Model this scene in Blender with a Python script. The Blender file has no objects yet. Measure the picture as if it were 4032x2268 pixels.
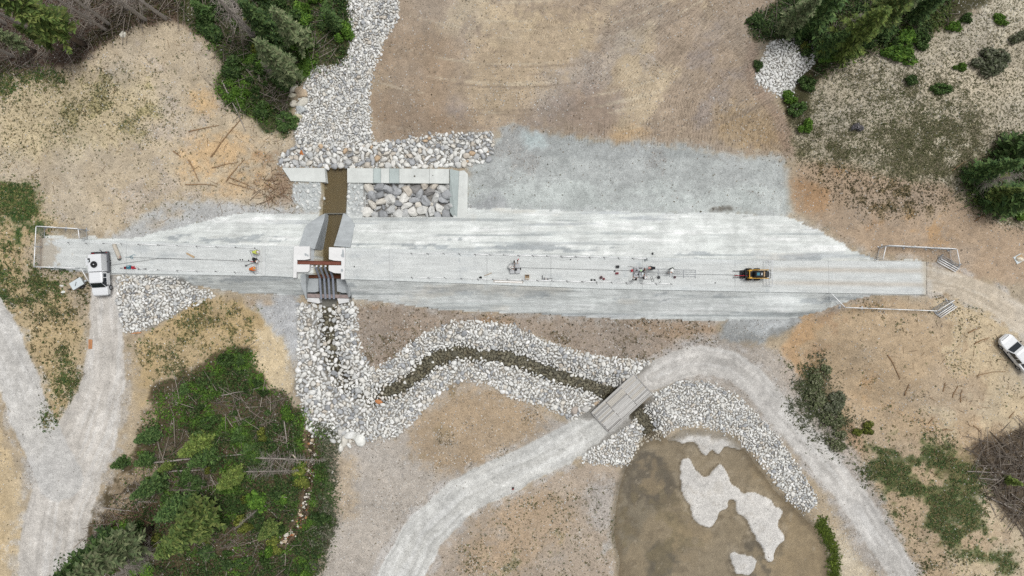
import bpy, bmesh, math, random
import numpy as np
from mathutils import Vector, Matrix

random.seed(7)
RS = np.random.RandomState(11)
sc = bpy.context.scene

# ------------------------------------------------------------------ camera, world, sun, exposure
CAM_H = 90.0                      # drone height above the valley floor
PXM = 30.0                        # photograph pixels per metre on the valley floor
cam_d = bpy.data.cameras.new('camera')
cam_d.sensor_width = 36.0
cam_d.lens = 36.0 * CAM_H / (4032 / PXM)
cam_d.clip_start = 1.0
cam_d.clip_end = 3000.0
cam = bpy.data.objects.new('camera', cam_d)
sc.collection.objects.link(cam)
cam.location = (0, 0, CAM_H)
cam.rotation_euler = (0, 0, 0)
sc.camera = cam

SUN_EL, SUN_AZ = math.radians(70), math.radians(50)
world = bpy.data.worlds.new('World')
sc.world = world
world.use_nodes = True
wn = world.node_tree
for n in list(wn.nodes):
    wn.nodes.remove(n)
w_out = wn.nodes.new('ShaderNodeOutputWorld')
w_bg = wn.nodes.new('ShaderNodeBackground')
w_sky = wn.nodes.new('ShaderNodeTexSky')
w_sky.sky_type = 'NISHITA'
w_sky.sun_disc = False
w_sky.sun_elevation = SUN_EL
w_sky.sun_rotation = SUN_AZ
w_sky.altitude = 900
w_sky.air_density = 1.0
w_sky.dust_density = 6.0
w_sky.ozone_density = 0.6
w_hsv = wn.nodes.new('ShaderNodeHueSaturation')     # cloud cover takes the blue out of the sky
w_hsv.inputs['Saturation'].default_value = 0.08
wn.links.new(w_sky.outputs[0], w_hsv.inputs['Color'])
wn.links.new(w_hsv.outputs[0], w_bg.inputs['Color'])
w_bg.inputs['Strength'].default_value = 0.12
wn.links.new(w_bg.outputs[0], w_out.inputs[0])

sun_d = bpy.data.lights.new('sun', 'SUN')
sun_d.energy = 1.5
sun_d.angle = math.radians(16)
sun_d.color = (1.0, 0.985, 0.96)
sun = bpy.data.objects.new('sun', sun_d)
sc.collection.objects.link(sun)
sun.location = (0, 0, 60)
# light comes from the upper right of the picture
sun.rotation_euler = Vector((-math.sin(SUN_AZ) * math.cos(SUN_EL), -math.cos(SUN_AZ) * math.cos(SUN_EL), -math.sin(SUN_EL))).to_track_quat('-Z', 'Y').to_euler()

vs = sc.view_settings
vs.view_transform = 'Standard'
vs.look = 'None'
vs.gamma = 1.0
vs.use_curve_mapping = False
vs.exposure = 0.34
sc.cycles.max_bounces = 5
sc.cycles.diffuse_bounces = 3
sc.cycles.transparent_max_bounces = 12
sc.cycles.use_denoising = False

# ------------------------------------------------------------------ helpers
K_ALB = 0.75                        # photo value -> base colour


def lin(c):
    c = np.asarray(c, float) / 255.0
    return np.where(c <= 0.04045, c / 12.92, ((c + 0.055) / 1.055) ** 2.4) * K_ALB


def N(x, y, z=0.0):
    """photograph pixel (4032 wide) and a height -> point in the place"""
    f = (CAM_H - z) / CAM_H / PXM
    return Vector(((x - 2016) * f, (1134 - y) * f, z))


VK = 4032 / 2576.0


def V(x, y, z=0.0):
    return N(x * VK, y * VK, z)


def Zm(ox, oy, s):
    """a measuring frame: zoomed crop with origin ox, oy and scale s"""
    def f(x, y, z=0.0):
        return N(ox + x / s, oy + y / s, z)
    return f


def link(o, parent=None):
    sc.collection.objects.link(o)
    if parent is not None:
        o.parent = parent
    return o


def tag(o, label=None, cat=None, group=None, kind=None):
    if label: o['label'] = label
    if cat: o['category'] = cat
    if group: o['group'] = group
    if kind: o['kind'] = kind
    return o


def empty(name, loc=(0, 0, 0), rz=0.0, label=None, cat=None, group=None):
    o = bpy.data.objects.new(name, None)
    o.empty_display_size = 0.3
    link(o)
    o.location = loc
    o.rotation_euler = (0, 0, rz)
    tag(o, label, cat, group)
    return o


def np_mesh(name, verts, faces, col=None, smooth=False, mat=None, par=None):
    """verts (n,3), faces (m,k) of one size k"""
    verts = np.asarray(verts, np.float32)
    faces = np.asarray(faces, np.int32)
    k = faces.shape[1]
    me = bpy.data.meshes.new(name)
    me.vertices.add(len(verts))
    me.vertices.foreach_set('co', verts.ravel())
    me.loops.add(faces.size)
    me.loops.foreach_set('vertex_index', faces.ravel())
    me.polygons.add(len(faces))
    me.polygons.foreach_set('loop_start', np.arange(0, faces.size, k, dtype=np.int32))
    me.polygons.foreach_set('use_smooth', np.full(len(faces), bool(smooth)))
    me.update(calc_edges=True)
    for nm, arr in (('Col', col), ('Par', par)):
        if arr is not None:
            a = me.color_attributes.new(nm, 'FLOAT_COLOR', 'POINT')
            arr = np.asarray(arr, np.float32)
            if arr.shape[1] == 3:
                arr = np.concatenate([arr, np.ones((len(arr), 1), np.float32)], 1)
            a.data.foreach_set('color', np.ascontiguousarray(arr).ravel())
    if mat is not None:
        me.materials.append(mat)
    return me


def mesh_obj(name, me, parent=None, loc=None):
    o = bpy.data.objects.new(name, me)
    link(o, parent)
    if loc is not None:
        o.location = loc
    return o


class MB:
    """collects simple shapes into one mesh"""
    def __init__(s):
        s.v, s.f, s.sm = [], [], []

    def add(s, vs, fs, smooth=False):
        b = len(s.v)
        s.v += [tuple(v) for v in vs]
        s.f += [tuple(b + i for i in f) for f in fs]
        s.sm += [smooth] * len(fs)
        return s

    def box(s, c, size, rz=0.0, ax=None, bev=0.0):
        hx, hy, hz = size[0] / 2, size[1] / 2, size[2] / 2
        R = Matrix.Rotation(rz, 3, 'Z') if ax is None else ax
        c = Vector(c)
        if bev <= 0:
            P = [R @ Vector((x * hx, y * hy, z * hz)) + c for z in (-1, 1) for x, y in ((-1, -1), (1, -1), (1, 1), (-1, 1))]
            return s.add(P, [(3, 2, 1, 0), (4, 5, 6, 7), (0, 1, 5, 4), (1, 2, 6, 5), (2, 3, 7, 6), (3, 0, 4, 7)])
        b = min(bev, hx * .9, hy * .9, hz * .9)
        out = [(-hx + b, -hy), (hx - b, -hy), (hx, -hy + b), (hx, hy - b), (hx - b, hy), (-hx + b, hy), (-hx, hy - b), (-hx, -hy + b)]
        inn = [(x * (1 - b / hx), y * (1 - b / hy)) for x, y in out]
        rings = [[(x, y, -hz) for x, y in inn], [(x, y, -hz + b) for x, y in out], [(x, y, hz - b) for x, y in out], [(x, y, hz) for x, y in inn]]
        P = [R @ Vector(p) + c for r in rings for p in r]
        F = [tuple(range(7, -1, -1)), tuple(range(24, 32))]
        for r in range(3):
            for i in range(8):
                j = (i + 1) % 8
                F.append((r * 8 + i, r * 8 + j, r * 8 + 8 + j, r * 8 + 8 + i))
        return s.add(P, F)

    def prism(s, top, zb):
        """top: list of Vectors (any z); straight down to zb (one number or one for each)"""
        n = len(top)
        zbs = zb if isinstance(zb, (list, tuple)) else [zb] * n
        a = sum(top[i].x * top[(i + 1) % n].y - top[(i + 1) % n].x * top[i].y for i in range(n))
        T = list(top)
        if a < 0:
            T.reverse(); zbs = list(zbs)[::-1]
        P = [tuple(p) for p in T] + [(p.x, p.y, z) for p, z in zip(T, zbs)]
        F = [tuple(range(n)), tuple(range(2 * n - 1, n - 1, -1))]
        for i in range(n):
            j = (i + 1) % n
            F.append((i, n + i, n + j, j))
        return s.add(P, F)

    def tube(s, pts, r, n=6, caps=True, smooth=True):
        pts = [Vector(p) for p in pts]
        rs = r if isinstance(r, (list, tuple)) else [r] * len(pts)
        P, F = [], []
        for i, p in enumerate(pts):
            d = (pts[min(i + 1, len(pts) - 1)] - pts[max(i - 1, 0)])
            d = d.normalized() if d.length > 1e-9 else Vector((0, 0, 1))
            u = d.cross(Vector((0, 0, 1)))
            if u.length < 0.05:
                u = d.cross(Vector((1, 0, 0)))
            u.normalize()
            w = u.cross(d)
            for k in range(n):
                a = 2 * math.pi * k / n
                P.append(p + (u * math.cos(a) + w * math.sin(a)) * rs[i])
        for i in range(len(pts) - 1):
            for k in range(n):
                j = (k + 1) % n
                F.append((i * n + k, (i + 1) * n + k, (i + 1) * n + j, i * n + j))
        if caps:
            F.append(tuple(range(n)))
            F.append(tuple(range((len(pts) - 1) * n + n - 1, (len(pts) - 1) * n - 1, -1)))
        return s.add(P, F, smooth)

    def cyl(s, c, r, h, axis='Z', n=16, r2=None):
        ax = {'X': Vector((1, 0, 0)), 'Y': Vector((0, 1, 0)), 'Z': Vector((0, 0, 1))}[axis] if isinstance(axis, str) else axis
        c = Vector(c)
        return s.tube([c - ax * h / 2, c + ax * h / 2], [r, r if r2 is None else r2], n)

    def torus(s, c, R, r, n=18, m=6, ax=None):
        c = Vector(c); A = ax or Matrix.Identity(3)
        P, F = [], []
        for i in range(n):
            a = 2 * math.pi * i / n
            for k in range(m):
                b = 2 * math.pi * k / m
                P.append(A @ Vector(((R + r * math.cos(b)) * math.cos(a), (R + r * math.cos(b)) * math.sin(a), r * math.sin(b))) + c)
        for i in range(n):
            for k in range(m):
                F.append((i * m + k, ((i + 1) % n) * m + k, ((i + 1) % n) * m + (k + 1) % m, i * m + (k + 1) % m))
        return s.add(P, F, True)

    def ball(s, c, r, sq=(1, 1, 1), n=10, m=6):
        c = Vector(c)
        P = [c + Vector((0, 0, -r * sq[2]))]
        for j in range(1, m):
            t = math.pi * j / m - math.pi / 2
            for i in range(n):
                a = 2 * math.pi * i / n
                P.append(c + Vector((r * sq[0] * math.cos(t) * math.cos(a), r * sq[1] * math.cos(t) * math.sin(a), r * sq[2] * math.sin(t))))
        P.append(c + Vector((0, 0, r * sq[2])))
        F = []
        for i in range(n):
            F.append((0, 1 + (i + 1) % n, 1 + i))
            F.append((len(P) - 1, len(P) - 1 - n + i, len(P) - 1 - n + (i + 1) % n))
        for j in range(m - 2):
            for i in range(n):
                F.append((1 + j * n + i, 1 + j * n + (i + 1) % n, 1 + (j + 1) * n + (i + 1) % n, 1 + (j + 1) * n + i))
        return s.add(P, F, True)

    def build(s, name, mat, parent=None, origin=None):
        """verts are in parent space; origin None keeps them"""
        me = bpy.data.meshes.new(name)
        me.from_pydata(s.v, [], s.f)
        me.polygons.foreach_set('use_smooth', s.sm)
        me.materials.append(mat)
        me.update()
        return mesh_obj(name, me, parent)


def wbuild(mb, name, mat, parent):
    """verts are given in world space, parent is an Empty placed by location + rz only"""
    M = Matrix.Translation(parent.location) @ Matrix.Rotation(parent.rotation_euler.z, 4, 'Z')
    Mi = M.inverted()
    mb.v = [tuple(Mi @ Vector(v)) for v in mb.v]
    return mb.build(name, mat, parent)


def thing_mesh(mb, name, mat, label, cat, group=None, origin=None):
    """one-mesh thing whose origin sits at its base"""
    vs = np.array(mb.v)
    o = Vector((float(vs[:, 0].mean()), float(vs[:, 1].mean()), float(vs[:, 2].min()))) if origin is None else Vector(origin)
    mb.v = [(v[0] - o.x, v[1] - o.y, v[2] - o.z) for v in mb.v]
    ob = mb.build(name, mat)
    ob.location = o
    return tag(ob, label, cat, group)


# ------------------------------------------------------------------ materials
def new_mat(name):
    m = bpy.data.materials.new(name)
    m.use_nodes = True
    nt = m.node_tree
    b = nt.nodes['Principled BSDF']
    return m, nt, b


def nd(nt, t, **kw):
    n = nt.nodes.new(t)
    for k, v in kw.items():
        setattr(n, k, v)
    return n


def noise(nt, vec, scale, detail=4.0, rough=0.6):
    n = nd(nt, 'ShaderNodeTexNoise')
    n.inputs['Scale'].default_value = scale
    n.inputs['Detail'].default_value = detail
    n.inputs['Roughness'].default_value = rough
    if vec is not None:
        nt.links.new(vec, n.inputs['Vector'])
    return n.outputs['Fac']


def mrange(nt, v, a, b, c, d):
    n = nd(nt, 'ShaderNodeMapRange')
    n.inputs['From Min'].default_value = a; n.inputs['From Max'].default_value = b
    n.inputs['To Min'].default_value = c; n.inputs['To Max'].default_value = d
    nt.links.new(v, n.inputs['Value'])
    return n.outputs['Result']


def math_n(nt, op, a, b):
    n = nd(nt, 'ShaderNodeMath', operation=op)
    for i, q in enumerate((a, b)):
        if isinstance(q, (int, float)):
            n.inputs[i].default_value = q
        else:
            nt.links.new(q, n.inputs[i])
    return n.outputs[0]


def mul_col(nt, col, fac):
    n = nd(nt, 'ShaderNodeVectorMath', operation='SCALE')
    nt.links.new(col, n.inputs[0])
    nt.links.new(fac, n.inputs['Scale'])
    return n.outputs[0]


def bump(nt, b, h, strength=0.5, dist=0.05):
    n = nd(nt, 'ShaderNodeBump')
    n.inputs['Strength'].default_value = strength
    n.inputs['Distance'].default_value = dist
    nt.links.new(h, n.inputs['Height'])
    nt.links.new(n.outputs[0], b.inputs['Normal'])


def pos(nt, scale=(1, 1, 1), obj=False):
    t = nd(nt, 'ShaderNodeTexCoord') if obj else nd(nt, 'ShaderNodeNewGeometry')
    m = nd(nt, 'ShaderNodeMapping')
    m.inputs['Scale'].default_value = scale
    nt.links.new(t.outputs['Object'] if obj else t.outputs['Position'], m.inputs['Vector'])
    return m.outputs[0]


def plain(name, rgb, rough=0.6, metal=0.0, var=0.12, scale=3.0, bmp=0.0, linear=False, stretch=(1, 1, 1), spec=0.3):
    """a paint, wood, steel or plastic with uneven tone"""
    m, nt, b = new_mat(name)
    c = np.asarray(rgb, float) if linear else lin(rgb)
    p = pos(nt, stretch, obj=True)
    f1 = noise(nt, p, scale, 5.0, 0.65)
    f = mrange(nt, f1, 0.25, 0.75, 1 - var, 1 + var)
    rgbn = nd(nt, 'ShaderNodeRGB')
    rgbn.outputs[0].default_value = (*c, 1)
    nt.links.new(mul_col(nt, rgbn.outputs[0], f), b.inputs['Base Color'])
    b.inputs['Roughness'].default_value = rough
    b.inputs['Metallic'].default_value = metal
    b.inputs['Specular IOR Level'].default_value = spec
    if bmp > 0:
        bump(nt, b, f1, bmp, 0.03)
    return m


def glass_mat(name, rgb=(30, 38, 46)):
    m, nt, b = new_mat(name)
    b.inputs['Base Color'].default_value = (*lin(rgb), 1)
    b.inputs['Roughness'].default_value = 0.06
    b.inputs['Specular IOR Level'].default_value = 0.6
    return m


def terrain_mat():
    m, nt, b = new_mat('terrain')
    at = nd(nt, 'ShaderNodeVertexColor', layer_name='Col')
    pr = nd(nt, 'ShaderNodeVertexColor', layer_name='Par')
    sep = nd(nt, 'ShaderNodeSeparateColor')
    nt.links.new(pr.outputs['Color'], sep.inputs[0])
    conc, grav, wet = sep.outputs[0], sep.outputs[1], sep.outputs[2]
    p = pos(nt)
    n1 = noise(nt, p, 7.0, 4.0, 0.7)       # pebbly grain
    n2 = noise(nt, p, 1.1, 5.0, 0.65)      # clods
    n3 = noise(nt, pos(nt, (0.16, 1.6, 1.0)), 1.6, 6.0, 0.7)   # lifts of placed concrete
    g1 = mrange(nt, n1, 0.3, 0.7, -1.0, 1.0)
    g2 = mrange(nt, n2, 0.25, 0.75, -1.0, 1.0)
    g3 = mrange(nt, n3, 0.3, 0.7, -1.0, 1.0)
    n4 = noise(nt, p, 3.1, 3.0, 0.6)       # stones and crumbs
    soil = math_n(nt, 'SUBTRACT', 1.0, conc)
    f = math_n(nt, 'ADD', 1.0, math_n(nt, 'MULTIPLY', g1, math_n(nt, 'ADD', math_n(nt, 'MULTIPLY', grav, 0.26), math_n(nt, 'ADD', 0.06, math_n(nt, 'MULTIPLY', soil, 0.17)))))
    f = math_n(nt, 'ADD', f, math_n(nt, 'MULTIPLY', math_n(nt, 'MULTIPLY', g2, soil), 0.17))
    f = math_n(nt, 'ADD', f, math_n(nt, 'MULTIPLY', math_n(nt, 'MULTIPLY', g3, conc), 0.17))
    spk = math_n(nt, 'SUBTRACT', mrange(nt, n4, 0.60, 0.74, 0.0, 0.30), mrange(nt, n4, 0.40, 0.26, 0.0, 0.22))
    f = math_n(nt, 'ADD', f, math_n(nt, 'MULTIPLY', spk, math_n(nt, 'ADD', math_n(nt, 'MULTIPLY', soil, 0.7), 0.25)))
    nt.links.new(mul_col(nt, at.outputs['Color'], f), b.inputs['Base Color'])
    b.inputs['Roughness'].default_value = 0.95
    b.inputs['Specular IOR Level'].default_value = 0.15
    h = math_n(nt, 'ADD', math_n(nt, 'MULTIPLY', n1, 0.35), math_n(nt, 'ADD', n2, math_n(nt, 'MULTIPLY', math_n(nt, 'MULTIPLY', n3, conc), 0.8)))
    bump(nt, b, h, 0.8, 0.16)
    return m


def col_mat(name, rough=0.9, var=0.18, scale=4.0, bmp=0.4, spec=0.2, sss=False):
    """base colour from the mesh's own colour layer, with grain"""
    m, nt, b = new_mat(name)
    at = nd(nt, 'ShaderNodeVertexColor', layer_name='Col')
    p = pos(nt)
    n1 = noise(nt, p, scale, 5.0, 0.7)
    nt.links.new(mul_col(nt, at.outputs['Color'], mrange(nt, n1, 0.25, 0.75, 1 - var, 1 + var)), b.inputs['Base Color'])
    b.inputs['Roughness'].default_value = rough
    b.inputs['Specular IOR Level'].default_value = spec
    if bmp:
        bump(nt, b, n1, bmp, 0.05)
    return m


def leaf_mat(name):
    m, nt, b = new_mat(name)
    at = nd(nt, 'ShaderNodeVertexColor', layer_name='Col')
    oi = nd(nt, 'ShaderNodeObjectInfo')
    f = mrange(nt, oi.outputs['Random'], 0, 1, 0.8, 1.2)
    c = mul_col(nt, at.outputs['Color'], f)
    nt.links.new(c, b.inputs['Base Color'])
    b.inputs['Roughness'].default_value = 0.7
    b.inputs['Specular IOR Level'].default_value = 0.25
    tr = nd(nt, 'ShaderNodeBsdfTranslucent')
    nt.links.new(c, tr.inputs['Color'])
    mx = nd(nt, 'ShaderNodeMixShader')
    mx.inputs[0].default_value = 0.25
    nt.links.new(b.outputs[0], mx.inputs[1])
    nt.links.new(tr.outputs[0], mx.inputs[2])
    nt.links.new(mx.outputs[0], nt.nodes['Material Output'].inputs['Surface'])
    return m


def water_mat(name, tint, mud, mudfac, scale=1.2):
    """clear-to-muddy shallow water: tinted see-through + suspended silt + reflection"""
    m, nt, b = new_mat(name)
    tr = nd(nt, 'ShaderNodeBsdfTransparent')
    tr.inputs['Color'].default_value = (*tint, 1)
    df = nd(nt, 'ShaderNodeBsdfDiffuse')
    df.inputs['Color'].default_value = (*lin(mud), 1)
    n1 = noise(nt, pos(nt), 0.12 * scale, 4.0, 0.6)
    mf = mrange(nt, n1, 0.3, 0.7, mudfac * 0.6, mudfac * 1.35)
    mx = nd(nt, 'ShaderNodeMixShader')
    nt.links.new(mf, mx.inputs[0])
    nt.links.new(tr.outputs[0], mx.inputs[1]); nt.links.new(df.outputs[0], mx.inputs[2])
    gl = nd(nt, 'ShaderNodeBsdfGlossy')
    gl.inputs['Roughness'].default_value = 0.08
    bp = nd(nt, 'ShaderNodeBump')
    bp.inputs['Strength'].default_value = 0.15; bp.inputs['Distance'].default_value = 0.02
    nt.links.new(noise(nt, pos(nt), 3.0 * scale, 3.0, 0.5), bp.inputs['Height'])
    nt.links.new(bp.outputs[0], gl.inputs['Normal'])
    fr = nd(nt, 'ShaderNodeFresnel'); fr.inputs[0].default_value = 1.33
    m2 = nd(nt, 'ShaderNodeMixShader')
    nt.links.new(fr.outputs[0], m2.inputs[0])
    nt.links.new(mx.outputs[0], m2.inputs[1]); nt.links.new(gl.outputs[0], m2.inputs[2])
    nt.links.new(m2.outputs[0], nt.nodes['Material Output'].inputs['Surface'])
    nt.nodes.remove(b)
    return m


def concrete_mat(name, rgb, var=0.10, stain=0.12, stretch=(1, 1, 1)):
    m, nt, b = new_mat(name)
    p = pos(nt, stretch)
    n1 = noise(nt, p, 0.9, 8.0, 0.72)
    n2 = noise(nt, p, 9.0, 4.0, 0.6)
    n3 = noise(nt, pos(nt, (0.25 * stretch[0], 1.2 * stretch[1], 1)), 1.3, 6.0, 0.7)
    f = math_n(nt, 'ADD', mrange(nt, n1, 0.3, 0.7, 1 - var, 1 + var), math_n(nt, 'ADD', mrange(nt, n2, 0.3, 0.7, -0.05, 0.05), mrange(nt, n3, 0.3, 0.7, -stain, stain)))
    c = nd(nt, 'ShaderNodeRGB'); c.outputs[0].default_value = (*lin(rgb), 1)
    nt.links.new(mul_col(nt, c.outputs[0], f), b.inputs['Base Color'])
    b.inputs['Roughness'].default_value = 0.9
    b.inputs['Specular IOR Level'].default_value = 0.2
    bump(nt, b, math_n(nt, 'ADD', n1, n2), 0.3, 0.03)
    return m


M = {}
M['terrain'] = terrain_mat()
M['rock'] = col_mat('river_stone', 0.85, 0.14, 3.5, 0.5)
M['debris'] = col_mat('earth_bits', 0.95, 0.15, 6.0, 0.2)
M['leaf'] = leaf_mat('leaf')
M['bark'] = plain('bark', (112, 100, 90), 0.95, var=0.3, scale=4, bmp=0.6, stretch=(1, 1, .25))
M['deadwood'] = plain('dead_wood', (158, 150, 142), 0.95, var=0.25, scale=4, bmp=0.4)
M['log'] = plain('weathered_log', (150, 122, 92), 0.9, var=0.3, scale=5, bmp=0.4)
M['conc'] = concrete_mat('crest_concrete', (206, 209, 208))
M['conc_white'] = concrete_mat('cap_concrete', (232, 232, 231), 0.06, 0.05)
M['conc_mid'] = concrete_mat('wall_concrete', (178, 183, 185), 0.12, 0.12)
M['conc_sill'] = concrete_mat('sill_concrete', (216, 219, 215), 0.1, 0.1, (1, 0.3, 1))
M['conc_dark'] = concrete_mat('wet_concrete', (118, 116, 108), 0.12, 0.1)

# ------------------------------------------------------------------ terrain: heights and soil colours on one grid
DX = 0.2
gx = np.arange(-78, 78 + 1e-6, DX)
gy = np.arange(-46, 46 + 1e-6, DX)
outer_x = [-900, -500, -260, -150, -110, -90, -82]
outer_y = [-900, -500, -260, -150, -90, -62, -50]
gx = np.array(outer_x + list(gx) + [-v for v in outer_x[::-1]])
gy = np.array(outer_y + list(gy) + [-v for v in outer_y[::-1]])
NX, NY = len(gx), len(gy)
X, Y = np.meshgrid(gx, gy)          # shape (NY, NX)


def vnoise(sx, sy, octaves=4, seed=0, gain=0.55, rot=0.0, x=None, y=None):
    """smooth value noise in [-1, 1]; sx, sy are the feature sizes in metres"""
    xx = X if x is None else x
    yy = Y if y is None else y
    if rot:
        c, s = math.cos(rot), math.sin(rot)
        xx, yy = xx * c + yy * s, -xx * s + yy * c
    rs = np.random.RandomState(seed)
    tot = np.zeros_like(xx); amp = 1.0; norm = 0.0
    for o in range(octaves):
        tab = rs.rand(256, 256)
        u = xx / sx * 2 ** o + rs.rand() * 100; v = yy / sy * 2 ** o + rs.rand() * 100
        iu = np.floor(u).astype(int); iv = np.floor(v).astype(int)
        fu = u - iu; fv = v - iv
        fu = fu * fu * (3 - 2 * fu); fv = fv * fv * (3 - 2 * fv)
        a = tab[iv % 256, iu % 256]; b_ = tab[iv % 256, (iu + 1) % 256]
        c_ = tab[(iv + 1) % 256, iu % 256]; d = tab[(iv + 1) % 256, (iu + 1) % 256]
        tot += amp * ((a * (1 - fu) + b_ * fu) * (1 - fv) + (c_ * (1 - fu) + d * fu) * fv)
        norm += amp; amp *= gain
    return (tot / norm - 0.5) * 3.0


def sstep(a, b, x):
    t = np.clip((x - a) / (b - a), 0, 1)
    return t * t * (3 - 2 * t)


def inside(poly, px, py):
    res = np.zeros(px.shape, bool)
    P = np.asarray(poly, float)
    x0, y0 = P.min(0); x1, y1 = P.max(0)
    sel = (px >= x0) & (px <= x1) & (py >= y0) & (py <= y1)
    if not sel.any():
        return res
    qx, qy = px[sel], py[sel]
    r = np.zeros(qx.shape, bool)
    n = len(P)
    for i in range(n):
        xa, ya = P[i]; xb, yb = P[(i + 1) % n]
        if ya == yb:
            continue
        c = ((ya > qy) != (yb > qy)) & (qx < (xb - xa) * (qy - ya) / (yb - ya) + xa)
        r ^= c
    res[sel] = r
    return res


def box1(a, r, axis):
    if r < 1:
        return a
    a = np.moveaxis(a, axis, 0)
    p = np.concatenate([np.repeat(a[:1], r + 1, 0), a, np.repeat(a[-1:], r, 0)], 0)
    c = np.cumsum(p, 0)
    out = (c[2 * r + 1:] - c[:-2 * r - 1]) / (2 * r + 1)
    return np.moveaxis(out, 0, axis)


def blur(a, m):
    r = int(round(m / DX / 1.5))
    for _ in range(3):
        a = box1(box1(a, r, 0), r, 1)
    return a


def vcoords(z=0.0):
    k = 19.167 * CAM_H / (CAM_H - z)
    return 1288 + X * k, 724.5 - Y * k


WN1 = vnoise(5, 5, 3, 101) * .8 + vnoise(.9, .9, 3, 103) * .35
WN2 = vnoise(5, 5, 3, 102) * .8 + vnoise(.9, .9, 3, 104) * .35


def mask(poly, soft=0.5, wob=0.6, z=0.0, pv=None):
    px, py = pv if pv is not None else vcoords(z)
    m = inside(poly, px + WN1 * wob * 19.167, py + WN2 * wob * 19.167).astype(float)
    return blur(m, soft) if soft > 0 else m


def poly_dist(pts, px, py):
    """distance (v units) to a polyline, and running length at the nearest point"""
    best = np.full(px.shape, 1e9); run = np.zeros(px.shape); side = np.zeros(px.shape); acc = 0.0
    for (xa, ya), (xb, yb) in zip(pts[:-1], pts[1:]):
        L = math.hypot(xb - xa, yb - ya)
        t = np.clip(((px - xa) * (xb - xa) + (py - ya) * (yb - ya)) / (L * L), 0, 1)
        dx = px - (xa + t * (xb - xa)); dy = py - (ya + t * (yb - ya))
        d = np.hypot(dx, dy)
        s = d < best
        best = np.where(s, d, best)
        run = np.where(s, acc + t * L, run)
        side = np.where(s, np.sign((xb - xa) * dy - (yb - ya) * dx), side)
        acc += L
    return best, run, side


CREST_T = [(60, 598), (105, 599), (655, 618), (985, 626), (1500, 643), (1900, 655), (2340, 658)]
CREST_B = [(60, 668), (105, 671), (270, 687), (655, 694), (985, 706), (1500, 726), (1900, 734), (2340, 741)]


def yline(L, x):
    return np.interp(x, [p[0] for p in L], [p[1] for p in L])


v0x, v0y = vcoords(0)
v3x, v3y = vcoords(3.0)
CREST = 3.0
# valley sides
Z = 2.55 * sstep(640, 300, v0x) * sstep(1449, 900, v0y + 0 * v0x) + 1.0 * sstep(640, 300, v0x) * sstep(900, 1449, v0y)
xr = np.interp(v0y, [0, 850, 1000, 1449], [1960, 1960, 2140, 2180])
Z += 2.6 * sstep(0, 240, v0x - xr)
Z += 0.10 * vnoise(9, 9, 4, 3) + 0.05 * vnoise(1.6, 1.6, 3, 4) + .03 * vnoise(.6, .6, 2, 6)
far = sstep(80, 300, np.maximum(np.abs(X), np.abs(Y) * 1.6))
Z += far * 12 * (0.6 + 0.4 * vnoise(120, 120, 3, 5))
# embankment
yT, yB = yline(CREST_T, v3x), yline(CREST_B, v3x)
inx = sstep(70, 110, v3x) * sstep(2345, 2320, v3x)
du = np.maximum(yT - v3y, 0); dd = np.maximum(v3y - yB, 0)
up_w = np.interp(v3x, [100, 740, 900, 1250, 2000, 2350], [88, 90, 108, 124, 126, 96])
dn_w = np.interp(v3x, [100, 460, 760, 900, 1100, 1800, 2100], [45, 45, 48, 55, 75, 82, 70])
lift = 0.08 * np.sign(vnoise(14, 0.55, 2, 21)) * 0.5 + 0.05 * vnoise(6, 0.5, 3, 22)
emb = np.where(du > 0, 2.80 - 3.0 * du / up_w, np.where(dd > 0, 2.80 - 3.0 * dd / dn_w, 2.66))
on_face = ((du > 2) | (dd > 2))
emb = emb + np.where(on_face, lift, 0)
emb = emb * inx - 5 * (1 - inx)
dam_here = (emb > Z) & (inx > 0.5)
Z = np.where((du <= 0) & (dd <= 0) & (inx > 0.5), np.minimum(emb, 2.66), np.maximum(Z, emb))
up_face = dam_here & (du > 0)
dn_face = dam_here & (dd > 0)
# grey spoil mound at the right foot of the dam
mound = mask([(1815, 835), (1850, 775), (1930, 745), (2000, 748), (2020, 790), (1985, 835), (1900, 850)], 1.2, 0.3)
Z += 1.3 * mound * (1 - sstep(1.5, 2.7, Z))
# creek above the dam, box pit, cut through the dam
Z -= 0.45 * mask([(760, 340), (800, 180), (890, 0), (890, -60), (990, -60), (985, 60), (925, 180), (915, 350), (1200, 345), (1230, 400), (740, 410)], 1.2, 0.3)
Z = np.where(inside([(916, 458), (1138, 458), (1140, 545), (916, 548)], v0x, v0y), -0.65, Z)
Z = np.where(inside([(815, 420), (876, 420), (869, 545), (869, 700), (850, 780), (800, 780), (806, 690), (806, 545)], v0x, v0y), -1.1, Z)
Z = np.where(inside([(772, 690), (880, 690), (884, 768), (774, 768)], v0x, v0y), -1.1, Z)
# stream below the dam
STREAM = [(826, 772), (826, 860), (838, 930), (880, 972), (945, 1000), (1010, 978), (1075, 915), (1150, 890), (1250, 898), (1350, 930), (1450, 960), (1530, 985), (1585, 1018), (1625, 1065), (1642, 1115)]
sd, srun, _ = poly_dist(STREAM, v0x + WN1 * 9, v0y + WN2 * 9)
bank = sstep(2, 58, sd)
bed = np.interp(srun, [0, 150, 190, 240, 290, 330, 420, 900], [-1.2, -1.18, -1.0, -.72, -1.0, -1.28, -1.3, -1.3])
in_s = mask([(740, 765), (905, 765), (905, 880), (960, 935), (1080, 825), (1200, 805), (1330, 825), (1640, 900), (1700, 940), (1900, 1020), (1700, 1120), (1560, 1170), (1380, 1060), (1170, 950), (1000, 1110), (840, 1130), (740, 960)], 0.8, 0.2)
Z = np.where(in_s > 0.01, Z * (1 - in_s) + in_s * (bed + (.12 - bed) * bank), Z)
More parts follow.
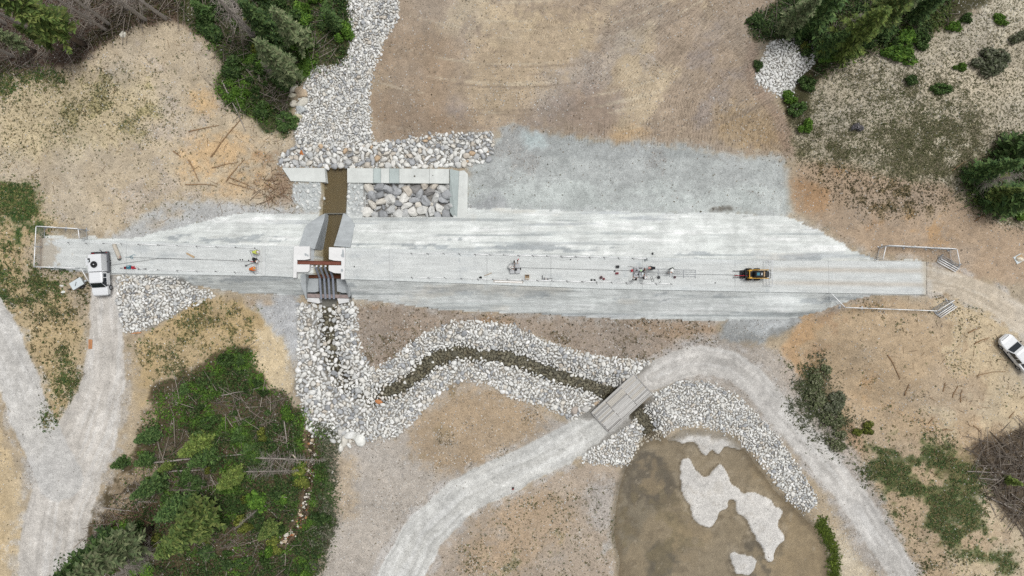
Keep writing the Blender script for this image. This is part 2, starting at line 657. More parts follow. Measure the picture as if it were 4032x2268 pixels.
# pond
def pc(L):
    return [(1408.8 + x * .7676, 820.3 + y * .7676) for x, y in L]


POND = pc([(262, 384), (300, 372), (345, 385), (400, 352), (450, 345), (520, 350), (570, 372), (610, 415), (655, 472), (722, 552), (790, 612), (832, 652), (872, 702), (887, 762), (880, 860), (840, 960), (240, 960), (190, 840), (200, 775), (184, 742), (171, 690), (180, 600), (194, 520), (220, 440), (245, 402)])
pond = mask(POND, 0.5, 0.15)
BARS = [pc([(405, 435), (430, 440), (445, 470), (480, 500), (510, 470), (530, 452), (550, 490), (562, 520), (600, 545), (640, 550), (700, 575), (705, 592), (738, 605), (732, 630), (715, 650), (742, 702), (715, 720), (700, 778), (680, 772), (670, 730), (640, 690), (610, 640), (580, 615), (574, 572), (554, 575), (552, 612), (530, 605), (515, 640), (500, 672), (470, 660), (440, 640), (425, 590), (400, 550), (396, 480)]),
        pc([(562, 742), (600, 757), (645, 760), (648, 790), (620, 822), (575, 822), (563, 772)]),
        pc([(340, 372), (420, 325), (500, 335), (565, 360), (612, 420), (575, 405), (540, 392), (525, 432), (500, 408), (482, 432), (445, 378), (400, 388)])]
bars = np.zeros_like(Z)
for bpts in BARS:
    bars = np.maximum(bars, mask(bpts, 0.32, 0.12))
bars = sstep(.30, .62, bars + .30 * vnoise(1.8, 1.8, 4, 33, .6) * (bars > .02))
pond_depth = 0.30 + 0.15 * vnoise(7, 7, 4, 31)
Z = Z * (1 - pond) + pond * (-0.38 - pond_depth + bars * (pond_depth + 0.14))
POND_Z = -0.38
# small creek in the lower left wood
CREEK = [(775, 1095), (785, 1150), (782, 1190), (768, 1250), (765, 1290), (735, 1340), (710, 1370)]
cd, _, _ = poly_dist(CREEK, v0x, v0y)
Z -= 0.35 * (1 - sstep(6, 18, cd))


def gz_arr(x, y):
    ix = np.clip(np.searchsorted(gx, x) - 1, 0, NX - 2); iy = np.clip(np.searchsorted(gy, y) - 1, 0, NY - 2)
    fx = (x - gx[ix]) / (gx[ix + 1] - gx[ix]); fy = (y - gy[iy]) / (gy[iy + 1] - gy[iy])
    return (Z[iy, ix] * (1 - fx) + Z[iy, ix + 1] * fx) * (1 - fy) + (Z[iy + 1, ix] * (1 - fx) + Z[iy + 1, ix + 1] * fx) * fy


def gz(x, y):
    return float(gz_arr(np.array([x]), np.array([y]))[0])


def G(vx, vy, dz=0.0):
    """point on the ground seen at (vx, vy) of the measuring view (2576 wide)"""
    p = V(vx, vy, 0)
    for _ in range(4):
        z = gz(p.x, p.y)
        p = V(vx, vy, z)
    p.z = gz(p.x, p.y) + dz
    return p


def GN(nx, ny, dz=0.0):
    return G(nx / VK, ny / VK, dz)


# ---- colours
PV = (1288 + X * 19.167 * CAM_H / (CAM_H - Z), 724.5 - Y * 19.167 * CAM_H / (CAM_H - Z))
px, py = PV
COL = np.empty(X.shape + (3,)); COL[:] = (178, 163, 140)
CONC = np.zeros_like(X); GRAV = np.full(X.shape, 0.35); ROADM = np.zeros_like(X); RUT = np.zeros_like(X)


def paint(poly, rgb, soft=0.8, wob=0.8, op=1.0, mod=None, conc=None, grav=None):
    global COL
    m = mask(poly, soft, wob, pv=PV) if not isinstance(poly, np.ndarray) else poly
    m = sstep(.12, .88, m + (nC * .45 + nF * .4) * 4 * m * (1 - m) * .55) * op      # ragged, crumbly borders
    if mod is not None:
        mod = np.clip(mod, 0, 1)
        m = m * sstep(.1, .9, mod + (nC * .4 + nF * .5) * 4 * mod * (1 - mod) * .5)
    COL = COL * (1 - m[..., None]) + np.array(rgb, float) * m[..., None]
    if conc is not None:
        CONC[:] = CONC * (1 - m) + conc * m
    if grav is not None:
        GRAV[:] = GRAV * (1 - m) + grav * m
    return m


nF = vnoise(.55, .55, 2, 46)
nA, nB, nC, nD = vnoise(11, 11, 5, 41), vnoise(4, 4, 5, 42), vnoise(1.2, 1.2, 4, 43), vnoise(20, 6, 5, 44)


def thr(n, a, b):
    return sstep(a, b, n)


ALLV = [(-900, -900), (3500, -900), (3500, 2400), (-900, 2400)]
# left clearing
LEFT = [(-300, 150), (90, 180), (180, 175), (240, 130), (330, 75), (430, 60), (520, 100), (560, 200), (620, 290), (690, 330), (745, 350), (700, 410), (740, 540), (300, 590), (100, 560), (-300, 500)]
paint(LEFT, (191, 176, 152), 1.2, 0.8)
paint(LEFT, (184, 172, 158), 1.2, 0.8, 0.7, thr(nB, 0.0, 0.7))
paint([(60, 200), (400, 190), (400, 330), (330, 350), (60, 420), (0, 430), (0, 260)], (194, 179, 144), 2.5, 1.5, 0.6)
paint([(120, 190), (400, 200), (380, 330), (140, 340)], (150, 142, 98), 2.0, 1.5, 0.55, thr(nB + nC * .6, 0.0, .8))
paint([(470, 360), (640, 340), (690, 440), (640, 500), (540, 500), (470, 440)], (208, 174, 130), 2.5, 1.5, 0.7, thr(nA + .5, 0, .7))
paint([(480, 215), (540, 215), (550, 280), (500, 290)], (206, 172, 126), 1.5, 1.0, 0.7)
paint([(640, 330), (740, 350), (720, 490), (640, 500)], (150, 118, 88), 1.5, 1.2, 0.6, thr(nB, -.2, .5))
paint([(-300, 900), (-300, 470), (100, 470), (130, 540), (200, 570), (230, 600), (60, 610), (60, 720), (180, 740), (220, 840), (225, 960), (180, 1090), (150, 1115), (120, 1060), (90, 930), (0, 790)], (186, 166, 130), 1.5, 0.8)
paint([(-300, 470), (95, 470), (125, 560), (60, 620), (30, 560), (-300, 560)], (64, 86, 44), 0.8, 0.9, 0.95, thr(nB + nC * .5, -1.0, -.3))
paint([(-300, 640), (60, 640), (70, 700), (40, 760), (-300, 760)], (92, 108, 60), 1.0, 1.2, 0.8, thr(nB + nC * .6, .0, .5))
paint([(60, 620), (220, 740), (150, 800), (60, 720)], (118, 118, 74), 1.5, 1.2, 0.6, thr(nB + nC, 0.1, .6))
paint([(140, 900), (200, 920), (190, 1050), (150, 1110), (120, 1050)], (130, 120, 76), 1.5, 1.0, 0.6, thr(nB + nC, -0.1, .5))
paint([(-300, 1080), (0, 1080), (40, 1200), (70, 1330), (80, 1449), (80, 1900), (-300, 1900)], (200, 180, 146), 1.0, 0.5)
# lower left between riprap and wood
paint([(340, 840), (480, 760), (600, 740), (660, 760), (700, 800), (745, 960), (740, 1000), (660, 1000), (640, 880), (480, 930), (380, 980), (350, 1060), (340, 950)], (186, 164, 126), 1.2, 0.8)
paint([(420, 830), (580, 750), (630, 800), (610, 870), (480, 900)], (160, 142, 98), 1.5, 1.0, 0.6, thr(nB + nC, -.2, .5))
paint([(645, 830), (700, 815), (735, 900), (740, 985), (690, 1000), (650, 960)], (208, 190, 158), 1.0, 0.6)
paint([(600, 740), (760, 735), (758, 800), (752, 955), (735, 950), (720, 870), (670, 820), (620, 770)], (182, 184, 186), 0.8, 0.6, 0.95, grav=.6)
paint([(590, 740), (690, 735), (690, 760), (620, 770)], (170, 152, 130), 0.8, 0.5)
# dozer-graded ground above the dam
TOPC = [(940, 380), (930, 200), (990, 50), (1005, 0), (1005, -500), (1960, -500), (1960, 0), (1890, 90), (1905, 200), (1985, 300), (2012, 385), (1985, 405), (1500, 350), (1240, 335), (1080, 345), (1000, 358)]
paint(TOPC, (168, 152, 134), 0.5, 0.4)
swirl = np.sin(np.hypot((px - 900) * .8, py + 250) / 17.0 + nB * 1.2) * .5 + nD * .7
paint(TOPC, (192, 176, 150), 0.8, 0.6, 0.85, thr(nA + swirl * .35, 0.0, 0.9))
paint(TOPC, (150, 140, 134), 0.8, 0.6, 0.7, thr(-nA + swirl * .4, 0.25, 1.0))
paint([(940, 90), (1130, 60), (1150, 330), (940, 350)], (158, 138, 116), 2.5, 1.5, 0.6)
paint([(1240, 40), (1520, 20), (1480, 200), (1350, 260), (1230, 330), (1160, 250)], (190, 172, 144), 3.0, 1.5, 0.6)
paint([(1400, 120), (1640, 60), (1640, 200), (1500, 300), (1320, 310)], (160, 152, 146), 3.0, 1.5, 0.55, thr(nB + .4, 0, .7))
paint([(1360, 230), (1560, 220), (1580, 320), (1380, 330)], (146, 130, 118), 2.5, 1.5, 0.6)
paint([(1540, 310), (1640, 320), (1620, 365), (1540, 362)], (190, 164, 130), 1.0, 0.8, 0.8)
paint([(1780, 250), (1960, 280), (2010, 385), (1800, 360)], (170, 146, 112), 2.0, 1.2, 0.7)
paint([(1880, 100), (1910, 100), (1905, 200), (1990, 310), (2012, 385), (1985, 390), (1940, 290), (1880, 200)], (160, 140, 124), 1.0, 0.6, 0.7)
arc = np.hypot((px - 1290) * .75, py + 420)
paint(TOPC, (198, 186, 164), .8, .6, .6, thr(vnoise(40, .5, 3, 47, x=np.arctan2(py + 420, px - 1290) * 40, y=arc / 19.167) + nA * .4, .35, .9))
paint(TOPC, (140, 126, 112), .8, .6, .5, thr(vnoise(30, .4, 3, 48, x=np.arctan2(py + 420, px - 1290) * 40, y=arc / 19.167) - nA * .3, .55, 1.0))
dk_ = mask([(950, 240), (1250, 300), (1230, 335), (1000, 358), (940, 375)], 2.5, 1.5, pv=PV)
paint(dk_, (146, 126, 106), op=.55)
# grey rock-flour pad
PAD = [(1240, 335), (1310, 325), (1500, 352), (1700, 368), (1990, 392), (1992, 545), (1860, 545), (1175, 565), (1172, 432), (1150, 425), (1235, 385)]
paint(PAD, (176, 180, 178), 1.1, 0.9, grav=.25)
paint(PAD, (192, 198, 195), 1.0, 0.5, 0.8, thr(nD * .9 + nB * .5 + (py - 440) / 110, -.1, .8))
paint(PAD, (160, 164, 163), 1.0, 0.5, 0.6, thr(vnoise(16, 1.5, 4, 49) - (py - 400) / 200, .2, .8))
paint(PAD, (150, 150, 148), 1.0, 0.5, 0.6, thr(nB - (py - 420) / 160 + nC * .4, 0.2, .9), grav=.8)
paint([(1310, 340), (1350, 335), (1385, 370), (1320, 385)], (186, 198, 198), 0.6, 0.5, 0.8)
paint([(1175, 500), (1260, 480), (1290, 535), (1200, 555)], (158, 160, 162), 1.0, 0.6, .7)
# orange-brown cut on the right
paint([(1998, 410), (2200, 430), (2390, 470), (2460, 520), (2560, 560), (2900, 560), (2900, 760), (2420, 700), (2330, 655), (2220, 650), (2110, 605), (2020, 540), (1990, 500)], (178, 157, 134), 0.9, 0.6)
paint([(1998, 420), (2180, 440), (2250, 560), (2200, 620), (2060, 560), (1995, 500)], (174, 140, 106), 2.0, 1.2, 0.75, thr(nB + .4, 0, .8))
paint([(2010, 415), (2350, 450), (2380, 540), (2150, 530)], (112, 96, 62), 1.5, 1.2, 0.55, thr(nB + nC, 0.0, .6))
paint([(2230, 540), (2420, 560), (2400, 620), (2250, 610)], (186, 146, 100), 1.5, 1.0, .6, thr(nB, -.2, .5))
# pale dry meadow upper right
MEAD = [(2012, 400), (2010, 320), (2040, 215), (2100, 150), (2290, 110), (2390, 60), (2500, 0), (2500, -400), (3300, -400), (3300, 560), (2560, 560), (2450, 520), (2390, 468), (2200, 428)]
paint(MEAD, (188, 178, 158), 1.0, 0.8)
paint(MEAD, (206, 198, 178), 1.0, 0.8, 0.75, thr(nA + nB * .6 + (px - 2300) / 350, -.2, .7))
paint(MEAD, (120, 112, 80), 1.0, 0.8, 0.6, thr(nB + nC * .8 + (py - 330) / 150, 0.1, .9))
paint([(2240, 190), (2400, 150), (2576, 170), (2576, 260), (2300, 260)], (206, 194, 172), 1.2, 1.0, .7)
# lower right slope
LR = [(1985, 850), (2030, 745), (2330, 750), (2440, 715), (2576, 800), (3300, 900), (3300, 1900), (2320, 1900), (2300, 1449), (2180, 1230), (2100, 1130), (2010, 1010), (1960, 900)]
paint(LR, (187, 166, 138), 1.0, 0.7)
paint(LR, (192, 158, 120), 1.0, 0.7, 0.7, thr(nA + nB * .4 - (px - 2200) / 400, 0.0, .8))
paint(LR, (166, 136, 108), 1.0, 0.7, 0.6, thr(-nA + nB * .4 - (px - 2250) / 350, 0.2, .9))
paint(LR, (204, 188, 158), 1.0, 0.7, 0.7, thr(nB + (px - 2380) / 150, 0.0, .8))
paint([(2160, 1110), (2300, 1100), (2400, 1130), (2480, 1200), (2450, 1300), (2560, 1420), (2560, 1460), (2420, 1400), (2330, 1350), (2230, 1250), (2190, 1190)], (84, 96, 56), 1.2, 1.2, 0.8, thr(nB + nC * .5, -.5, .2))
paint([(2350, 1120), (2480, 1140), (2460, 1260), (2360, 1220)], (120, 112, 78), 1.5, 1.0, 0.6)
paint([(2440, 1110), (2600, 1060), (2900, 1060), (2900, 1340), (2560, 1320), (2480, 1250)], (92, 80, 66), 1.0, 0.8, .9)
paint([(2000, 960), (2080, 900), (2110, 1010), (2130, 1100), (2080, 1110), (2010, 1010)], (110, 98, 70), 1.2, 0.8, .7)
# strip between dam and stream
MID = [(892, 770), (1000, 765), (1300, 790), (1800, 800), (1815, 850), (1720, 915), (1640, 912), (1500, 900), (1330, 840), (1200, 812), (1080, 838), (985, 910), (945, 932), (915, 915), (896, 860)]
paint(MID, (160, 146, 132), 0.5, 0.4, grav=.55)
paint(MID, (166, 144, 121), 0.8, 0.8, 0.8, thr(nA + nB * .5 + (px - 1300) / 700, -.2, .6))
paint([(895, 765), (1250, 775), (1250, 810), (1100, 820), (960, 820), (900, 800)], (166, 128, 92), 1.0, 0.8, .6, thr(nB + .3, 0, .7))
paint(MID, (118, 104, 88), 0.8, 0.8, 0.45, thr(nC + nB * .6, 0.3, .9))
# lower centre
paint([(845, 1115), (950, 1105), (1040, 1050), (1110, 975), (1180, 950), (1290, 1000), (1430, 1065), (1480, 1050), (1400, 1120), (1200, 1220), (1050, 1330), (960, 1449), (900, 1900), (700, 1900), (800, 1449), (835, 1310), (838, 1140)], (180, 172, 162), 0.6, 0.5, grav=.6)
paint([(1060, 1030), (1160, 960), (1290, 1005), (1400, 1060), (1320, 1140), (1180, 1200), (1080, 1180), (1000, 1120)], (170, 148, 120), 2.0, 1.0, .8)
paint([(1080, 990), (1150, 960), (1160, 1050), (1060, 1150), (980, 1120)], (140, 124, 98), 1.5, 1.0, .6, thr(nB + nC * .5, -.3, .4))
paint([(840, 1140), (900, 1150), (890, 1300), (830, 1330)], (184, 164, 136), 1.2, 0.8, .7)
paint([(1050, 1500), (1060, 1400), (1180, 1300), (1330, 1220), (1470, 1165), (1580, 1175), (1552, 1250), (1540, 1340), (1545, 1460), (1560, 1900), (1000, 1900)], (176, 162, 146), 0.8, 0.5, grav=.5)
paint([(1120, 1449), (1170, 1360), (1330, 1240), (1440, 1230), (1450, 1310), (1380, 1390), (1300, 1449)], (180, 157, 130), 2.0, 1.2, .75, thr(nA + nB * .5 + .5, 0, .7))
paint([(1240, 1380), (1400, 1340), (1440, 1449), (1240, 1460)], (128, 126, 96), 1.5, 1.0, .5, thr(nB + nC * .5, -.1, .5))
paint([(1470, 1200), (1560, 1190), (1545, 1340), (1480, 1330)], (178, 172, 166), 1.5, 0.8, .8, grav=.8)
paint([(1420, 1370), (1545, 1345), (1560, 1449), (1430, 1449)], (190, 188, 184), 1.2, 0.8, .7, thr(nB + .3, 0, .6), grav=.8)
paint([(2060, 1310), (2110, 1330), (2200, 1449), (2200, 1900), (2080, 1900), (2095, 1400)], (196, 184, 162), 0.8, 0.5)
# woods floor
paint([(290, 1200), (350, 1060), (400, 990), (440, 1060), (390, 1240), (310, 1330), (260, 1350)], (176, 156, 128), 1.0, 1.2, .0)
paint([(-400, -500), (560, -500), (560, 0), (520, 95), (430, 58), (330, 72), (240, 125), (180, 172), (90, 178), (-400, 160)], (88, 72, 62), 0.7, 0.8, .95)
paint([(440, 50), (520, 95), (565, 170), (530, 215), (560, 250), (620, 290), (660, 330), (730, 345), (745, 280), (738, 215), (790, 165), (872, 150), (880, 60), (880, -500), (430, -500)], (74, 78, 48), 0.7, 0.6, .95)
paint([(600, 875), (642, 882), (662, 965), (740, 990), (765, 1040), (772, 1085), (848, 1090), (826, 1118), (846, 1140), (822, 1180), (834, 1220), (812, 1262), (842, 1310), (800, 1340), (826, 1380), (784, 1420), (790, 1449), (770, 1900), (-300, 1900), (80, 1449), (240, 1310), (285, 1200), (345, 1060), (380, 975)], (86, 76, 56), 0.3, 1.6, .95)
paint([(280, 1210), (345, 1060), (385, 985), (440, 1050), (400, 1240), (310, 1360), (240, 1340)], (168, 150, 126), 1.2, 1.5, .8, thr(nB + nC * .6, -.3, .5))
paint([(420, 1020), (620, 1040), (640, 1200), (430, 1230)], (112, 84, 66), 1.5, 1.5, .6, thr(nB, .0, .6))
paint([(1878, 60), (1960, -10), (1960, -500), (2600, -500), (2500, 0), (2390, 62), (2290, 112), (2100, 152), (2040, 215), (2035, 330), (2005, 325), (1960, 250), (1990, 200), (2030, 150), (1960, 100), (1890, 100)], (70, 68, 46), 0.6, 0.6, .95)
paint([(2430, 400), (2576, 340), (3300, 300), (3300, 545), (2450, 525), (2410, 470)], (78, 72, 50), 0.8, 0.8, .92)
# grass edge of the pond
pe = mask([(2055, 1310), (2075, 1300), (2110, 1390), (2105, 1470), (2085, 1470), (2092, 1390)], 0.3, 0.25, pv=PV)
paint(pe, (70, 84, 32), op=.9)
# roads
ROAD_R = [(1640, 950), (1700, 918), (1765, 902), (1835, 915), (1890, 955), (1960, 1035), (2060, 1145), (2150, 1260), (2230, 1375), (2275, 1449), (2340, 1600)]
ROAD_B = [(1560, 1025), (1515, 1062), (1440, 1110), (1300, 1180), (1160, 1250), (1070, 1340), (1010, 1449), (960, 1600)]
ROAD_L = [[(262, 730), (265, 850), (262, 960), (225, 1070), (180, 1170), (150, 1290), (130, 1400), (120, 1600)], [(-60, 780), (0, 850), (45, 950), (75, 1050), (115, 1130), (150, 1200)]]
ROAD_E = [(2320, 698), (2400, 715), (2480, 745), (2570, 800), (2640, 850), (2800, 1000)]


def road(pts, half, rgb, rgb2, seed, op=.95, soft=.3, fade=0):
    d, run, side = poly_dist(pts, px + WN1 * 4, py + WN2 * 4)
    d = d + WN2 * 5
    hw = half if np.isscalar(half) else np.interp(run, half[0], half[1])
    m = 1 - sstep(hw * (1 - soft), hw * 1.08, d)
    paint(m, rgb, op=op, grav=.15)
    lat = d * side
    st = vnoise(9, .35, 3, seed, x=run / 19.167, y=lat / 19.167)
    if fade:
        m = m * (1 - sstep(fade - 120, fade, run))
    paint(m, rgb2, op=.7, mod=thr(st, .0, .6))
    paint(m, tuple(c - 24 for c in rgb), op=.6, mod=thr(-st, .25, .8))
    rut = np.exp(-((d - hw * .42) / (hw * .13)) ** 2)
    paint(m * rut, tuple(min(c + 16, 226) for c in rgb), op=.6, mod=.6 + st * .6)
    RUT[:] = np.maximum(RUT, m * rut)
    sh = np.exp(-((d - hw * 1.12) / (hw * .22)) ** 2) * (1 - m) * (1 - ROADM)
    paint(sh, (186, 184, 182), op=.55, mod=.5 + nC * .8, grav=.9)
    ROADM[:] = np.maximum(ROADM, m)
    return m


paint([(1640, 930), (1700, 850), (1800, 830), (1900, 860), (1985, 900), (2040, 1000), (2150, 1130), (2320, 1449), (2200, 1449), (2080, 1250), (1960, 1100), (1850, 1000), (1700, 960)], (172, 166, 160), 1.0, 0.8, .8, grav=.9)
mRR = road(ROAD_R, 37, (197, 194, 189), (212, 210, 206), 61, soft=.22)
mRB = road(ROAD_B, ([0, 200, 450, 900], [44, 46, 50, 60]), (202, 202, 198), (216, 216, 213), 62, soft=.14)
mRL = np.maximum(road(ROAD_L[0], ([0, 150, 300, 400, 700], [34, 46, 62, 82, 88]), (202, 197, 190), (212, 209, 204), 63, soft=.12),
                 road(ROAD_L[1], ([0, 150, 450], [70, 52, 58]), (200, 198, 194), (211, 209, 205), 64, soft=.12, fade=330))
mRE = road(ROAD_E, 34, (200, 188, 170), (212, 203, 188), 65, op=.95, soft=.2)
paint([(2520, 850), (2600, 830), (2700, 1000), (2590, 1000)], (182, 174, 162), 1.0, .6, .8)
# mound
paint([(1795, 845), (1850, 780), (1925, 742), (2015, 742), (2028, 790), (1990, 842), (1900, 856), (1830, 852)], (158, 161, 161), .5, .5, .95, grav=.5)
paint([(1860, 815), (1930, 765), (2005, 752), (2018, 790), (1975, 830), (1900, 838)], (192, 196, 197), .8, .5, .9, thr(nB * .5 + .7, 0, .6))
# rock-flour aprons round the left half of the dam
paint([(250, 610), (380, 525), (470, 510), (640, 515), (740, 520), (815, 545), (815, 640), (250, 640)], (184, 186, 186), 0.9, 0.6, .9)
paint([(330, 555), (420, 530), (560, 540), (600, 570), (420, 600)], (184, 168, 146), 1.2, .8, .6, thr(nB, -.2, .5))
# dam faces
crest_area = (du <= 0) & (dd <= 0) & (inx > .5)
faces = (up_face | dn_face | crest_area).astype(float)
fm = blur(faces, 0.1)
topf = ((dn_face) & (px < 600)) * 1.0
paint(fm, (220, 224, 221), op=.99, conc=1.0, grav=.1)
strk = vnoise(7, .45, 5, 71, gain=.7)
strk2 = vnoise(22, .8, 4, 72, gain=.6)
paint(fm, (238, 240, 238), op=.85, mod=thr(strk, .05, .7))
paint(fm, (184, 189, 191), op=.8, mod=thr(strk2 + strk * .5, .35, 1.0))
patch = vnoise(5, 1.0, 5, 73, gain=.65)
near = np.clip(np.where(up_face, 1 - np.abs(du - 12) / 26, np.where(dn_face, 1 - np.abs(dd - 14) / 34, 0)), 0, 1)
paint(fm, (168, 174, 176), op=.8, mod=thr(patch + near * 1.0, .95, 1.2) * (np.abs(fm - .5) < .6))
paint(dn_face * fm, (206, 211, 212), op=.3)
lines = vnoise(30, .3, 3, 74)
paint(fm, (160, 167, 168), op=.7, mod=thr(lines, .5, .9))
paint(fm, (168, 174, 175), op=.6, mod=thr(vnoise(18, .6, 3, 76), .5, 1.0))
paint(fm, (196, 190, 178), op=.4, mod=thr(vnoise(14, 3, 4, 75), .4, 1.0))
toe = np.clip(blur(faces, 1.2) - faces, 0, 1) * 2.0
paint(np.clip(toe, 0, 1), (176, 178, 178), op=.45, mod=.5 + nC * .5)
# stain on the pad by the dam, red dye, tyre scuffs
paint([(1778, 522), (1845, 520), (1850, 530), (1780, 531)], (104, 100, 92), .25, .25, .8)
paint([(1545, 488), (1553, 490), (1558, 505), (1552, 524), (1544, 522), (1548, 505)], (190, 120, 130), .12, .25, .8, thr(nC, -.3, .3))
# ends of the dam: soil over the slab ends
# bare ground under riprap
RIP = {
    'creek': [(885, -30), (1005, -30), (1000, 40), (965, 100), (940, 165), (926, 215), (928, 300), (936, 358), (745, 372), (742, 320), (752, 265), (770, 205), (792, 170), (840, 168), (872, 148), (882, 110), (874, 50)],
    'bar': [(698, 398), (745, 372), (938, 360), (1010, 356), (1090, 342), (1180, 335), (1236, 332), (1243, 370), (1228, 402), (1160, 422), (1000, 421), (870, 420), (740, 417), (705, 412)],
    'triangle': [(298, 745), (335, 694), (452, 698), (510, 735), (545, 742), (480, 765), (440, 792), (375, 826), (322, 834), (302, 800)],
    'meander': [(752, 768), (800, 764), (806, 775), (852, 775), (856, 766), (895, 766), (898, 860), (912, 908), (945, 932), (988, 905), (1030, 865), (1080, 835), (1140, 815), (1200, 808), (1290, 820), (1370, 858), (1450, 885), (1520, 903), (1600, 908), (1648, 914), (1622, 940), (1600, 955), (1560, 1030), (1490, 1055), (1430, 1050), (1370, 1018), (1290, 998), (1240, 965), (1170, 950), (1120, 970), (1085, 1008), (1042, 1050), (1005, 1090), (960, 1104), (890, 1104), (850, 1112), (780, 1090), (768, 1050), (762, 1010), (745, 975), (756, 900)],
    'lower': [(1600, 1035), (1650, 985), (1700, 958), (1780, 962), (1830, 985), (1880, 1025), (1950, 1092), (2010, 1182), (2056, 1255), (2030, 1286), (1990, 1262), (1950, 1205), (1900, 1145), (1850, 1092), (1760, 1068), (1700, 1072), (1660, 1105), (1612, 1112), (1582, 1172), (1465, 1160), (1475, 1135), (1540, 1085)],
    'upper_right': [(1940, 108), (1990, 100), (2052, 108), (2035, 165), (2005, 195), (1986, 245), (1950, 232), (1900, 208), (1912, 165)],
}
RIPM = {}
for k, p in RIP.items():
    m = mask(p, 0.25, 0.3, pv=PV)
    RIPM[k] = m
    paint(m, (140, 137, 131), op=.9, grav=.8)
paint((sd < 26) * in_s, (88, 82, 68), op=.9)
# water-floored places
paint(pond, (172, 158, 134), op=.97, grav=.3)
paint(pond, (186, 165, 130), op=.8, mod=thr((px - 1850) / 150 + nB * .4, .0, .8))
paint(pond, (150, 144, 130), op=.85, mod=thr(nA * .8 + nB * .5 - (px - 1680) / 220, -.1, .8))
paint(pond, (104, 100, 94), op=.8, mod=thr(nB + nC * .4 - np.hypot(px - 1650, (py - 1190) * .8) / 90 + .9, .0, .9))
paint(pond, (96, 96, 90), op=.7, mod=thr(nB * .6 - np.hypot(px - 1665, (py - 1400) * .7) / 70 + .9, .0, .9))
paint(pond, (152, 138, 100), op=.5, mod=thr(nB + nC * .4 - np.hypot(px - 1690, py - 1330) / 160 + .5, .1, .8))
paint(pond, (138, 126, 106), op=.6, mod=thr(vnoise(2.2, 2.2, 4, 88), .25, .7))
paint(pond, (180, 160, 128), op=.6, mod=thr(vnoise(3.2, 3.2, 4, 89), .35, .8))
paint(pond, (106, 102, 94), op=.75, mod=thr(vnoise(4.5, 4.5, 5, 90), .5, .95))
paint(pond, (196, 186, 170), op=.6, mod=thr(vnoise(1.0, 1.0, 3, 92), .7, 1.0))
nearbar = blur(bars, 1.2) * (1 - bars) * pond
paint(np.clip(nearbar * 2.2, 0, 1), (190, 178, 158), op=.75, mod=.5 + nC * .5 + nF * .3)
paint(bars * pond, (214, 210, 203), op=.97, mod=bars)
paint(bars * pond, (190, 184, 174), op=.7, mod=thr(nC + nB * .4 + nF * .4, .2, .8))
rim = pond * np.exp(-((bars - .3) / .18) ** 2)
paint(rim, (128, 114, 94), op=.7)
shore = pond * (1 - blur((pond > .5).astype(float), 1.0)) * 3
paint(np.clip(shore, 0, 1), (118, 106, 86), op=.6)
paint([(735, 460), (815, 456), (815, 532), (770, 532), (732, 502)], (190, 194, 193), .3, .2, 1, conc=.6)
paint([(873, 458), (920, 458), (920, 545), (871, 538)], (190, 194, 193), .2, .1, 1, conc=.6)
paint([(918, 458), (1138, 458), (1140, 545), (918, 546)], (150, 146, 140), .15, .0)
paint([(815, 420), (876, 420), (869, 545), (850, 780), (800, 780), (806, 545)], (140, 124, 90), .2, .12)
paint(1 - sstep(6, 16, cd), (122, 104, 84), op=.8)

gry = COL.mean(-1, keepdims=True)
COL = COL * (1 - .28 * pond[..., None]) + gry * .28 * pond[..., None]
COL = gry + (COL - gry) * (1.02 - .16 * thr(vnoise(6, 6, 4, 83), -.2, .7))[..., None]      # dusty, uneven colour
COL = COL * (1 + 0.05 * vnoise(2.5, 2.5, 4, 81) + .035 * nC + .03 * nF)[..., None]
# beyond the frame the country goes on as open wood and dry ground
COL = np.where(far[..., None] > 0.02, COL * (1 - far[..., None]) + far[..., None] * np.array((104, 104, 74)), COL)
COLL = lin(np.clip(COL, 0, 255))
PAR = np.stack([CONC, GRAV, np.zeros_like(X)], -1)

idx = np.arange(NX * NY).reshape(NY, NX)
quads = np.stack([idx[:-1, :-1], idx[:-1, 1:], idx[1:, 1:], idx[1:, :-1]], -1).reshape(-1, 4)


def fc(m):
    return ((m[:-1, :-1].astype(float) + m[1:, 1:] + m[:-1, 1:] + m[1:, :-1]) / 4 > 0.5).ravel()


zone = np.zeros(len(quads), int)
zone[fc(np.maximum(mRR, 0))] = 1
zone[fc(mRB)] = 2
zone[fc(mRL)] = 3
zone[fc(mRE)] = 4
zone[fc(up_face)] = 5
zone[fc(dn_face)] = 6
zone[fc(mound)] = 7
Z = Z - .05 * RUT + .03 * ROADM * vnoise(1.2, 1.2, 3, 95)
verts_all = np.stack([X, Y, Z], -1).reshape(-1, 3)
col_all = COLL.reshape(-1, 3)
par_all = PAR.reshape(-1, 3)


def zone_mesh(k, name, parent=None):
    q = quads[zone == k]
    u, inv = np.unique(q.ravel(), return_inverse=True)
    me = np_mesh(name, verts_all[u], inv.reshape(-1, 4), col_all[u], True, M['terrain'], par_all[u])
    return mesh_obj(name, me, parent)


tag(zone_mesh(0, 'ground'), kind='structure')
tag(zone_mesh(1, 'gravel_road'), kind='structure')
tag(zone_mesh(2, 'gravel_road'), kind='structure')
tag(zone_mesh(3, 'gravel_road'), kind='structure')
tag(zone_mesh(4, 'dirt_path'), kind='structure')
dam = empty('dam', (0, 0, 0), 0, 'long low concrete dam with a flat pale crest running right across the valley', 'dam')
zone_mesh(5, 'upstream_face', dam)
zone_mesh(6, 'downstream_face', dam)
tag(zone_mesh(7, 'spoil_mound'), 'grey mound of crushed rock at the right foot of the dam', 'mound')

# water sheets
M['pond'] = water_mat('pond_water', (0.92, 0.89, 0.83), (150, 136, 114), 0.16)
M['stream'] = water_mat('stream_water', (0.60, 0.58, 0.50), (104, 98, 82), 0.20)
M['channel'] = water_mat('channel_water', (0.74, 0.69, 0.56), (128, 116, 90), 0.45)


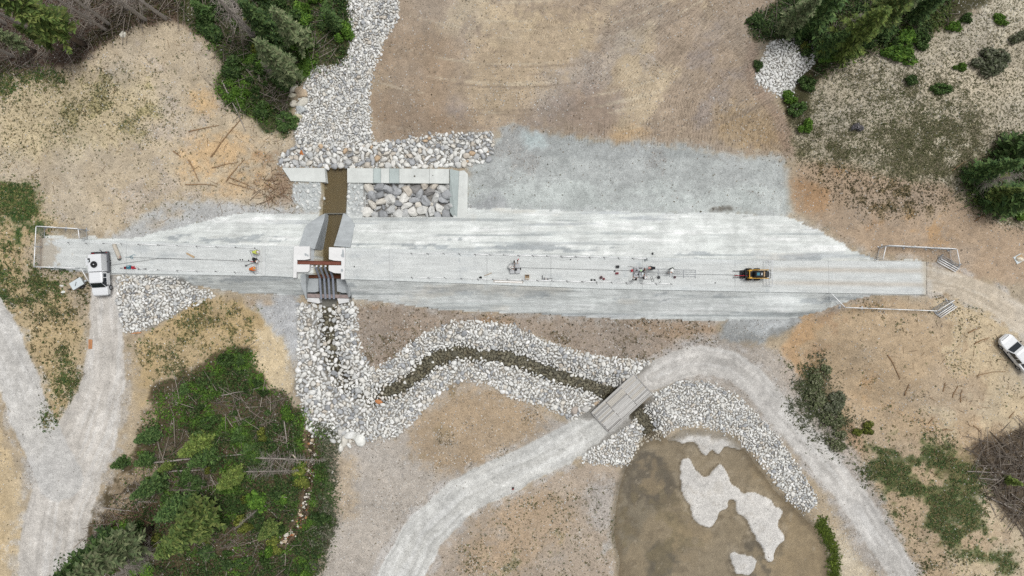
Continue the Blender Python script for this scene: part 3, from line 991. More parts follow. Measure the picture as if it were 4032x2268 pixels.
def flat_sheet(name, poly_v, z, mat):
    P = [V(x, y, z) for x, y in poly_v]
    bm = bmesh.new()
    f = bm.faces.new([bm.verts.new(p) for p in P])
    bmesh.ops.triangulate(bm, faces=[f])
    me = bpy.data.meshes.new(name)
    bm.to_mesh(me); bm.free()
    me.materials.append(mat)
    return mesh_obj(name, me)


PONDW = [(1640, 1085), (1700, 1075), (1760, 1070), (1860, 1085), (1925, 1150), (1980, 1225), (2030, 1290), (2075, 1305), (2105, 1390), (2100, 1480), (2070, 1580), (1590, 1580), (1535, 1440), (1525, 1330), (1540, 1240), (1570, 1170), (1600, 1110)]
tag(flat_sheet('pond', PONDW, POND_Z, M['pond']), kind='structure')


def ribbon(name, pts, half, z, mat):
    P, F = [], []
    pts = [V(x, y, 0) for x, y in pts]
    for i, p in enumerate(pts):
        d = (pts[min(i + 1, len(pts) - 1)] - pts[max(i - 1, 0)]).normalized()
        n = Vector((-d.y, d.x, 0))
        P += [p + n * half, p - n * half]
    for i in range(len(pts) - 1):
        F.append((2 * i, 2 * i + 1, 2 * i + 3, 2 * i + 2))
    me = bpy.data.meshes.new(name)
    me.from_pydata([(p.x, p.y, z) for p in P], [], F)
    me.materials.append(mat)
    return mesh_obj(name, me)


tag(ribbon('stream', STREAM, 2.0, -0.94, M['stream']), kind='structure')
tag(flat_sheet('water', [(815, 424), (876, 424), (869, 545), (869, 690), (805, 690), (806, 545)], -0.86, M['channel']), kind='structure')
tag(ribbon('stream', CREEK, 0.3, -0.22, M['stream']), kind='structure')

# ------------------------------------------------------------------ stones
def ico(sub):
    bm = bmesh.new()
    bmesh.ops.create_icosphere(bm, subdivisions=sub, radius=1.0)
    bm.verts.ensure_lookup_table()
    v = np.array([x.co[:] for x in bm.verts]); f = np.array([[q.index for q in x.verts] for x in bm.faces])
    bm.free()
    return v, f


ICO_V, ICO_F = ico(2)      # Blender's 2 = 42 verts, 80 faces
ICO3_V, ICO3_F = ico(3)


def rock_shape(rs, base=None, ang=0.5):
    v = (ICO_V if base is None else base).copy()
    for _ in range(rs.randint(7, 12)):          # plane cuts give the worn facets
        n = rs.normal(size=3); n /= np.linalg.norm(n)
        d = rs.uniform(0.5, 0.92)
        h = v @ n
        v = v - np.outer(np.maximum(h - d, 0) * rs.uniform(.6, 1.0), n)
    v = v * (1 + ang * .12 * rs.normal(size=(len(v), 1)))
    v = v * np.array([1.0, rs.uniform(.55, .92), rs.uniform(.45, .7)])
    r = np.hypot(v[:, 0], v[:, 1]).max()
    return v / r


STONE_COLS = [(214, 213, 208), (200, 200, 197), (226, 226, 222), (186, 187, 186), (168, 170, 172), (208, 203, 193), (218, 216, 210), (150, 152, 154), (196, 188, 176), (232, 231, 228)]
STONE_K = 1.12
rsk = np.random.RandomState(5)
ROCKV = [rock_shape(rsk) for _ in range(14)]
ANGV = [rock_shape(np.random.RandomState(700 + q), ICO_V, .8) for q in range(12)]
BIGV = [rock_shape(rsk, ICO3_V, .35) for _ in range(8)]
_rock_cache = {}


def rock_mesh(i, c, big=False):
    key = (i, c, big)
    if key not in _rock_cache:
        v = ANGV[i % len(ANGV)] if big == 'ang' else BIGV[i] if big else ROCKV[i]
        f = ICO3_F if big is True else ICO_F
        base = lin(c if isinstance(c, tuple) else STONE_COLS[c]) * STONE_K
        rs = np.random.RandomState(i * 31 + (c if not isinstance(c, tuple) else sum(c)))
        col = base * (1 + .07 * rs.normal(size=(len(v), 1)))
        _rock_cache[key] = np_mesh('stone', v, f, np.clip(col, 0, .95), big != 'ang', M['rock'])
    return _rock_cache[key]


def onroad(x, y):
    return ROADM[min(int(np.searchsorted(gy, y)), NY - 1), min(int(np.searchsorted(gx, x)), NX - 1)] > .45


def scatter(poly, rmin, rmax, tries, seed, dens=1.0, reject=None, power=2.2, overlap=.70, sizefn=None, mix=False):
    """stones packed by dart throwing, largest first; returns x, y, r"""
    rs = np.random.RandomState(seed)
    P = np.array(poly, float)
    x0, y0 = P.min(0); x1, y1 = P.max(0)
    cell = rmax * 2
    grid = {}
    out = []
    cls = rs.choice(3, tries, p=[.012, .12, .868]) if mix else np.zeros(tries, int)
    uu = rs.rand(tries)
    fr = np.where(cls == 0, .62 + .38 * uu ** 2, np.where(cls == 1, .34 + .28 * uu, .34 * uu)) if mix else uu ** power
    rr = rmin + (rmax - rmin) * np.sort(fr)[::-1]
    qx = rs.uniform(x0, x1, tries); qy = rs.uniform(y0, y1, tries)
    wob = 4
    ok = inside(poly, qx + rs.normal(size=tries) * wob, qy + rs.normal(size=tries) * wob)
    for x, y, r, o in zip(qx, qy, rr, ok):
        if not o:
            continue
        if sizefn is not None:
            r = r * sizefn(x, y)
        p = V(x, y, 0)
        if reject is not None and reject(x, y):
            continue
        if onroad(p.x, p.y):
            continue
        ci, cj = int(p.x // cell), int(p.y // cell)
        bad = False
        for a in (-1, 0, 1):
            for b in (-1, 0, 1):
                for (u, w, s) in grid.get((ci + a, cj + b), ()):
                    if (u - p.x) ** 2 + (w - p.y) ** 2 < ((s + r) * overlap) ** 2:
                        bad = True; break
                if bad: break
            if bad: break
        if bad:
            continue
        grid.setdefault((ci, cj), []).append((p.x, p.y, r))
        out.append((p.x, p.y, r))
    return np.array(out)


def place_stones(thing_name, label, cat, pts, seed, cols, maxn=300, sink=.25, fillname='stone_fill', zfix=None, colfn=None, group=None, ang=False):
    rs = np.random.RandomState(seed)
    order = np.argsort(-pts[:, 2])
    pts = pts[order]
    z = gz_arr(pts[:, 0], pts[:, 1]) if zfix is None else np.full(len(pts), zfix)
    c0 = Vector((float(pts[:, 0].mean()), float(pts[:, 1].mean()), float(z.min())))
    root = empty(thing_name, c0, 0, label, cat, group)
    cs = rs.choice(len(cols), len(pts), p=np.array([w for _, w in cols]) / sum(w for _, w in cols))
    vi = rs.randint(0, len(ROCKV), len(pts))
    for k in range(min(maxn, len(pts))):
        x, y, r = pts[k]
        o = bpy.data.objects.new('stone', rock_mesh(int(vi[k]), cols[cs[k]][0], 'ang' if ang else False))
        link(o, root)
        o.location = (x - c0.x, y - c0.y, z[k] - c0.z + r * (.5 - sink))
        o.rotation_euler = (rs.normal() * .3, rs.normal() * .3, rs.uniform(0, 6.28))
        s = r * 1.15
        o.scale = (s, s * rs.uniform(.85, 1.1), s * rs.uniform(.9, 1.25))
    rest = pts[maxn:]
    if len(rest):
        Vv, Ff, Cc = [], [], []
        nv = len(ICO_V)
        for k in range(len(rest)):
            x, y, r = rest[k]
            v = ROCKV[int(vi[maxn + k])]
            a = rs.uniform(0, 6.28); t = rs.normal() * .3
            R = np.array(Matrix.Rotation(a, 3, 'Z') @ Matrix.Rotation(t, 3, 'X'))
            w = (v * np.array([1.15, 1.15 * rs.uniform(.85, 1.1), 1.15 * rs.uniform(.9, 1.25)]) * r) @ R.T + np.array([x - c0.x, y - c0.y, z[maxn + k] - c0.z + r * (.5 - sink)])
            Vv.append(w); Ff.append(ICO_F + nv * k)
            cc = cols[cs[maxn + k]][0]
            base = lin(cc if isinstance(cc, tuple) else STONE_COLS[cc]) * STONE_K * rs.uniform(.86, 1.1)
            Cc.append(np.clip(base * (1 + .06 * rs.normal(size=(nv, 1))), 0, .95))
        me = np_mesh(fillname, np.concatenate(Vv), np.concatenate(Ff), np.concatenate(Cc), True, M['rock'])
        o = mesh_obj(fillname, me, root)
        o['kind'] = 'stuff'
    return root


BRPOLY = [(1598, 948), (1648, 1006), (1540, 1095), (1488, 1040)]


def on_bridge(x, y):
    return bool(inside(BRPOLY, np.array([x]), np.array([y]))[0])


PALE = [(0, 5), (1, 4), (2, 6), (3, 3), (4, 1.5), (5, 2), (6, 4), (7, 1), (8, 1), (9, 3)]
GREYS = [(0, 3), (1, 4), (3, 4), (4, 3), (5, 3), (7, 3), (8, 2.5), (6, 2), ((140, 138, 136), 1.5)]
place_stones('riprap', 'pale cobble riprap lining the creek that comes down to the sill from the top edge', 'riprap',
             scatter(RIP['creek'], .075, .34, 60000, 1, mix=True), 1, PALE)
place_stones('riprap', 'bar of larger mixed grey and white boulders along the upstream edge of the concrete sill', 'riprap',
             scatter(RIP['bar'], .08, .50, 22000, 2, power=3.0, sizefn=lambda x, y: .55 + .45 * min(1, max(0, (y - 330) / 70))), 2, PALE + [((196, 172, 144), .5)] + [(4, 3), (7, 2.5), (8, 2)])
place_stones('riprap', 'triangular bed of pale cobbles below the dam next to the white truck', 'riprap',
             scatter(RIP['triangle'], .09, .36, 20000, 3, mix=True), 3, PALE)
place_stones('riprap', 'pale riprap banks of the winding stream between the spillway and the timber bridge', 'riprap',
             scatter(RIP['meander'], .09, .46, 90000, 4, mix=True, reject=on_bridge, sizefn=lambda x, y: (1.12 if x < 920 else .88)), 4, PALE)
place_stones('riprap', 'band of small white riprap between the timber bridge and the muddy pond', 'riprap',
             scatter(RIP['lower'], .075, .34, 60000, 5, mix=True, reject=on_bridge), 5, PALE)
place_stones('riprap', 'white cobble patch at the edge of the upper right wood', 'riprap',
             scatter(RIP['upper_right'], .09, .27, 12000, 6, power=2.6), 6, [(2, 5), (9, 5), (0, 2), (6, 2)])
# big boulders inside the concrete box
place_stones('boulder_bed', 'bed of big rough grey boulders filling the rectangular concrete box', 'boulders',
             scatter([(922, 464), (1134, 464), (1136, 532), (1060, 541), (925, 541)], .22, .78, 9000, 7, power=1.9, overlap=.66), 7, GREYS, sink=.05, ang=True)
# grouted stone aprons on both banks of the inlet channel
M['grout'] = concrete_mat('grout', (196, 200, 199), .1, .06)
for poly, lab in (([(738, 462), (814, 458), (814, 528), (770, 528), (735, 500)], 'stones set in pale grout on the left bank of the brown inlet channel'),
                  ([(874, 462), (922, 462), (918, 540), (872, 534)], 'stones set in pale grout between the brown inlet channel and the boulder box')):
    r_ = place_stones('grouted_apron', lab, 'stone apron', scatter(poly, .1, .3, 1600, len(lab), power=1.5, overlap=1.15), len(lab), [((205, 208, 206), 3), ((190, 194, 194), 2), ((216, 217, 214), 2)], sink=.42)
    mb = MB()
    mb.prism([G(x, y, .05) for x, y in poly], -1.0)
    wbuild(mb, 'grout', M['grout'], r_)

# single boulders one can point at
BOULD = [(741, 222, 15, (222, 216, 200), 'large cream boulder at the top of the row beside the creek riprap'),
         (758, 234, 17, (206, 186, 160), 'large brownish boulder right of the topmost cream one in the row'),
         (736, 240, 11, (206, 200, 180), 'cream boulder on the left side of the row beside the creek riprap'),
         (760, 258, 18, (204, 200, 188), 'largest grey boulder in the row beside the creek riprap'),
         (740, 260, 11, (196, 190, 176), 'grey boulder left of the largest one in the row'),
         (759, 277, 14, (190, 194, 194), 'bluish grey boulder at the lower end of the row of large boulders'),
         (752, 293, 11, (204, 196, 168), 'yellowish lichened boulder near the bottom of the boulder row'),
         (747, 307, 9, (190, 176, 150), 'tan squarish boulder below the boulder row'),
         (847, 98, 13, (196, 198, 184), 'lone pale standing boulder among the green bushes left of the creek'),
         (311, 87, 9, (222, 218, 204), 'lone white boulder at the edge of the upper left wood'),
         (883, 1094, 17, (222, 222, 218), 'white boulder at the top of the cluster below the riprap bend'),
         (866, 1108, 17, (206, 202, 192), 'tan grey boulder in the middle of the cluster below the riprap bend'),
         (905, 1106, 17, (228, 228, 222), 'long white boulder at the right end of the cluster below the riprap bend'),
         (858, 1085, 12, (196, 194, 188), 'grey boulder at the left top of the cluster below the riprap bend'),
         (858, 1124, 12, (224, 222, 214), 'white boulder at the bottom of the cluster below the riprap bend'),
         (880, 1121, 10, (218, 218, 214), 'small white boulder at the bottom right of the cluster below the riprap bend'),
         (952, 1010, 11, (196, 136, 92), 'single orange boulder in the water at the stream bend'),
         (760, 385, 8, (176, 112, 66), 'rust orange stone at the left end of the boulder bar'),
         (982, 370, 6, (170, 112, 74), 'small rust brown stone in the middle of the boulder bar'),
         (1500, 1015, 8, (178, 160, 138), 'brown boulder against the lower left side of the bridge approach'),
         (1445, 1033, 11, (176, 166, 156), 'greyish brown boulder left of the bridge approach road'),
         (1470, 1028, 12, (190, 188, 184), 'grey boulder between two brown ones left of the bridge approach'),
         (2562, 652, 10, (226, 216, 196), 'pale flat slab of rock near the right edge of the picture'),
         (2582 - 8, 548, 7, (222, 206, 172), 'small cream boulder on the slope at the right edge'),
         (1590, 918, 4, (220, 220, 216), 'small white stone beside the road above the bridge')]
for i, (x, y, r, c, lab) in enumerate(BOULD):
    rm = r / 19.167
    p = G(x, y, rm * .18)
    o = mesh_obj('boulder', rock_mesh(i % len(BIGV), c, True), None, p)
    o.rotation_euler = (random.gauss(0, .15), random.gauss(0, .15), random.uniform(0, 6.28))
    o.scale = (rm * 1.08, rm * 1.0, rm * 1.15)
    tag(o, lab, 'boulder', 'boulders lying singly')

# stones in the little creek
cp, cc = [], []
rs = np.random.RandomState(91)
for k in range(110):
    t = rs.rand() * (len(CREEK) - 1); i = int(t); f = t - i
    x = CREEK[i][0] * (1 - f) + CREEK[i + 1][0] * f + rs.normal() * 7; y = CREEK[i][1] * (1 - f) + CREEK[i + 1][1] * f + rs.normal() * 6
    p = V(x, y, 0); cp.append((p.x, p.y, rs.uniform(.09, .26)))
place_stones('creek_stones', 'white and rust orange stones in the small creek through the lower left wood', 'stones', np.array(cp), 92,
             [((214, 208, 196), 6), ((178, 130, 92), 1.6), ((150, 98, 66), .7), ((196, 178, 152), 2)], sink=.15)

# loose pebbles over the gravelly ground: nobody could count them
def pebbles(n, seed):
    rs = np.random.RandomState(seed)
    w = GRAV * (1 - pond * (1 - bars * .3)) * (1 - .6 * ROADM) * (1 - np.clip(sum(RIPM.values()), 0, 1)) * (1 - faces)
    w = w * (np.abs(X) < 72) * (np.abs(Y) < 42) * ~((du <= 0) & (dd <= 0) & (inx > .5))
    w = np.clip(w, 0, None) ** 1.6 * (.3 + thr(nB + nC * .5, -.2, .9))
    c = np.cumsum(w.ravel()); pick = np.searchsorted(c, rs.rand(n) * c[-1])
    x = X.ravel()[pick] + rs.uniform(-.5, .5, n) * DX; y = Y.ravel()[pick] + rs.uniform(-.5, .5, n) * DX
    z = gz_arr(x, y)
    oct_v = np.array([(1, 0, 0), (0, 1, 0), (-1, 0, 0), (0, -1, 0), (0, 0, 1)], float)
    oct_f = np.array([(0, 1, 4), (1, 2, 4), (2, 3, 4), (3, 0, 4)])
    r = .03 + .10 * rs.rand(n) ** 3.5
    a = rs.uniform(0, 6.28, n)
    ca, sa = np.cos(a)[:, None], np.sin(a)[:, None]
    vx = (oct_v[None, :, 0] * ca - oct_v[None, :, 1] * sa * .8) * r[:, None] + x[:, None]
    vy = (oct_v[None, :, 0] * sa + oct_v[None, :, 1] * ca * .8) * r[:, None] + y[:, None]
    vz = oct_v[None, :, 2] * r[:, None] * .8 + z[:, None] - .005
    v = np.stack([vx, vy, vz], -1).reshape(-1, 3)
    f = (oct_f[None] + 5 * np.arange(n)[:, None, None]).reshape(-1, 3)
    base = lin(np.array([(214, 212, 206), (190, 188, 184), (160, 156, 150), (226, 224, 220), (140, 130, 118)]))[rs.randint(0, 5, n)]
    return tag(mesh_obj('pebbles', np_mesh('pebbles', v, f, np.repeat(base, 5, 0), False, M['debris'])), 'loose pale pebbles strewn over the gravelly ground', 'pebbles', kind='stuff')


pebbles(70000, 77)

# dozer grouser marks: rows of little soil ridges
def cleats(tracks, seed):
    rs = np.random.RandomState(seed)
    Vv, Ff, Cc = [], [], []
    k = 0
    for pts, lanes, wid in tracks:
        P = [V(x, y, 0) for x, y in pts]
        # catmull-rom
        Q = []
        for i in range(len(P) - 1):
            a, b, c, d = P[max(i - 1, 0)], P[i], P[i + 1], P[min(i + 2, len(P) - 1)]
            for t in np.linspace(0, 1, 40, endpoint=False):
                Q.append(.5 * ((2 * b) + (c - a) * t + (2 * a - 5 * b + 4 * c - d) * t * t + (3 * b - a - 3 * c + d) * t ** 3))
        acc = 0
        for i in range(1, len(Q)):
            acc += (Q[i] - Q[i - 1]).length
            if acc < .27:
                continue
            acc = 0
            d = (Q[i] - Q[i - 1]).normalized(); n = Vector((-d.y, d.x, 0))
            for L in lanes:
                if rs.rand() < .2 + .5 * (nB[min(int(np.searchsorted(gy, Q[i].y)), NY - 1), min(int(np.searchsorted(gx, Q[i].x)), NX - 1)] > .25):
                    continue
                c = Q[i] + n * (L + rs.normal() * .03)
                h = .055 * rs.uniform(.3, 1.3); w = wid * rs.uniform(.8, 1.05); t = .07
                z = gz(c.x, c.y) - .01
                e = [c - n * w / 2 - d * t, c + n * w / 2 - d * t, c + n * w / 2 + d * t, c - n * w / 2 + d * t, c - n * w * .42, c + n * w * .42]
                zz = [z, z, z, z, z + h, z + h]
                Vv += [(q.x, q.y, s) for q, s in zip(e, zz)]
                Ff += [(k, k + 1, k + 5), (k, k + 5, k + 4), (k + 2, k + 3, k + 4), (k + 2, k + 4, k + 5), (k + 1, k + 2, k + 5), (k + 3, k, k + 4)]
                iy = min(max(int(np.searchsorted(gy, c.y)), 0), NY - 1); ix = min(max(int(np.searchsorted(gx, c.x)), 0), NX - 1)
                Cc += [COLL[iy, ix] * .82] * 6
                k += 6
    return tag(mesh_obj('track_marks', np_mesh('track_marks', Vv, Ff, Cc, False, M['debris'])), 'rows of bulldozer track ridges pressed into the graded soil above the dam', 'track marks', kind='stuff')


two = (-.95, .95)
fan = (-1.5, -.9, -.3, .3, .9, 1.5)
TR = [([(1600, -30), (1700, 70), (1820, 180), (1930, 300), (2000, 370)], fan, .5), ([(1690, -30), (1790, 60), (1890, 180), (1965, 300), (2005, 360)], fan, .5),
      ([(1790, -30), (1850, 60), (1900, 160), (1950, 260)], fan, .5), ([(1870, -30), (1880, 60), (1890, 150), (1930, 230)], two, .5),
      ([(1420, 335), (1560, 345), (1720, 352), (1990, 378)], (-.7, 0, .7), .55), ([(1500, 318), (1650, 325), (1800, 335), (2000, 365)], (-.7, .1, .8), .55),
      ([(1520, 60), (1610, 150), (1740, 230), (1880, 290), (1990, 350)], fan, .5), ([(1560, 10), (1660, 110), (1780, 210), (1900, 280)], fan, .5),
      ([(1480, 130), (1560, 210), (1680, 270), (1820, 310), (1950, 340)], fan, .5),
      ([(1340, 60), (1400, 75), (1440, 55), (1480, 20), (1500, -30)], two, .5), ([(1320, 45), (1370, 85), (1400, 110)], (0,), .5),
      ([(1410, 168), (1460, 162), (1520, 170)], (0,), .55), ([(1460, 190), (1500, 120), (1510, 40), (1505, -20)], two, .55),
      ([(1560, 250), (1640, 215), (1720, 130), (1760, 40), (1770, -30)], two, .55), ([(1640, 290), (1740, 270), (1830, 215), (1870, 130)], two, .55),
      ([(1080, 60), (1180, 110), (1260, 170), (1290, 260)], two, .5), ([(1700, 300), (1800, 290), (1900, 310), (1980, 350)], fan, .5)]
cleats(TR, 55)

# ------------------------------------------------------------------ vegetation
def quads_mesh(name, c, u, v, col):
    """leaf quads: centres c, half axes u, v (n,3), colours (n,3)"""
    n = len(c)
    P = np.stack([c - u - v * .3, c - v, c + u * 1.1, c + v], 1).reshape(-1, 3)     # kite-shaped
    F = np.arange(4 * n).reshape(n, 4)
    return np_mesh(name, P, F, np.repeat(col, 4, 0), False, M['leaf'])


LEAF_K = 1.0


def unit(a):
    return a / np.maximum(np.linalg.norm(a, axis=1, keepdims=True), 1e-9)


def leaf_cols(rs, n, pal, var=.22, k=None):
    p = lin(np.array(pal, float)) * (LEAF_K if k is None else k)
    c = p[rs.randint(0, len(p), n)]
    return np.clip(c * (1 + var * rs.normal(size=(n, 1))), .004, .6)


def conifer_meshes(seed, h, r, pal, t0=.1, dens=1.0):
    rs = np.random.RandomState(seed)
    C, U, W = [], [], []
    br = MB()
    lev = int(h * 3.2)
    lean = rs.normal(size=2) * .015 * h
    for i in range(lev):
        t = t0 + (1 - t0) * (i + rs.rand()) / lev
        z = h * t
        L0 = r * (1 - t) ** .75 * (1 if t > .25 else .75 + t) + .12
        nb = rs.randint(4, 7)
        a0 = rs.uniform(0, 6.28)
        for b in range(nb):
            if rs.rand() > dens:
                continue
            a = a0 + b * 6.283 / nb + rs.normal() * .25
            L = L0 * rs.uniform(.55, 1.15)
            dr = np.array([math.cos(a), math.sin(a), -.22 + .35 * t])
            s0 = np.array([lean[0] * t, lean[1] * t, z])
            ns = max(2, int(L / .24))
            for s in range(ns):
                q = (s + .6) / ns
                p = s0 + dr * L * q + np.array([0, 0, -.15 * L * q * q])
                for sd_ in (-1, 1):
                    ang = a + sd_ * rs.uniform(.5, 1.1)
                    ln = (.20 + .16 * (1 - q) * min(L, 1.5)) * rs.uniform(.7, 1.3)
                    d = np.array([math.cos(ang), math.sin(ang), rs.uniform(-.35, .25)])
                    C.append(p + d * ln * .6); U.append(d * ln)
                    W.append(np.array([-math.sin(ang), math.cos(ang), rs.normal() * .4]) * ln * .42)
                C.append(p); U.append(dr * .17); W.append(np.array([-math.sin(a), math.cos(a), rs.normal() * .4]) * .09)
            if i % 2 == 0 and L > .7:
                br.tube([s0, s0 + dr * L * .8], [.028, .01], 3, False)
    C, U, W = np.array(C), np.array(U), np.array(W)
    crown = quads_mesh('crown', C, U, W, leaf_cols(rs, len(C), pal, k=1.35))
    tr = MB()
    tr.tube([(0, 0, -.3), (lean[0] * .3, lean[1] * .3, h * .3), (lean[0] * .7, lean[1] * .7, h * .7), (lean[0], lean[1], h * .99)], [.016 * h + .04, .012 * h + .03, .006 * h + .02, .01], 7)
    tr.v += [tuple(map(float, x)) for x in br.v] if False else []
    b0 = len(tr.v)
    tr.v += br.v; tr.f += [tuple(i + b0 for i in f) for f in br.f]; tr.sm += br.sm
    tm = bpy.data.meshes.new('trunk'); tm.from_pydata([tuple(map(float, q)) for q in tr.v], [], tr.f); tm.materials.append(M['bark'])
    tm.polygons.foreach_set('use_smooth', tr.sm); tm.update()
    return tm, crown


def dead_meshes(seed, h, r, dens=1.0, t0=.2):
    rs = np.random.RandomState(seed)
    tr = MB()
    lean = rs.normal(size=2) * .03 * h
    tr.tube([(0, 0, -.3), (lean[0] * .5, lean[1] * .5, h * .5), (lean[0], lean[1], h)], [.013 * h + .03, .009 * h + .025, .012], 6)
    bm_ = MB()
    n = int(h * 9 * dens)
    for i in range(n):
        t = t0 + (1 - t0) * rs.rand()
        a = rs.uniform(0, 6.28); L = r * (1.05 - t) ** .6 * rs.uniform(.4, 1.1)
        s = Vector((lean[0] * t, lean[1] * t, h * t))
        d = Vector((math.cos(a), math.sin(a), rs.uniform(-.3, .15)))
        e = s + d * L
        bm_.tube([s, s + d * L * .5 + Vector((0, 0, .06 * L)), e], [.022, .016, .006], 3, False)
        for k in range(3):
            q = rs.uniform(.3, .9); a2 = a + rs.choice([-1, 1]) * rs.uniform(.4, .9)
            p = s + d * L * q
            bm_.tube([p, p + Vector((math.cos(a2), math.sin(a2), rs.uniform(-.2, .1))) * L * .35], [.012, .005], 3, False)
    out = []
    for nm, mb in (('trunk', tr), ('branches', bm_)):
        me = bpy.data.meshes.new(nm); me.from_pydata([tuple(map(float, q)) for q in mb.v], [], mb.f); me.materials.append(M['deadwood']); me.update()
        out.append(me)
    return out


def shrub_meshes(seed, pal, lobes=9, n=1500, leaf=.11, flat=.7):
    """a lumpy bush of radius 1, height about flat; leaves on and inside uneven lobes"""
    rs = np.random.RandomState(seed)
    C, Nn = [], []
    for k in range(lobes):
        a = rs.uniform(0, 6.28); q = math.sqrt(rs.rand()) * .68
        cen = np.array([math.cos(a) * q, math.sin(a) * q, flat * (.28 + .4 * rs.rand() * (1 - q))])
        rad = rs.uniform(.2, .42)
        m = int(n / lobes)
        d = unit(rs.normal(size=(m, 3)))
        rr = rad * rs.uniform(.35, 1.12, (m, 1)) ** .6
        C.append(cen + d * rr * np.array([1, 1, .85])); Nn.append(d)
    C = np.concatenate(C); Nn = np.concatenate(Nn)
    C[:, 2] = np.maximum(C[:, 2], .03)
    m = len(C)
    nn = unit(Nn + np.array([0, 0, .7]) + .7 * rs.normal(size=(m, 3)))
    u = unit(np.cross(nn, rs.normal(size=(m, 3))))
    w = np.cross(nn, u)
    s = leaf * rs.uniform(.6, 1.35, (m, 1))
    cr = quads_mesh('foliage', C, u * s, w * s * .55, leaf_cols(rs, m, pal, k=1.2))
    st = MB()
    for k in range(6):
        a = rs.uniform(0, 6.28)
        st.tube([(0, 0, -.1), (math.cos(a) * .25, math.sin(a) * .25, flat * .35), (math.cos(a) * .6, math.sin(a) * .6, flat * .6)], [.04, .028, .012], 4, False)
    sm = bpy.data.meshes.new('stem'); sm.from_pydata([tuple(map(float, q)) for q in st.v], [], st.f); sm.materials.append(M['bark']); sm.update()
    return sm, cr


OLIVE = [(84, 104, 52), (98, 114, 58), (74, 92, 46), (112, 122, 66)]
GREYG = [(104, 118, 82), (116, 126, 90), (90, 106, 70), (126, 132, 98)]
DARKG = [(68, 92, 50), (80, 104, 56), (56, 80, 44), (92, 112, 64)]
BRIGHT = [(96, 130, 50), (84, 118, 44), (110, 142, 56), (72, 104, 40)]
MIDG = [(70, 96, 48), (58, 82, 42), (82, 108, 54), (88, 108, 62)]
FLOORG = [(58, 82, 42), (70, 96, 46), (48, 70, 36), (82, 104, 54), (92, 92, 60)]
SAGE = [(108, 112, 92), (92, 100, 76), (124, 126, 106), (82, 90, 62)]
CON = {
    'olive': [conifer_meshes(201 + i, 15, 2.3, OLIVE, .30, .72) for i in range(2)],
    'grey': [conifer_meshes(211 + i, 15, 2.0, GREYG, .22, .62) for i in range(2)],
    'dark': [conifer_meshes(221 + i, 12, 2.0, DARKG, .08) for i in range(2)],
    'small': [conifer_meshes(231 + i, 6, 1.5, MIDG, .04) for i in range(2)],
    'lime': [conifer_meshes(241, 8, 1.7, [(110, 126, 60), (96, 116, 56), (126, 140, 72)], .08)],
    'tall_lime': [conifer_meshes(242, 13, 2.6, [(100, 118, 54), (88, 108, 50), (116, 130, 64)], .15, .8)],
}
CON_H = {'olive': 15, 'grey': 15, 'dark': 12, 'small': 6, 'lime': 8, 'tall_lime': 13}
DEAD = [dead_meshes(251 + i, 16, 1.7, .8, .25) for i in range(2)] + [dead_meshes(261, 9, 2.0, 2.2, .1)]
SHR = {
    'bright': [shrub_meshes(301 + i, BRIGHT) for i in range(3)],
    'mid': [shrub_meshes(311 + i, MIDG) for i in range(3)],
    'dark': [shrub_meshes(321 + i, DARKG) for i in range(3)],
    'scrub': [shrub_meshes(361 + i, [(112, 118, 86), (98, 106, 72), (126, 128, 102), (84, 94, 62)], 10, 750, .08) for i in range(3)],
    'sage': [shrub_meshes(331 + i, SAGE, 12, 1900, .085) for i in range(2)],
    'olive': [shrub_meshes(341 + i, [(110, 118, 52), (96, 106, 48), (126, 132, 60)]) for i in range(2)],
    'grey': [shrub_meshes(351, [(128, 124, 128), (112, 110, 114), (140, 136, 136)], 8, 1200, .09)],
}


def parts_of(root, pairs):
    for nm, me in pairs:
        o = bpy.data.objects.new(nm, me)
        link(o, root)
        if nm == 'branches':
            o['kind'] = 'stuff'


def tree(kind, vx, vy, h, label, group, wide=1.0, variant=0):
    p = G(vx, vy, -.05)
    name = 'conifer_tree'
    root = empty(name, p, random.uniform(0, 6.28), label, 'tree', group)
    L = CON[kind]; tm, cm = L[variant % len(L)]
    s = h / CON_H[kind]
    root.scale = (s * wide, s * wide, s)
    parts_of(root, (('trunk', tm), ('crown', cm)))
    return root


def dead_tree(vx, vy, h, label, group, variant=0, wide=1.0, tilt=(0, 0)):
    p = G(vx, vy, -.05)
    root = empty('dead_tree', p, random.uniform(0, 6.28), label, 'tree', group)
    tm, bm_ = DEAD[variant % 3]
    s = h / (9 if variant % 3 == 2 else 16)
    root.scale = (s * wide, s * wide, s)
    if tilt != (0, 0):
        root.rotation_euler = (tilt[0], tilt[1], math.radians(92))
        root.location.z += .35
    parts_of(root, (('trunk', tm), ('branches', bm_)))
    return root


def shrub(kind, vx, vy, rx, ry, h, label, group, name='bush', cat='bush', variant=0):
    p = G(vx, vy, -.05)
    root = empty(name, p, random.uniform(-.4, .4), label, cat, group)
    L = SHR[kind]; sm, cm = L[variant % len(L)]
    root.scale = (rx / 19.167, ry / 19.167, h / .7)
    parts_of(root, (('stem', sm), ('foliage', cm)))
    return root


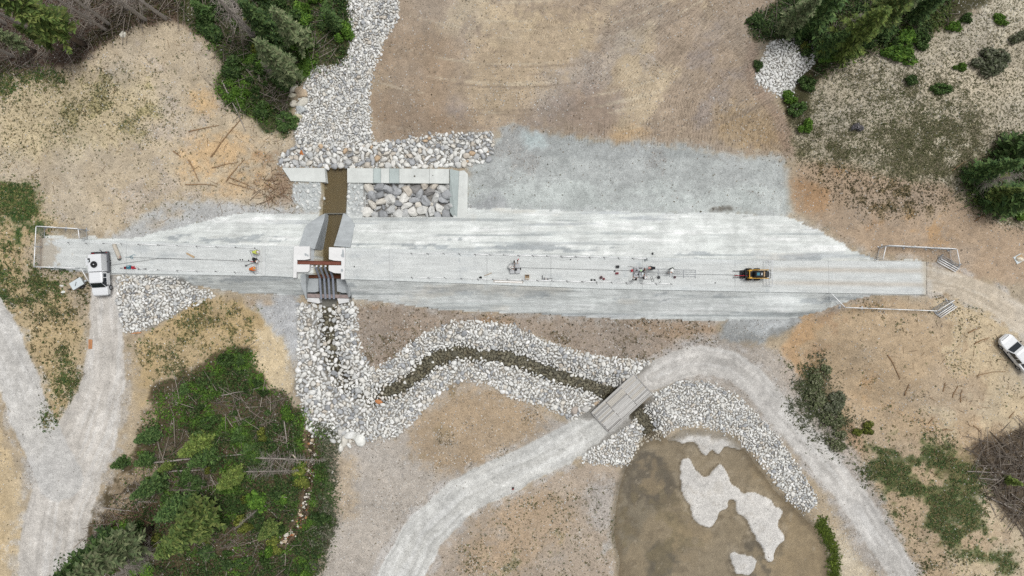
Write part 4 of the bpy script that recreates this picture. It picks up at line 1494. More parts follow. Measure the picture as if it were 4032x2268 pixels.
gUL, gUB, gLL, gUR, gR = 'trees of the upper left wood', 'trees in the thicket beside the creek', 'trees of the lower left wood', 'trees of the upper right wood', 'trees at the right edge'
for i, (x, y, h, k, lab) in enumerate([
        (417, 47, 17, 0, 'bare grey trunk nearest the green thicket at the top edge'),
        (366, 50, 17, 1, 'bare grey trunk second from the green thicket at the top edge'),
        (277, 62, 17, 0, 'long bare grey trunk above the lone white boulder'),
        (268, 76, 15, 1, 'bare trunk crossing behind the feathery green conifer'),
        (325, 22, 16, 0, 'short stretch of bare trunk at the top edge of the upper left wood'),
        (35, 142, 16, 1, 'bare trunk at the left edge above the clearing'),
        (70, 70, 17, 0, 'bare grey trunk deep in the upper left corner'),
        (140, 40, 16, 1, 'bare trunk left of the feathery conifer by the top edge'),
        (15, 60, 15, 0, 'bare grey trunk in the extreme upper left corner')]):
    dead_tree(x, y, h, lab, gUL, k)
tree('olive', 213, 113, 17, 'feathery olive green conifer leaning over the upper left wood', gUL, 1.25)
tree('olive', 160, 128, 9, 'low sparse green conifer at the clearing edge of the upper left wood', gUL, .9, 1)
tree('grey', 90, 130, 11, 'dull grey green conifer at the left end of the upper left wood', gUL, .9)
tree('grey', 745, 206, 15, 'grey green conifer whose trunk starts at the row of large boulders', gUB, 1.2)
tree('grey', 770, 120, 13, 'large grey green conifer in the middle of the thicket near the top edge', gUB, 1.2, 1)
tree('dark', 690, 90, 11, 'dark green conifer left of the largest grey green one', gUB, 1.1)
tree('dark', 720, 165, 9, 'dark conifer standing just above the grey green boulder conifer', gUB, 1.1, 1)
tree('dark', 850, 70, 6, 'dark green young conifer beside the creek near the top edge', gUB, 1.2)
tree('small', 525, 45, 5, 'blue green young conifer in the bright bushes near the dead tree', gUB, 1.1)
dead_tree(640, 92, 15, 'big silver grey dead tree above the clearing corner', gUB, 0, 1.8)
dead_tree(600, 20, 12, 'silver dead tree at the top edge beside the bright bushes', gUB, 1, 1.6)
dead_tree(700, 190, 6, 'small bare dead tree hanging over the left edge of the thicket', gUB, 2, .8)
tree('grey', 385, 1326, 18, 'tall grey green conifer lying out over the road fork at lower left', gLL, 1.25)
tree('dark', 300, 1362, 14, 'dense dark green conifer at the bottom edge beside the road', gLL, 1.3)
tree('dark', 410, 1205, 8, 'dark green conifer leaning towards the gravel road above the brush pile', gLL, 1.15, 1)
tree('dark', 392, 1090, 5, 'rounded dark conifer at the upper road side of the lower left wood', gLL, 1.5)
tree('dark', 470, 1262, 8, 'dark conifer just above the big olive conifer', gLL, 1.4, 1)
tree('olive', 545, 1275, 13, 'big olive green conifer in the lower left wood', gLL, 1.75)
tree('olive', 480, 1330, 9, 'broad olive conifer below the big one near the bottom edge', gLL, 1.7, 1)
tree('lime', 520, 1108, 7, 'light green conifer in the upper half of the lower left wood', gLL, 1.1)
tree('small', 530, 1138, 6, 'small green conifer below the light green one', gLL, 1.1)
tree('small', 315, 1160, 3, 'tiny conifer on the road verge of the lower left wood', gLL, 1.3)
tree('small', 378, 1150, 3.5, 'small yellowish green conifer near the road verge', gLL, 1.2, 1)
tree('lime', 430, 1168, 3, 'small pale conifer above the fallen grey trunk', gLL, 1.2)
tree('olive', 700, 1310, 7, 'green conifer near the bottom of the small creek', gLL, 1.3)
tree('lime', 600, 1190, 6, 'light conifer below the fallen grey trunks in mid wood', gLL, 1.2)
dead_tree(640, 1150, 10, 'fallen dead tree with grey branches across the middle of the lower left wood', gLL, 2, .8, (1.45, -.2))
dead_tree(610, 1185, 8, 'second fallen dead tree with grey branches below the first', gLL, 2, .7, (1.45, .15))
dead_tree(385, 1372, 9, 'silver bushy dead tree at the bottom edge of the lower left wood', gLL, 2, 1.3)
dead_tree(650, 1280, 8, 'thin bare dead tree right of the big olive conifer', gLL, 1, .8)
tree('grey', 1958, 84, 12, 'grey olive conifer leaning over the white cobble patch', gUR, 1.35)
tree('tall_lime', 2100, 124, 13, 'broad yellow green conifer in the middle of the upper right wood', gUR, 1.15)
tree('olive', 2185, 62, 12, 'olive conifer near the top edge right of the broad one', gUR, 1.5, 1)
tree('dark', 2020, 60, 12, 'dark conifer above the white cobble patch at the top edge', gUR, 1.5)
tree('dark', 2060, 130, 8, 'dark conifer right of the white cobble patch', gUR, 1.3, 1)
tree('dark', 2290, 40, 8, 'dark conifer at the top edge next to the pale meadow', gUR, 1.3)
tree('grey', 2240, 30, 10, 'grey green conifer at the top edge left of the meadow', gUR, 1.3, 1)
dead_tree(2085, 100, 9, 'bare grey dead tree between the dark and the yellow green conifer', gUR, 2, .8)
tree('dark', 2440, 440, 9, 'dark conifer at the left end of the right edge trees', gR, 1.2)
tree('dark', 2500, 505, 9, 'broad green conifer at the lower right end of the edge trees', gR, 1.8, 1)
tree('small', 2535, 385, 7, 'green conifer at the right edge above the meadow corner', gR, 1.5)
tree('olive', 2470, 495, 7, 'olive conifer at the lower side of the right edge trees', gR, 1.4)
dead_tree(2460, 465, 8, 'bare grey tree lying out across the right edge trees', gR, 2, .9)
tree('lime', 2530, 1205, 3, 'small light green conifer alone in the bare brush at the lower right', gR, 1.2)

gM, gS = 'bushes on the pale meadow', 'dark bushes on the lower right slope'
shrub('bright', 2258, 138, 48, 30, 1.5, 'largest bright green bush on the pale meadow', gM, variant=0)
shrub('mid', 2312, 106, 26, 24, 1.3, 'green bush touching the upper right wood beside the largest bright bush', gM)
shrub('sage', 2488, 158, 56, 42, 1.8, 'large grey green bush on the pale meadow', gM)
shrub('bright', 2410, 168, 20, 13, .9, 'small bright bush at the left foot of the large grey green bush', gM, variant=1)
shrub('dark', 2289, 206, 24, 19, 1.2, 'round dark green bush alone in the middle of the meadow', gM, variant=1)
shrub('mid', 2364, 225, 29, 17, 1.1, 'oval green bush right of the round dark one', gM, variant=1)
shrub('bright', 2514, 49, 28, 16, 1.0, 'flat green bush near the top right corner', gM, variant=2)
shrub('sage', 2562, 93, 32, 20, 1.3, 'grey green bush cut by the right edge', gM, variant=1)
shrub('bright', 2396, 70, 20, 16, 1.1, 'green bush at the meadow end of the upper right wood', gM)
shrub('mid', 2420, 46, 22, 15, 1.1, 'green bush at the top of the meadow beside the wood', gM, variant=2)
shrub('grey', 2153, 322, 18, 18, 1.0, 'leafless grey bush low on the meadow', gM)
shrub('bright', 2022, 316, 21, 24, 1.3, 'yellow green bush at the foot of the wood edge strip', gM, variant=1)
shrub('bright', 1984, 243, 26, 22, 1.3, 'bright bush below the white cobble patch', gM, variant=2)
shrub('mid', 2024, 212, 30, 20, 1.3, 'green bush right below the white cobble patch', gM)
shrub('mid', 2003, 276, 26, 22, 1.2, 'green bush in the middle of the wood edge strip', gM, variant=1)
shrub('bright', 2080, 145, 26, 22, 1.3, 'bright bush between cobble patch and broad conifer', gM)
shrub('dark', 1898, 56, 26, 26, 1.2, 'dark bush jutting into the graded soil at the wood corner', gM)
shrub('dark', 1905, 165, 14, 22, .9, 'narrow dark bush left of the white cobble patch', gM, variant=2)
shrub('scrub', 2062, 940, 32, 40, .9, 'dark bush at the top of the low thicket beside the right road', gS)
shrub('scrub', 2044, 1008, 40, 46, 1.0, 'widest dark bush of the low thicket beside the right road', gS, variant=1)
shrub('sage', 2100, 1012, 34, 36, 1.0, 'grey green bush on the right of the low thicket', gS)
shrub('scrub', 2088, 1062, 42, 38, 1.0, 'dark bush in the lower middle of the low thicket', gS, variant=2)
shrub('scrub', 2106, 1106, 34, 32, .8, 'dark bush at the bottom of the low thicket', gS)
shrub('olive', 2182, 1078, 22, 20, 1.1, 'yellowish olive bush standing apart on the lower right slope', gS)
shrub('olive', 2152, 1084, 16, 14, .8, 'small brownish olive bush left of the yellowish one', gS, variant=1)
# thicket bushes: too alike to tell apart
rs = np.random.RandomState(404)
WOODS = {
    'A': [(455, 55), (520, 95), (562, 165), (535, 210), (565, 245), (622, 285), (665, 325), (730, 340), (742, 280), (735, 215), (785, 168), (868, 145), (874, 60), (874, -60), (440, -60)],
    'B': [(610, 885), (642, 890), (665, 970), (740, 995), (762, 1040), (770, 1090), (845, 1095), (822, 1118), (842, 1140), (818, 1180), (830, 1220), (808, 1262), (838, 1310), (798, 1340), (822, 1380), (780, 1420), (780, 1540), (150, 1540), (150, 1430), (260, 1350), (300, 1260), (330, 1140), (360, 1060), (400, 985)],
    'C': [(1885, 60), (1960, 0), (1960, -60), (2420, -60), (2385, 60), (2290, 108), (2100, 150), (2050, 200), (2035, 150), (1960, 95), (1900, 95)],
    'D': [(2435, 410), (2576, 345), (2700, 320), (2700, 540), (2455, 522), (2415, 470)],
    'U': [(-120, -60), (440, -60), (440, 40), (400, 55), (330, 70), (240, 122), (180, 168), (90, 172), (-120, 160)],
}


view = (np.abs(X) < 72) & (np.abs(Y) < 42)
wm = {k: mask(p, .5, 1.5 if k == 'B' else .8, pv=PV) * view for k, p in WOODS.items()}
wm['B'] = wm['B'] * (.08 + .92 * sstep(9, 22, cd))


def in_poly_pts(poly, n, rs):
    P = np.array(poly, float); x0, y0 = P.min(0); x1, y1 = P.max(0)
    out = []
    while len(out) < n:
        x, y = rs.uniform(x0, x1), rs.uniform(y0, y1)
        if inside(poly, np.array([x]), np.array([y]))[0]:
            out.append((x, y))
    return out


for wk, n, lab, grp in (('A', 60, 'leafy green bush in the dense thicket left of the upper creek', 'thicket bushes beside the upper creek'),
                        ('B', 105, 'leafy green bush in the undergrowth of the lower left wood', 'undergrowth bushes of the lower left wood'),
                        ('C', 26, 'leafy bush in the undergrowth of the upper right wood', 'undergrowth bushes of the upper right wood'),
                        ('D', 12, 'leafy bush in the undergrowth of the right edge trees', 'undergrowth bushes at the right edge')):
    for i, (x, y) in enumerate(in_poly_pts(WOODS[wk], n, rs)):
        if not (-30 < x < 2606 and -30 < y < 1480):
            continue
        if wk == 'B' and (x < 520 and rs.rand() < .55):
            continue
        if wm[wk][min(max(int(np.searchsorted(gy, V(x, y).y)), 0), NY - 1), min(max(int(np.searchsorted(gx, V(x, y).x)), 0), NX - 1)] < .6:
            continue
        k = rs.choice(['bright', 'mid', 'dark', 'olive', 'mid', 'dark'])
        q = rs.uniform(.45, 1.0) if rs.rand() < .65 else rs.uniform(1.0, 1.5)
        cname = {'bright': 'bright green', 'mid': 'green', 'dark': 'dark green', 'olive': 'yellowish olive'}[str(k)]
        sname = 'large' if q > 1.1 else 'small' if q < .65 else 'medium sized'
        cxm, cym = {'A': (700, 130), 'B': (600, 1190), 'C': (2120, 60), 'D': (2510, 440)}[wk]
        where = ('upper ' if y < cym else 'lower ') + ('left' if x < cxm else 'right')
        lab = sname + ' ' + cname + ' bush in the ' + where + ' of ' + {'A': 'the upper creek thicket', 'B': 'the lower left wood', 'C': 'the upper right wood', 'D': 'the right edge trees'}[wk]
        shrub(str(k), x, y, 26 * q, 24 * q * rs.uniform(.8, 1.2), rs.uniform(.7, 1.9), lab, grp, variant=int(rs.randint(3)))


# ground cover, grass tufts, litter
def pick_from(w, n, rs):
    c = np.cumsum(w.ravel()); i = np.searchsorted(c, rs.rand(n) * c[-1])
    return X.ravel()[i] + rs.uniform(-.5, .5, n) * DX, Y.ravel()[i] + rs.uniform(-.5, .5, n) * DX


brown_gap = thr(vnoise(4.5, 4.5, 4, 501), .0, .45)


def leaf_stuff(name, label, w, n, pal, size, hmax, seed, cat='ground cover', patchy=None):
    rs = np.random.RandomState(seed)
    x, y = pick_from(w, n, rs)
    hn = vnoise(1.6, 1.6, 3, seed + 1, x=x, y=y)
    z = gz_arr(x, y) + np.clip(hmax * (.45 + .45 * hn), .02, None) * rs.rand(n) ** .6
    C = np.stack([x, y, z], -1)
    nn = unit(rs.normal(size=(n, 3)) * .75 + np.array([0, 0, 1.0]))
    u = unit(np.cross(nn, rs.normal(size=(n, 3)))); ww = np.cross(nn, u)
    s = size * rs.uniform(.6, 1.4, (n, 1))
    col = leaf_cols(rs, n, pal, .2)
    if patchy is not None:
        q = thr(vnoise(3.0, 3.0, 3, seed + 2, x=x, y=y), -.1, .5)[:, None]
        col = col * (1 - q) + leaf_cols(rs, n, patchy, .2) * q
    return tag(mesh_obj(name, quads_mesh(name, C, u * s, ww * s * .6, col)), label, cat, kind='stuff')


leaf_stuff('undergrowth', 'low leafy undergrowth covering the floor of the thicket beside the creek', wm['A'] * (1 - .8 * brown_gap) * (.12 + thr(nB + nC, -.6, .5)), 26000, FLOORG, .14, 1.2, 601, patchy=BRIGHT)
leaf_stuff('undergrowth', 'low leafy undergrowth covering the floor of the lower left wood', wm['B'] * (1 - .85 * brown_gap) * (.2 + thr(nB + nC, -.7, .4)) * (.25 + .75 * sstep(330, 620, px)), 46000, FLOORG, .14, 1.2, 611, patchy=BRIGHT)
leaf_stuff('undergrowth', 'low leafy undergrowth under the upper right wood', wm['C'] * (1 - .5 * brown_gap), 14000, DARKG, .15, .6, 621, patchy=OLIVE)
leaf_stuff('undergrowth', 'low leafy undergrowth under the right edge trees', wm['D'] * (1 - .5 * brown_gap), 7000, DARKG, .15, .6, 631, patchy=OLIVE)
leaf_stuff('undergrowth', 'sparse green and brown undergrowth of the upper left wood', wm['U'] * (brown_gap), 7000, [(96, 92, 60), (110, 96, 72), (84, 88, 52)], .14, .5, 641)
edgeA = mask([(800, 1050), (850, 1090), (842, 1300), (800, 1449), (770, 1449), (800, 1300), (815, 1130)], .5, .5, pv=PV) * view
leaf_stuff('undergrowth', 'grey green scrub along the right margin of the lower left wood', edgeA, 5000, SAGE, .13, .8, 651, patchy=MIDG)


def tufts(name, label, w, n, pal, rmin, rmax, seed, cat='weeds', blades=6, up=.5):
    """little clumps of leaves"""
    rs = np.random.RandomState(seed)
    x, y = pick_from(w, n, rs)
    z = gz_arr(x, y)
    r = rmin + (rmax - rmin) * rs.rand(n) ** 2
    a = rs.uniform(0, 6.283, (n, blades)); q = np.sqrt(rs.rand(n, blades))
    C = np.stack([x[:, None] + np.cos(a) * q * r[:, None], y[:, None] + np.sin(a) * q * r[:, None], z[:, None] + r[:, None] * up * rs.uniform(.15, 1, (n, blades))], -1).reshape(-1, 3)
    m = len(C)
    nn = unit(rs.normal(size=(m, 3)) * .6 + np.array([0, 0, 1.0]))
    u = unit(np.cross(nn, rs.normal(size=(m, 3)))); ww = np.cross(nn, u)
    s = np.repeat(r, blades)[:, None] * rs.uniform(.35, .7, (m, 1))
    col = np.repeat(leaf_cols(rs, n, pal, .2, 1.3), blades, 0) * (1 + .12 * rs.normal(size=(m, 1)))
    return tag(mesh_obj(name, quads_mesh(name, C, u * s, ww * s * .6, np.clip(col, .004, .7))), label, cat, kind='stuff')


open_g = view * (1 - np.clip(sum(RIPM.values()), 0, 1)) * (1 - ROADM) * (1 - faces) * (1 - pond) * (1 - np.clip(sum(wm.values()), 0, 1)) * ~((du <= 0) & (dd <= 0) & (inx > .5)) * (1 - mound)
fine = .15 + thr(nB + nC * .7, -.1, .8)
mL = mask(LEFT, 1.0, .8, pv=PV); mMe = mask(MEAD, .8, .8, pv=PV); mLR = mask(LR, .8, .8, pv=PV); mTC = mask(TOPC, .5, .5, pv=PV); mMid = mask(MID, .4, .4, pv=PV)
WEED = [(74, 88, 48), (88, 98, 58), (64, 80, 44), (104, 106, 70)]
DRY = [(120, 112, 78), (98, 92, 62), (136, 124, 90), (84, 82, 52)]
BRN = [(92, 80, 60), (78, 72, 50), (110, 96, 74)]
grassL = mask([(60, 180), (410, 190), (390, 330), (330, 345), (250, 320), (60, 420), (-50, 430), (-50, 180)], 2, 1.2, pv=PV)
tufts('weeds', 'small dark weeds dotted over the upper left clearing', open_g * mL * ((.25 + .75 * thr(nB + nC * .7, -.2, .9)) * (.16 + grassL)), 8500, DRY + DRY + WEED, .04, .14, 701)
GP = [[(-50, 465), (90, 470), (128, 540), (110, 590), (40, 640), (-50, 600)], [(-50, 640), (50, 650), (75, 740), (40, 770), (-50, 760)], [(90, 640), (190, 690), (150, 770), (60, 760)], [(130, 890), (205, 910), (195, 1060), (150, 1112), (115, 1040)],
      [(-60, 160), (120, 180), (180, 210), (60, 240), (-60, 250)]]
gp = np.zeros_like(X)
for p in GP:
    gp = np.maximum(gp, mask(p, .8, .9, pv=PV))
tufts('grass', 'green grass and weeds on the left edge around the fenced dam end', view * gp * (1 - ROADM) * (.15 + thr(nB + nC * .6, -.2, .5) + 1.0 * (py > 465 + nB * 15) * (py < 560 + nB * 25) * (px < 100 + nC * 30)), 12000, [(66, 92, 46), (80, 104, 54), (56, 80, 40), (110, 112, 66), (132, 124, 84)], .05, .19, 711)
tufts('weeds', 'dry weeds on the slope between the left road and the lower left wood', open_g * mask([(340, 850), (480, 765), (600, 745), (640, 790), (630, 870), (480, 935), (380, 980)], 1, .8, pv=PV) * fine, 2600, DRY + WEED, .05, .2, 721)
tufts('weeds', 'dry yellow weeds left of the white truck and between the road forks', open_g * mask([(20, 600), (230, 700), (220, 1000), (150, 1110), (90, 950), (0, 780)], 1, .8, pv=PV) * fine, 3200, DRY + WEED, .05, .2, 731)
tufts('meadow_tufts', 'sage coloured tufts covering the pale meadow at upper right', view * mMe * (1 - np.clip(sum(wm.values()), 0, 1)) * (.16 + .84 * thr(nB * .5 + nC + (py - 300) / 240, -.3, 1.0)), 38000, [(112, 108, 84), (98, 96, 70), (130, 124, 100), (84, 86, 58), (146, 138, 116)], .05, .15, 741, 'tufts', 5)
dk = mask([(2040, 360), (2300, 300), (2420, 330), (2430, 430), (2350, 450), (2100, 410)], 7, 3.0, pv=PV)
tufts('meadow_tufts', 'darker green tufts on the lower half of the pale meadow', view * mMe * dk * (1 - np.clip(sum(wm.values()), 0, 1)) * (.35 + .65 * thr(nB + nC, -.2, .8)), 12000, [(88, 92, 56), (100, 102, 66), (76, 84, 50)], .05, .15, 746, 'tufts', 5)
cut = mask([(2010, 415), (2350, 455), (2400, 520), (2300, 545), (2080, 510)], 1, 1, pv=PV)
tufts('weeds', 'dark weeds dotted over the orange cut slope above the fenced dam end', view * cut * (1 - ROADM) * (.4 + .6 * thr(nC + nB * .5, 0, .7)), 3200, [(76, 72, 44), (90, 84, 54), (66, 66, 40)], .04, .14, 751)
gLR = mask([(2150, 1105), (2260, 1095), (2400, 1120), (2480, 1200), (2460, 1300), (2570, 1400), (2570, 1450), (2420, 1400), (2330, 1350), (2230, 1250), (2190, 1190)], 1.2, 1.5, pv=PV)
tufts('grass', 'green grass patch on the slope at the lower right corner', view * gLR * (1 - ROADM) * (.05 + thr(nB + nC * .6, -.1, .5)), 9000, [(66, 90, 50), (80, 100, 58), (92, 108, 64), (112, 110, 72), (130, 120, 84)], .05, .19, 761)
tufts('weeds', 'scattered small weeds over the orange lower right slope', open_g * mLR * (.02 + thr(nB + nC * .7, .2, .9)), 2600, WEED + BRN + DRY, .04, .15, 771)
tufts('weeds', 'small brown weeds on the graded soil above the dam', open_g * mTC * (.03 + thr(nB + nC * .7, .3, .9) + 1.5 * sstep(1850, 2000, px) * sstep(200, 330, py)), 1800, BRN, .03, .10, 781)
tufts('weeds', 'brown weeds on the soil strip between the dam and the winding stream', open_g * mMid * (.25 + thr(nB + nC * .7, .0, .9)), 1900, BRN + DRY, .04, .16, 791)
LC = mask([(1060, 1030), (1160, 960), (1290, 1005), (1400, 1060), (1320, 1140), (1180, 1200), (1040, 1180), (960, 1120)], 1.2, 1, pv=PV)
tufts('weeds', 'brown weeds inside the lower bend of the winding stream', open_g * (LC * thr(nB + nC * .7, .1, .9) + .012), 2400, BRN + DRY, .04, .13, 801)
wedge = mask([(1100, 1449), (1180, 1330), (1400, 1230), (1540, 1200), (1540, 1449)], 1, .8, pv=PV)
tufts('weeds', 'dry weeds on the tan ground left of the pond', open_g * wedge * (.25 + thr(nB + nC * .7, .0, .9)), 1900, DRY + WEED, .04, .16, 811)
tufts('grass', 'bright green sedge fringe on the right shore of the pond', pe * view, 1600, [(78, 92, 30), (92, 108, 38), (64, 80, 28)], .08, .2, 821)
tufts('weeds', 'weeds on the road shoulders near the right road', view * (mask([(1960, 880), (2080, 1100), (2320, 1449), (2420, 1449), (2180, 1130), (2040, 900)], .8, .8, pv=PV)) * (1 - ROADM) * fine, 1500, WEED, .05, .2, 826)


thk = mask([(2030, 930), (2085, 900), (2120, 960), (2140, 1060), (2140, 1120), (2080, 1130), (2010, 1050), (2000, 980)], 1.2, 1.2, pv=PV)
tufts('weeds', 'dark low scrub leaves around the bushes beside the right road', view * thk * (.2 + thr(nB + nC, -.2, .6)), 3500, [(82, 88, 62), (70, 80, 54), (96, 98, 74)], .06, .2, 831)


def litter(name, label, w, n, seed, lmin, lmax, cols, zmax=.3):
    """fallen twigs"""
    rs = np.random.RandomState(seed)
    x, y = pick_from(w, n, rs); z = gz_arr(x, y) + .02 + zmax * rs.rand(n) ** 2
    L = lmin + (lmax - lmin) * rs.rand(n) ** 2.2; a = rs.uniform(0, 6.283, n)
    dx, dy, dz = np.cos(a) * L / 2, np.sin(a) * L / 2, rs.normal(size=n) * .04 * L
    r = .012 + .012 * L
    nx_, ny_ = -np.sin(a) * r, np.cos(a) * r
    A = np.stack([np.stack([x - dx + nx_, y - dy + ny_, z - dz], -1), np.stack([x - dx - nx_, y - dy - ny_, z - dz], -1), np.stack([x - dx, y - dy, z - dz + r * 1.5], -1),
                  np.stack([x + dx + nx_ * .5, y + dy + ny_ * .5, z + dz], -1), np.stack([x + dx - nx_ * .5, y + dy - ny_ * .5, z + dz], -1), np.stack([x + dx, y + dy, z + dz + r], -1)], 1).reshape(-1, 3)
    f0 = np.array([(0, 3, 5, 2), (2, 5, 4, 1), (0, 1, 4, 3)])
    F = (f0[None] + 6 * np.arange(n)[:, None, None]).reshape(-1, 4)
    c = np.repeat(leaf_cols(rs, n, cols, .15), 6, 0)
    return tag(mesh_obj(name, np_mesh(name, A, F, c, False, M['debris'])), label, 'twigs', kind='stuff')


GREYW = [(126, 116, 106), (146, 136, 126), (104, 94, 84), (164, 154, 142)]
litter('twigs', 'grey fallen twigs on the floor of the upper left wood', wm['U'], 2000, 901, .5, 3.5, GREYW, .6)
litter('twigs', 'fallen twigs and branches in the lower left wood', wm['B'] * (.15 + brown_gap), 1900, 902, .4, 3.8, GREYW, .7)
litter('twigs', 'fallen twigs in the thicket beside the upper creek', wm['A'] * (.4 + brown_gap), 900, 903, .5, 3.5, GREYW, .7)
litter('twigs', 'fallen twigs under the trees at upper right', wm['C'] * (.4 + brown_gap), 700, 904, .5, 3.0, GREYW, .6)
bare = mask([(2440, 1115), (2600, 1070), (2700, 1070), (2700, 1330), (2560, 1320), (2480, 1250)], .8, .6, pv=PV) * view
litter('twigs', 'grey brush lying at the right edge below the slope', bare + wm['D'] * .3, 1400, 905, .6, 4.0, GREYW, .7)
litter('twigs', 'woody scraps scattered over the right hand slope', open_g * mLR * sstep(2150, 2450, px), 650, 906, .25, 1.2, [(150, 122, 92), (120, 98, 78), (168, 140, 106)], .08)
litter('twigs', 'woody scraps scattered over the upper left clearing', open_g * mL * (.2 + sstep(420, 650, px)), 500, 907, .25, 1.2, [(150, 122, 92), (120, 98, 78), (168, 140, 106)], .08)
pile = mask([(330, 1270), (385, 1260), (370, 1370), (270, 1390), (250, 1340)], .6, .5, pv=PV)
litter('twigs', 'brush pile of brown sticks between the road and the lower left wood', pile, 420, 908, .5, 3.0, [(120, 96, 78), (140, 112, 90), (98, 78, 66)], .5)
ctr = mask([(640, 460), (690, 430), (740, 470), (740, 500), (640, 500)], .6, .5, pv=PV)
litter('twigs', 'brown sticks beside the left end of the concrete sill', ctr, 140, 909, .4, 2.0, [(120, 96, 78), (140, 112, 90)], .15)


# logs lying singly
def log(vx0, vy0, vx1, vy1, r, mat, label, group, name='log', dz=0.0, bend=.0):
    a, b = G(vx0, vy0), G(vx1, vy1)
    r = r * .78
    n = 7
    mb = MB()
    d = (b - a); side = Vector((-d.y, d.x, 0)).normalized()
    pts, rr = [], []
    for i in range(n):
        t = i / (n - 1)
        p = a.lerp(b, t) + side * math.sin(t * math.pi) * bend * d.length + side * random.gauss(0, .03)
        p.z = gz(p.x, p.y) + r * .8 + dz
        pts.append(p); rr.append(r * (1 - .55 * t) * random.uniform(.9, 1.1))
    mb.tube(pts, rr, 7)
    k = 0
    for i in range(1, n - 1):                       # branch stubs
        if random.random() < .6:
            p = pts[i]; e = p + side * random.choice((-1, 1)) * random.uniform(.15, .4) + Vector((0, 0, .1))
            mb.tube([p, e], [r * .35, r * .15], 4)
    return thing_mesh(mb, name, mat, label, 'log', group, origin=pts[0] - Vector((0, 0, r)))


gC, gF, gRS = 'logs on the upper left clearing', 'fallen trunks in the lower left wood', 'logs on the right hand slope'
for a in [(475, 332, 552, 316, .1, 'thin log lying almost level high on the upper left clearing'), (532, 395, 610, 296, .13, 'longest log on the upper left clearing, slanting up to the thicket'),
          (533, 422, 600, 408, .1, 'log near the middle of the clearing, nearly level'), (474, 402, 501, 458, .11, 'steep short log left of the level one on the clearing'),
          (467, 465, 544, 467, .1, 'level log just above the grey apron of the dam'), (570, 455, 617, 400, .11, 'slanted log right of the level ones on the clearing'),
          (578, 448, 634, 470, .1, 'log pointing down right among the brown sticks'), (576, 460, 636, 478, .09, 'lowest of the two parallel logs among the brown sticks'),
          (436, 380, 456, 396, .12, 'stubby rotten log in the clearing'), (47, 184, 82, 170, .07, 'thin grey stick at the left edge below the wood')]:
    log(*a[:5], M['log'], a[5], gC, bend=.02)
for a in [(372, 1164, 640, 1140, .16, 'long grey fallen trunk across the upper lower-left wood'), (430, 1185, 545, 1178, .12, 'shorter grey fallen trunk below the long one'), (715, 1035, 728, 1165, .13, 'upright lying grey trunk near the small creek'),
          (735, 1050, 745, 1150, .1, 'thin grey trunk beside the upright one near the small creek'), (556, 995, 655, 975, .1, 'thin fallen trunk near the top of the lower left wood'), (262, 1275, 340, 1284, .13, 'brown log across the brush pile'),
          (255, 1320, 315, 1362, .12, 'dark log pointing into the lower left wood'), (370, 1252, 402, 1218, .1, 'short pale log below the leaning dark conifer'), (345, 1260, 400, 1261, .08, 'thin straight pole beside the small white rock'), (640, 1240, 700, 1300, .1, 'grey fallen trunk right of the big olive conifer')]:
    log(*a[:5], M['deadwood'], a[5], gF, dz=.25)
M['bleached'] = plain('bleached_log', (222, 210, 190), .9, var=.12, scale=4)
log(738, 1142, 786, 1192, .13, M['bleached'], 'bleached white log pointing at the small creek', gF, dz=.3)
log(760, 1165, 788, 1188, .09, M['bleached'], 'shorter bleached log beside the white one at the small creek', gF, dz=.3)
for a in [(2232, 893, 2255, 935, .1, 'curved log in the middle of the lower right slope'), (2255, 935, 2262, 955, .08, 'lower end piece of the curved log'), (2435, 838, 2465, 826, .12, 'upper one of two short pale logs left of the white pickup'), (2450, 866, 2488, 850, .12, 'lower one of two short pale logs left of the white pickup'),
          (2275, 995, 2288, 965, .1, 'log leaning up the slope above the green grass patch'), (2372, 985, 2378, 962, .09, 'short log left of the grey branches on the slope'), (2395, 1000, 2410, 970, .09, 'slanted log near the grey branches'), (2416, 1012, 2420, 980, .09, 'upright short log under the pickup track'),
          (2455, 945, 2530, 935, .07, 'long thin branch below the white pickup'), (2538, 1052, 2552, 1035, .09, 'short log at the far right of the slope'), (2335, 1065, 2350, 1050, .08, 'short log above the grass patch'), (2448, 1070, 2470, 1092, .08, 'log near the middle of the right slope bottom'), (2370, 1082, 2396, 1082, .09, 'level short log on the orange soil'),
          (1895 + 557, 612 - 55, 2478, 540, .14, 'brown root log at the upper right slope'), (2395, 430, 2430, 405, .07, 'thin dead branch at the meadow bottom'), (2350, 1085, 2330, 1080, .07, 'little stick beside the level short log')]:
    log(*a[:5], M['log'], a[5], gRS, bend=.04)
for a in [(2430, 1185, 2576, 1192, .09, 'upper long thin trunk in the brush at the right edge'), (2458, 1202, 2576, 1212, .09, 'second long thin trunk in the brush at the right edge'), (2490, 1252, 2576, 1292, .1, 'slanted grey trunk at the bottom of the brush'), (2540, 1240, 2590, 1275, .09, 'short grey trunk near the slanted one')]:
    log(*a[:5], M['deadwood'], a[5], gRS, dz=.2)
log(2440, 455, 2590, 425, .1, M['deadwood'], 'long dead trunk lying across the right edge trees', gRS, dz=.4)
log(2440, 490, 2576, 500, .1, M['deadwood'], 'level dead trunk under the right edge trees', gRS, dz=.3)
log(560, 205, 620, 330, .12, M['deadwood'], 'dark fallen trunk along the clearing side of the thicket', gC, dz=.2)

